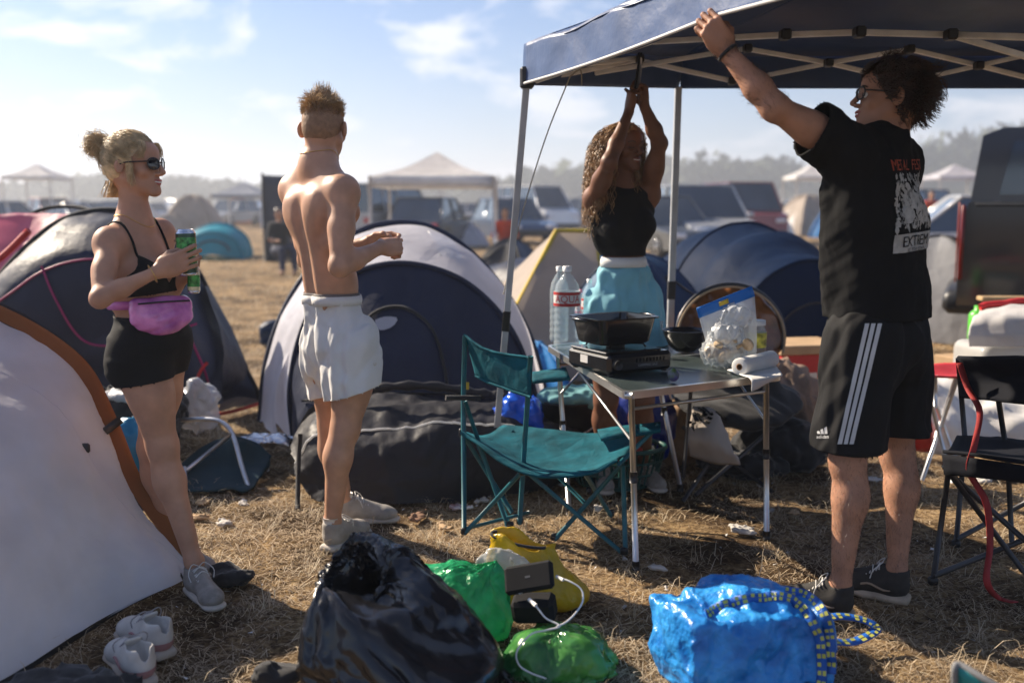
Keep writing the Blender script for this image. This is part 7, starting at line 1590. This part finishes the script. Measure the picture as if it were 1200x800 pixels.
obj('green_body', lathe([(.001, .0), (.055, 0), (.06, .02), (.06, .17), (.045, .19), (.03, .20), (.03, .225), (.001, .225)], b+V3(0, 0, .10), 20, cap=False), mat('vivid_green', (.08, .45, .03), .35), t); obj('red_base', lathe([(.001, 0), (.065, 0), (.065, .105), (.058, .11)], b, 20, cap=False), mRed, t)
bx('cardboard_box', 'tall cardboard box carrying the green bottle', 'box', V3(tk[0], 6.25, .20), (.34, .3, .40), mCard, .4)
bx('wooden_board', 'long light wooden board leaning across behind the white tub', 'board', P(1215, 350, 6.6), (.75, .10, .03), mat('light_wood', (.42, .28, .14), .7, .2, 10), -.05)
# clutter left
blob('rucksack', 'black rucksack with pale lid lying behind the blonde woman', 'bag', P(168, 484, 4.9), (.23, .16, .17), mBlackCloth, 3, .03, 6, extra=[Cn(P(130, 462, 4.9), P(195, 466, 4.9), .05, .05, .04)])
blob('plastic_sheet', 'pale grey crumpled plastic sheet on the black rucksack', 'plastic sheet', P(160, 462, 4.86), (.20, .10, .035), mat('grey_film', (.45, .45, .46), .35, bump=.3, bs=30), 8, .016, 10)
blob('plastic_bag', 'bright blue plastic bag between the grey tent and the blonde woman\'s legs', 'bag', P(150, 528, 4.6), (.10, .10, .16), mat('sky_blue_bag', (.01, .20, .38), .3, .3, 8, .25, 40, transl=.15), 5, .02, 9, group='blue plastic bags')
blob('plastic_sheet', 'clear crumpled plastic wrapping beside the toppled chair', 'plastic sheet', P(232, 474, 5.1), (.10, .08, .14), mat('clear_wrap', (.6, .6, .62), .2, alpha=.6, bump=.4, bs=30), 9, .03, 9)
blob('foil', 'silver foil scraps beside the pop-up tent', 'foil', P(308, 516, 5.2), (.16, .08, .03), mat('foil', (.6, .6, .62), .25, metal=.8, bump=.6, bs=30), 9, .02, 12)
blob('flip_flops', 'black flip-flop lying beside the blonde woman\'s trainer', 'shoe', GZ(272, 676, .03), (.075, .045, .03), mBlackCloth, 9, .012, 16, h=.006, extra=[E(GZ(262, 668, .04), (.05, .03, .03), None, .02)])
blob('bin_liner', 'black fabric bundle under the edge of the grey tent', 'bag', GZ(70, 815, .03), (.20, .12, .05), mBlackCloth, 9, .025, 9)
blob('shoe_bag', 'small flat black pouch left of the rubbish sack', 'pouch', GZ(322, 790, .03), (.07, .06, .03), mBlackCloth, 4, .012, 12, h=.006)
blob('blue_cooler_bag', 'small dark blue bag on the grass left of the pop-up tent', 'bag', P(318, 372, 9.5)*V3(1, 1, 0)+V3(0, 0, .12), (.13, .1, .14), mTInk, 4, .015, 8)
mPinkish = mat('beige_sole', (.50, .43, .36), .7)
for px_, py_, d_, lb in ((196, 772, (-.72, .62), 'upper one of the pair of white trainers with pink soles by the tent edge'), (172, 806, (-.62, .72), 'lower one of the pair of white trainers with pink soles by the tent edge')):
    p = GZ(px_, py_, .0); sh = thing('trainer', lb, 'shoe', p, 'loose white trainers by the grey tent'); dd = nrm(V3(d_[0], d_[1], 0)); shoe(p+dd*.045, d_, 'x', sh, mShoeW, mPinkish, .0, .285, mat('grey_lace', (.35, .33, .33), .8), accent=mat('dusty_rose_suede', (.42, .22, .22), .85), loose=True)
# debris on the ground
mPap = mat('dirty_white_paper', (.55, .52, .48), .8, .2, 10, .4, 40)
deb = [(540, 594, .05, .03, .010, mat('red_white_packet', (.5, .08, .05), .4, .6, 25, .3, 30, col2=(.75, .7, .68)), 'flattened red and white packet behind the teal chair leg'), (565, 586, .035, .025, .012, mPap, 'white scrap right of the red and white packet'), (488, 605, .06, .03, .012, mat('brown_scrap', (.22, .12, .07), .8), 'brown scrap behind the shirtless man\'s shoe'),
       (870, 620, .07, .035, .012, mPap, 'flat white paper on the ground under the table'), (768, 664, .035, .02, .014, mPap, 'crumpled tissue beside the front table leg'), (230, 606, .05, .035, .012, mCard, 'torn cardboard scrap right of the blonde woman\'s calf'), (262, 612, .03, .03, .015, mPap, 'white scrap on the straw right of the cardboard'),
       (238, 588, .05, .03, .014, mat('tan_sole', (.40, .28, .16), .8), 'tan sandal sole near the toppled chair'), (285, 590, .03, .02, .01, mPap, 'small white scrap below the toppled chair'), (222, 642, .035, .02, .01, mPap, 'white scrap behind the woman\'s foot'), (782, 690, .015, .012, .008, mPap, 'tiny white crumb in front of the table'),
       (700, 596, .04, .02, .01, mPap, 'pale scrap under the teal chair'), (520, 616, .05, .02, .008, mCard, 'strip of brown card on the straw'), (1015, 560, .08, .04, .01, mPap, 'white plastic scrap between the man\'s legs'), (930, 600, .04, .02, .01, mCard, 'brown scrap behind the man in black'), (1150, 560, .09, .05, .02, mPap, 'white torn plastic under the black chair')]
for i, (x, y, a_, b2, c2, m_, lb) in enumerate(deb): blob('litter', lb, 'litter', GZ(x, y, .014), (a_, b2, c2*.7), m_, i+2, .009, 26, h=.004, group='litter on the ground', R=rotz(i*.7))
print('props', round(time.time()-T0, 1))

# ================================================================ foreground bags
mBin = mat('black_bin_liner', (.010, .010, .012), .26, .25, 6, .15, 22, dist=.01, coat=.3, spec=.6); mGreenB = mat('green_bin_liner', (.015, .36, .13), .22, .3, 7, .3, 40, transl=.30, coat=.3, alpha=.86, col2=(.05, .50, .22), crinkle=24, ck=.5)
def sack(name, label, rings, m, n=110, seed=3, amp=.02, fr=7, cat='bag', par=None, group=None, sub=9):
    """rings: (centre, ru, rv, axis tilt frame rows) from the bottom up, over the rim and down inside; folds run lengthwise"""
    C_ = []
    for k, (c, ru, rv, R) in enumerate(rings):
        w_ = min(1, max(0, (k-2)/3)); C_.append(np.array([c+(ru*math.cos(a)*R[0]+rv*math.sin(a)*R[1])*(1+w_*(.13*math.sin(2*a+seed)+.09*math.sin(3*a+1)+.05*math.sin(7*a+2)))+R[2]*w_*(.16*ru)*math.sin(3*a+2) for a in np.linspace(0, 2*math.pi, n)]))
    m_ = len(C_); nr = (m_-1)*sub+1; C_ = np.array(C_); Gd = np.array([spline(C_[:, j], nr) for j in range(n)]).transpose(1, 0, 2)
    du = np.gradient(Gd, axis=1); dv = np.gradient(Gd, axis=0); nn = np.cross(du, dv); nn /= np.linalg.norm(nn, axis=2)[..., None]+1e-9
    A, B = np.meshgrid(np.linspace(0, 2*math.pi, n), np.linspace(0, 1, nr)); q = np.stack([np.cos(A), np.sin(A), B*1.1+.12*np.sin(A*3)], -1)*.32
    S0 = Gd-Gd.mean((0, 1)); env = np.clip(1.15-np.abs(B-.15), .35, 1)
    wp = S0+.05*snoise(S0, 5, seed)[..., None]*V3(1, .6, .3); d = amp*.95*crease(wp*V3(1, 1, .5), fr*.55, seed)+amp*.50*crease(wp*V3(1, 1, .7), fr*1.2, seed+4)+amp*.16*crease(q*V3(1, 1, .7)+.03*snoise(S0, 9, 4)[..., None], fr*1.9, seed+8)+amp*.10*crease(S0, fr*2.8, seed+9)
    Gd = Gd+nn*(d*env)[..., None]; Gd[:, -1] = Gd[:, 0]; Gd[..., 2] = np.maximum(Gd[..., 2], .004)
    o = obj(name, gridmesh(Gd), m, par); return tag(o, label, cat, group) if label else o
c0 = GZ(468, 812, 0); I = np.eye(3); tl = frame(V3(.9, .25, -.35), V3(-.30, -.50, .85)); tl2 = frame(V3(.95, .1, -.2), V3(-.2, -.25, 1))
rim = P(412, 668, 2.74); tl = frame(V3(.80, .10, .28), V3(-.22, -.80, .62))
rings = [(c0+V3(.02, .0, .006), .10, .08, I), (c0+V3(.02, .0, .012), .25, .20, I), (c0+V3(.015, .02, .09), .310, .25, I), (c0+V3(.0, .03, .20), .275, .22, tl2), (c0+V3(-.055, .05, .30), .205, .175, tl2), (rim+V3(.015, .03, -.01), .138, .128, tl), (rim+V3(-.005, .0, .01), .122, .118, tl), (rim+V3(.005, .01, -.005), .095, .095, tl), (rim+V3(.04, .07, -.08), .09, .08, tl), (rim+V3(.08, .11, -.16), .05, .05, tl)]
def ringgrid(rings, n, sub, wob=0, seed=1):
    C_ = []
    for k, (c, ru, rv, R) in enumerate(rings):
        w_ = min(1, max(0, (k-2)/3))*wob; C_.append(np.array([c+(ru*math.cos(a)*R[0]+rv*math.sin(a)*R[1])*(1+w_*(.13*math.sin(2*a+seed)+.09*math.sin(3*a+1)+.05*math.sin(7*a+2)))+R[2]*w_*(.16*ru)*math.sin(3*a+2) for a in np.linspace(0, 2*math.pi, n, endpoint=False)]))
    m_ = len(C_); nr = (m_-1)*sub+1; C_ = np.array(C_); return np.array([spline(C_[:, j], nr) for j in range(n)]).transpose(1, 0, 2)
Gs_ = ringgrid(rings, 150, 11, 1, 5); Gs_[..., 2] = np.maximum(Gs_[..., 2], .006); nr, n = Gs_.shape[:2]; F = [f[::-1] for f in grid_faces(nr, n, cv=True)]
Gi = ringgrid(rings[:9], 40, 3, 1, 5); rc_ = np.repeat(Gi.mean(1)[:, None], 40, 1).reshape(-1, 3); vi = rc_+(Gi.reshape(-1, 3)-rc_)*.85; vi[:, 2] = np.maximum(vi[:, 2]*.98, .004)
sim, F = crumple((Gs_.reshape(-1, 3), F), (vi, [f[::-1] for f in grid_faces(Gi.shape[0], 40, cv=True)]), grow=.29, frames=17, bend=.01, pin=list(range(0, 3*n))+list(range((nr-4)*n, nr*n)))
if not np.isfinite(sim).all(): sim = Gs_.reshape(-1, 3)
Sg = sim.reshape(nr, n, 3); nn = np.cross(np.gradient(Sg, axis=1), np.gradient(Sg, axis=0)); nn /= np.linalg.norm(nn, axis=2)[..., None]+1e-9
Sg = Sg+nn*(.0040*crease(Sg-c0, 5.5, 3)+.0022*crease(Sg-c0, 13, 5)+.0010*crease(Sg-c0, 30, 6))[..., None]; Sg[..., 2] = np.maximum(Sg[..., 2], .004)
tag(obj('rubbish_sack', (Sg.reshape(-1, 3), F), mBin), 'shiny black rubbish sack with open mouth in the foreground', 'bag')
def film_bag(label, c, r, R, m, seed, neck=None, lumps=(), grow=.26, n=96, rows=50, group='green rubbish bags'):
    """thin film lying loosely over what it holds"""
    c = np.asarray(c, float); r = np.asarray(r, float); R = np.asarray(R, float); V_ = []
    for ph in np.linspace(.02, math.pi-.02, rows):
        for a in np.linspace(0, 2*math.pi, n, endpoint=False):
            d = V3(math.sin(ph)*math.cos(a), math.sin(ph)*math.sin(a), math.cos(ph)); q = d*r*(1+.06*math.sin(3*a+seed)*math.sin(ph)); V_.append(q)
    V_ = np.array(V_)@R+c
    if neck is not None:
        k = np.clip(1-np.linalg.norm(V_-neck[0], axis=1)/neck[2], 0, 1)[:, None]; V_ = V_+k**1.5*np.asarray(neck[1])
    V_[:, 2] = np.maximum(V_[:, 2], .006); F_ = [f[::-1] for f in grid_faces(rows, n, cv=True)]
    nn = V_-c
    if np.dot(np.cross(V_[F_[n*20][1]]-V_[F_[n*20][0]], V_[F_[n*20][2]]-V_[F_[n*20][0]]), nn[F_[n*20][0]]) < 0: F_ = [f[::-1] for f in F_]
    ip = [E(c-V3(0, 0, .012), r*.80, R, .03)]+[E(c+np.asarray(l[0]), l[1], None, .03) for l in lumps]
    iv, iq = build_sdf(ip, .012); iv[:, 2] = np.maximum(iv[:, 2], .003)
    out, F_ = crumple((V_, F_), (iv, [tuple(map(int, q)) for q in iq]), grow=grow, frames=15, bend=.006)
    if not np.isfinite(out).all(): out = V_
    G3 = out.reshape(rows, n, 3); nm = np.cross(np.gradient(G3, axis=1), np.gradient(G3, axis=0)); nm /= np.linalg.norm(nm, axis=2)[..., None]+1e-9
    G3 = G3+nm*(.003*crease(G3-c, 9, seed)+.0016*crease(G3-c, 24, seed+2))[..., None]; G3[..., 2] = np.maximum(G3[..., 2], .004)
    return tag(obj('rubbish_bag', (G3.reshape(-1, 3), F_), m), label, 'bag', group)
b1 = P(548, 694, 3.0)
film_bag('tied bright green plastic rubbish bag behind the black sack', b1-V3(.01, 0, .02), (.165, .13, .135), frame(V3(.8, .1, -.50)), mGreenB, 3, (b1+V3(-.15, 0, .08), (-.05, .0, .05), .09), [((-.05, -.03, .03), (.05, .05, .05)), ((.06, -.05, -.02), (.06, .05, .05))])
b2_ = P(652, 768, 2.78)
film_bag('green plastic rubbish bag with dark contents lying under the power bank', b2_-V3(.0, 0, .0), (.175, .15, .105), np.eye(3), mat('green_bin_liner_dark', (.01, .17, .07), .22, .5, 9, .3, 40, transl=.2, coat=.3, alpha=.88, col2=(.10, .30, .06)), 7, None, [((.06, -.06, .03), (.06, .05, .05)), ((-.07, -.04, .03), (.05, .04, .05)), ((.10, .04, .0), (.05, .05, .06))])
yb = GZ(632, 712, 0)+V3(0, .03, 0); Ry = frame(V3(.95, -.2, -.15), V3(-.1, -.25, 1)); yt = P(608, 632, 3.22)
rings = [(yb+V3(0, 0, .01), .05, .04, I), (yb+V3(0, 0, .02), .15, .09, I), (yb+V3(0, .0, .08), .165, .10, Ry), (yb*.4+yt*.6+V3(.0, 0, 0), .135, .075, Ry), (yt+V3(.01, 0, -.02), .105, .045, Ry), (yt+V3(.005, 0, .0), .100, .030, Ry), (yt+V3(.005, .0, -.04), .085, .020, Ry), (yt+V3(.02, 0, -.07), .01, .01, Ry)]
mYelB = mat('yellow_carrier_bag', (.62, .40, .01), .35, .2, 8, .2, 30, transl=.25, coat=.2, crinkle=18, ck=.4); yo = thing('carrier_bag', 'yellow carrier bag with dark rim behind the green bags', 'bag', yb)
sack('bag_wall', None, rings, mYelB, 90, 9, .011, 9, par=yo); obj('dark_rim', tube(np.array([yt+V3(.005, 0, .0)+.100*math.cos(a)*Ry[0]+.031*math.sin(a)*Ry[1] for a in np.linspace(2.6, 5.9, 30)]), .006, 6), mBlackCloth, yo)
blob('clear_bag', 'crumpled clear plastic film on the yellow bag', 'plastic bag', P(588, 668, 3.08), (.085, .05, .065), mat('crumpled_clear_film', (.6, .6, .58), .15, alpha=.5, bump=.4, bs=40, coat=.6), 7, .016, 16, h=.006)
# power bank on a black case, white cable
pc = P(620, 684, 2.86); Rp_ = frame(V3(.86, -.25, .25), V3(.20, -.78, .60)); pb = thing('power_bank', 'black power bank lying tilted on top of the green bags', 'power bank', pc)
mPB = mat('matt_black_plastic', (.012, .012, .013), .8, .15, 20, .05, 200, spec=.2); obj('case', box(pc+V3(0, 0, .02), (.155, .085, .026), Rp_, .009), mPB, pb, autosm=35); obj('logo', box(pc+V3(0, 0, .02)+Rp_[2]*.0135, (.016, .006, .0006), Rp_), mat('grey_logo', (.12, .12, .12), .4), pb, smooth=False)
obj('port', box(pc+V3(0, 0, .02)-Rp_[1]*.0425-Rp_[0]*.03, (.012, .002, .007), Rp_), mSteel, pb, smooth=False)
pk2 = P(626, 706, 2.87); obk = obj('battery_case', box(pk2-V3(0, 0, .015), (.13, .075, .075), frame(V3(.9, -.2, .1), V3(-.1, -.2, 1)), .012), mPB, None, autosm=35); tag(obk, 'black box wedged under the power bank among the green bags', 'box')
mCable = mat('white_cable', (.75, .74, .72), .45); cb_ = thing('charging_cable', 'white charging cable looping from the power bank over the green bag', 'cable', P(650, 760, 2.7))
cz = lambda pts: spline([P(x, y, Y) for x, y, Y in pts], 60)
obj('cord', tube(cz([(622, 704, 2.76), (630, 712, 2.73), (640, 724, 2.71), (656, 733, 2.69), (640, 738, 2.68), (622, 743, 2.66), (606, 762, 2.64), (608, 778, 2.64), (622, 788, 2.64), (650, 799, 2.66), (668, 815, 2.68)]), .0026, 7), mCable, cb_)
obj('cord', tube(cz([(656, 677, 2.86), (668, 681, 2.84), (681, 690, 2.82), (683, 703, 2.80), (676, 716, 2.76), (664, 728, 2.71), (652, 734, 2.685)]), .0026, 7), mCable, cb_); obj('plug', tube([P(620, 702, 2.765), P(628, 709, 2.735)], .0055, 8), mCable, cb_); obj('plug', tube([P(652, 675, 2.87), P(660, 679, 2.85)], .005, 8), mCable, cb_)
# big blue woven bag with patterned straps
t = thing('shopping_bag', 'large blue woven shopping bag with yellow-dashed handles in the foreground', 'bag', GZ(870, 800)); ub = GZ(868, 795, 0)+V3(0, .02, 0)
mUB = mat('blue_woven_polypropylene', (.008, .19, .66), .30, .25, 14, .35, 30, transl=.18, coat=.15, crinkle=16, ck=.45, col2=(.05, .36, .82), dist=.01)
pr = [Bx(ub+V3(.0, .02, .10), (.42, .34, .21), .02, frame(V3(.96, .2, .0), V3(0, .15, 1)), .02), E(ub+V3(.02, .08, .20), (.17, .13, .055), frame(V3(1, .1, 0)), .06), E(ub+V3(-.17, -.02, .12), (.07, .09, .08), None, .05), E(ub+V3(.17, .02, .14), (.06, .12, .09), None, .05)]
vq = build_sdf(pr, .0065, mod=lambda X, f: f+.017*crease(X-ub, 5.0, 21)+.006*crease(X-ub, 13, 23)+.0025*crease(X-ub, 32, 25), smooth=0); vq[0][:, 2] = np.maximum(vq[0][:, 2], .003); obj('bag_body', vq, mUB, t); tu = bvh(vq)
mYD = mat('yellow_dash', (.55, .55, .10), .5); mSb = mat('blue_strap', (.01, .10, .42), .45, .2, 20, .3, 300)
def strapon(name, pts, w_=.028, side=None, proj=True):
    pp = spline(pts, 60); o_ = []
    for p in pp:
        q = rc(tu, CAM, nrm(p-CAM), .006) if proj else None; q = q if q is not None and np.linalg.norm(q-p) < .25 else p; o_.append(q)
    o_ = np.array(o_); o_ = np.array([o_[max(0, i-1):i+2].mean(0) for i in range(60)]); tg = np.gradient(o_, axis=0); s = np.cross(tg, CAM-o_) if side is None else np.cross(tg, side)+0*tg; s /= np.linalg.norm(s, axis=1)[:, None]
    v = np.stack([o_-s*w_/2, o_+s*w_/2], 1).reshape(-1, 3); ob = obj(name, solid((v, [(2*i, 2*i+1, 2*i+3, 2*i+2) for i in range(59)]), -.003), mSb, t)
    up = nrm(np.cross(tg[30], s[30])); nn = np.cross(s, tg); nn /= np.linalg.norm(nn, axis=1)[:, None]; nn *= np.sign((nn*(CAM-o_)).sum(1))[:, None]; pa = []
    for i in range(1, 57, 4):
        for e in (-1, 1):
            q = [o_[i]+s[i]*e*w_*.06, o_[i]+s[i]*e*w_*.40, o_[i+2]+s[i+2]*e*w_*.40, o_[i+2]+s[i+2]*e*w_*.06]; q = [a_+nn[i]*.0045 for a_ in q]
            if e*((i//4) % 2*2-1) > 0 or i % 3: obj('dash', (np.array(q), [(0, 1, 2, 3)]), mYD, ob, smooth=False)
strapon('handle_strap', [P(826, 722, 2.72), P(845, 712, 2.78), P(872, 703, 2.82), P(900, 700, 2.82), P(915, 699, 2.82)]); strapon('handle_strap', [P(912, 698, 2.82), P(932, 706, 2.8), P(950, 725, 2.75), P(960, 750, 2.7), P(962, 780, 2.62), P(960, 812, 2.58)]); strapon('handle_strap', [P(920, 694, 2.86), P(945, 700, 2.86), P(965, 720, 2.82), P(972, 750, 2.75), P(972, 790, 2.66)])
strapon('handle_loop', [P(975, 752, 2.80), P(1000, 752, 2.84), P(1022, 742, 2.88), P(1026, 734, 2.90), P(1010, 726, 2.92), P(985, 722, 2.92), P(965, 725, 2.90)], .030, V3(0, -.3, 1), proj=False)
# chair corner at the bottom edge
t = thing('camping_chair', 'teal chair back with grey trim, only its corner showing at the bottom edge', 'chair', V3(1.0, 2.0, 0), 'folding chairs')
Gc = loft([[P(1120, 780, 2.15), P(1160, 800, 2.10), P(1215, 830, 2.05)], [P(1118, 830, 2.2), P(1160, 840, 2.15), P(1215, 860, 2.1)], [P(1118, 900, 2.2), P(1160, 905, 2.15), P(1215, 925, 2.1)]], 16, 5, wr(.004, 9, 4)); obj('backrest', solid(gridmesh(Gc), .008), mat('turquoise_cloth', (.03, .30, .32), .7, .15, 7, .3, 300), t); obj('grey_trim', tube(spline([P(1119, 806, 2.16), P(1119, 783, 2.15), P(1126, 779, 2.15), P(1160, 799, 2.10), P(1215, 829, 2.05)], 24), .008, 7), mat('grey_webbing', (.22, .22, .22), .85), t)
for q_ in ((1120, 780, 2.19), (1215, 820, 2.10)): p = P(*q_); obj('back_post', tube([p, V3(p[0], p[1]+.02, .0)], .010, 8), mDkT, t)
for e in (0, 1): obj('leg', tube([V3(1.0+e*.45, 2.14-.1*e, .02), V3(1.3-e*.2, 1.6, .40)], .010, 8), mDkT, t)
obj('seat', solid(gridmesh(loft([[V3(1.0, 1.98, .30), V3(1.45, 1.9, .30)], [V3(.95, 1.55, .34), V3(1.4, 1.5, .34)]], 10, 6)), .008), MATS['turquoise_cloth'], t)
print('all', round(time.time()-T0, 1))
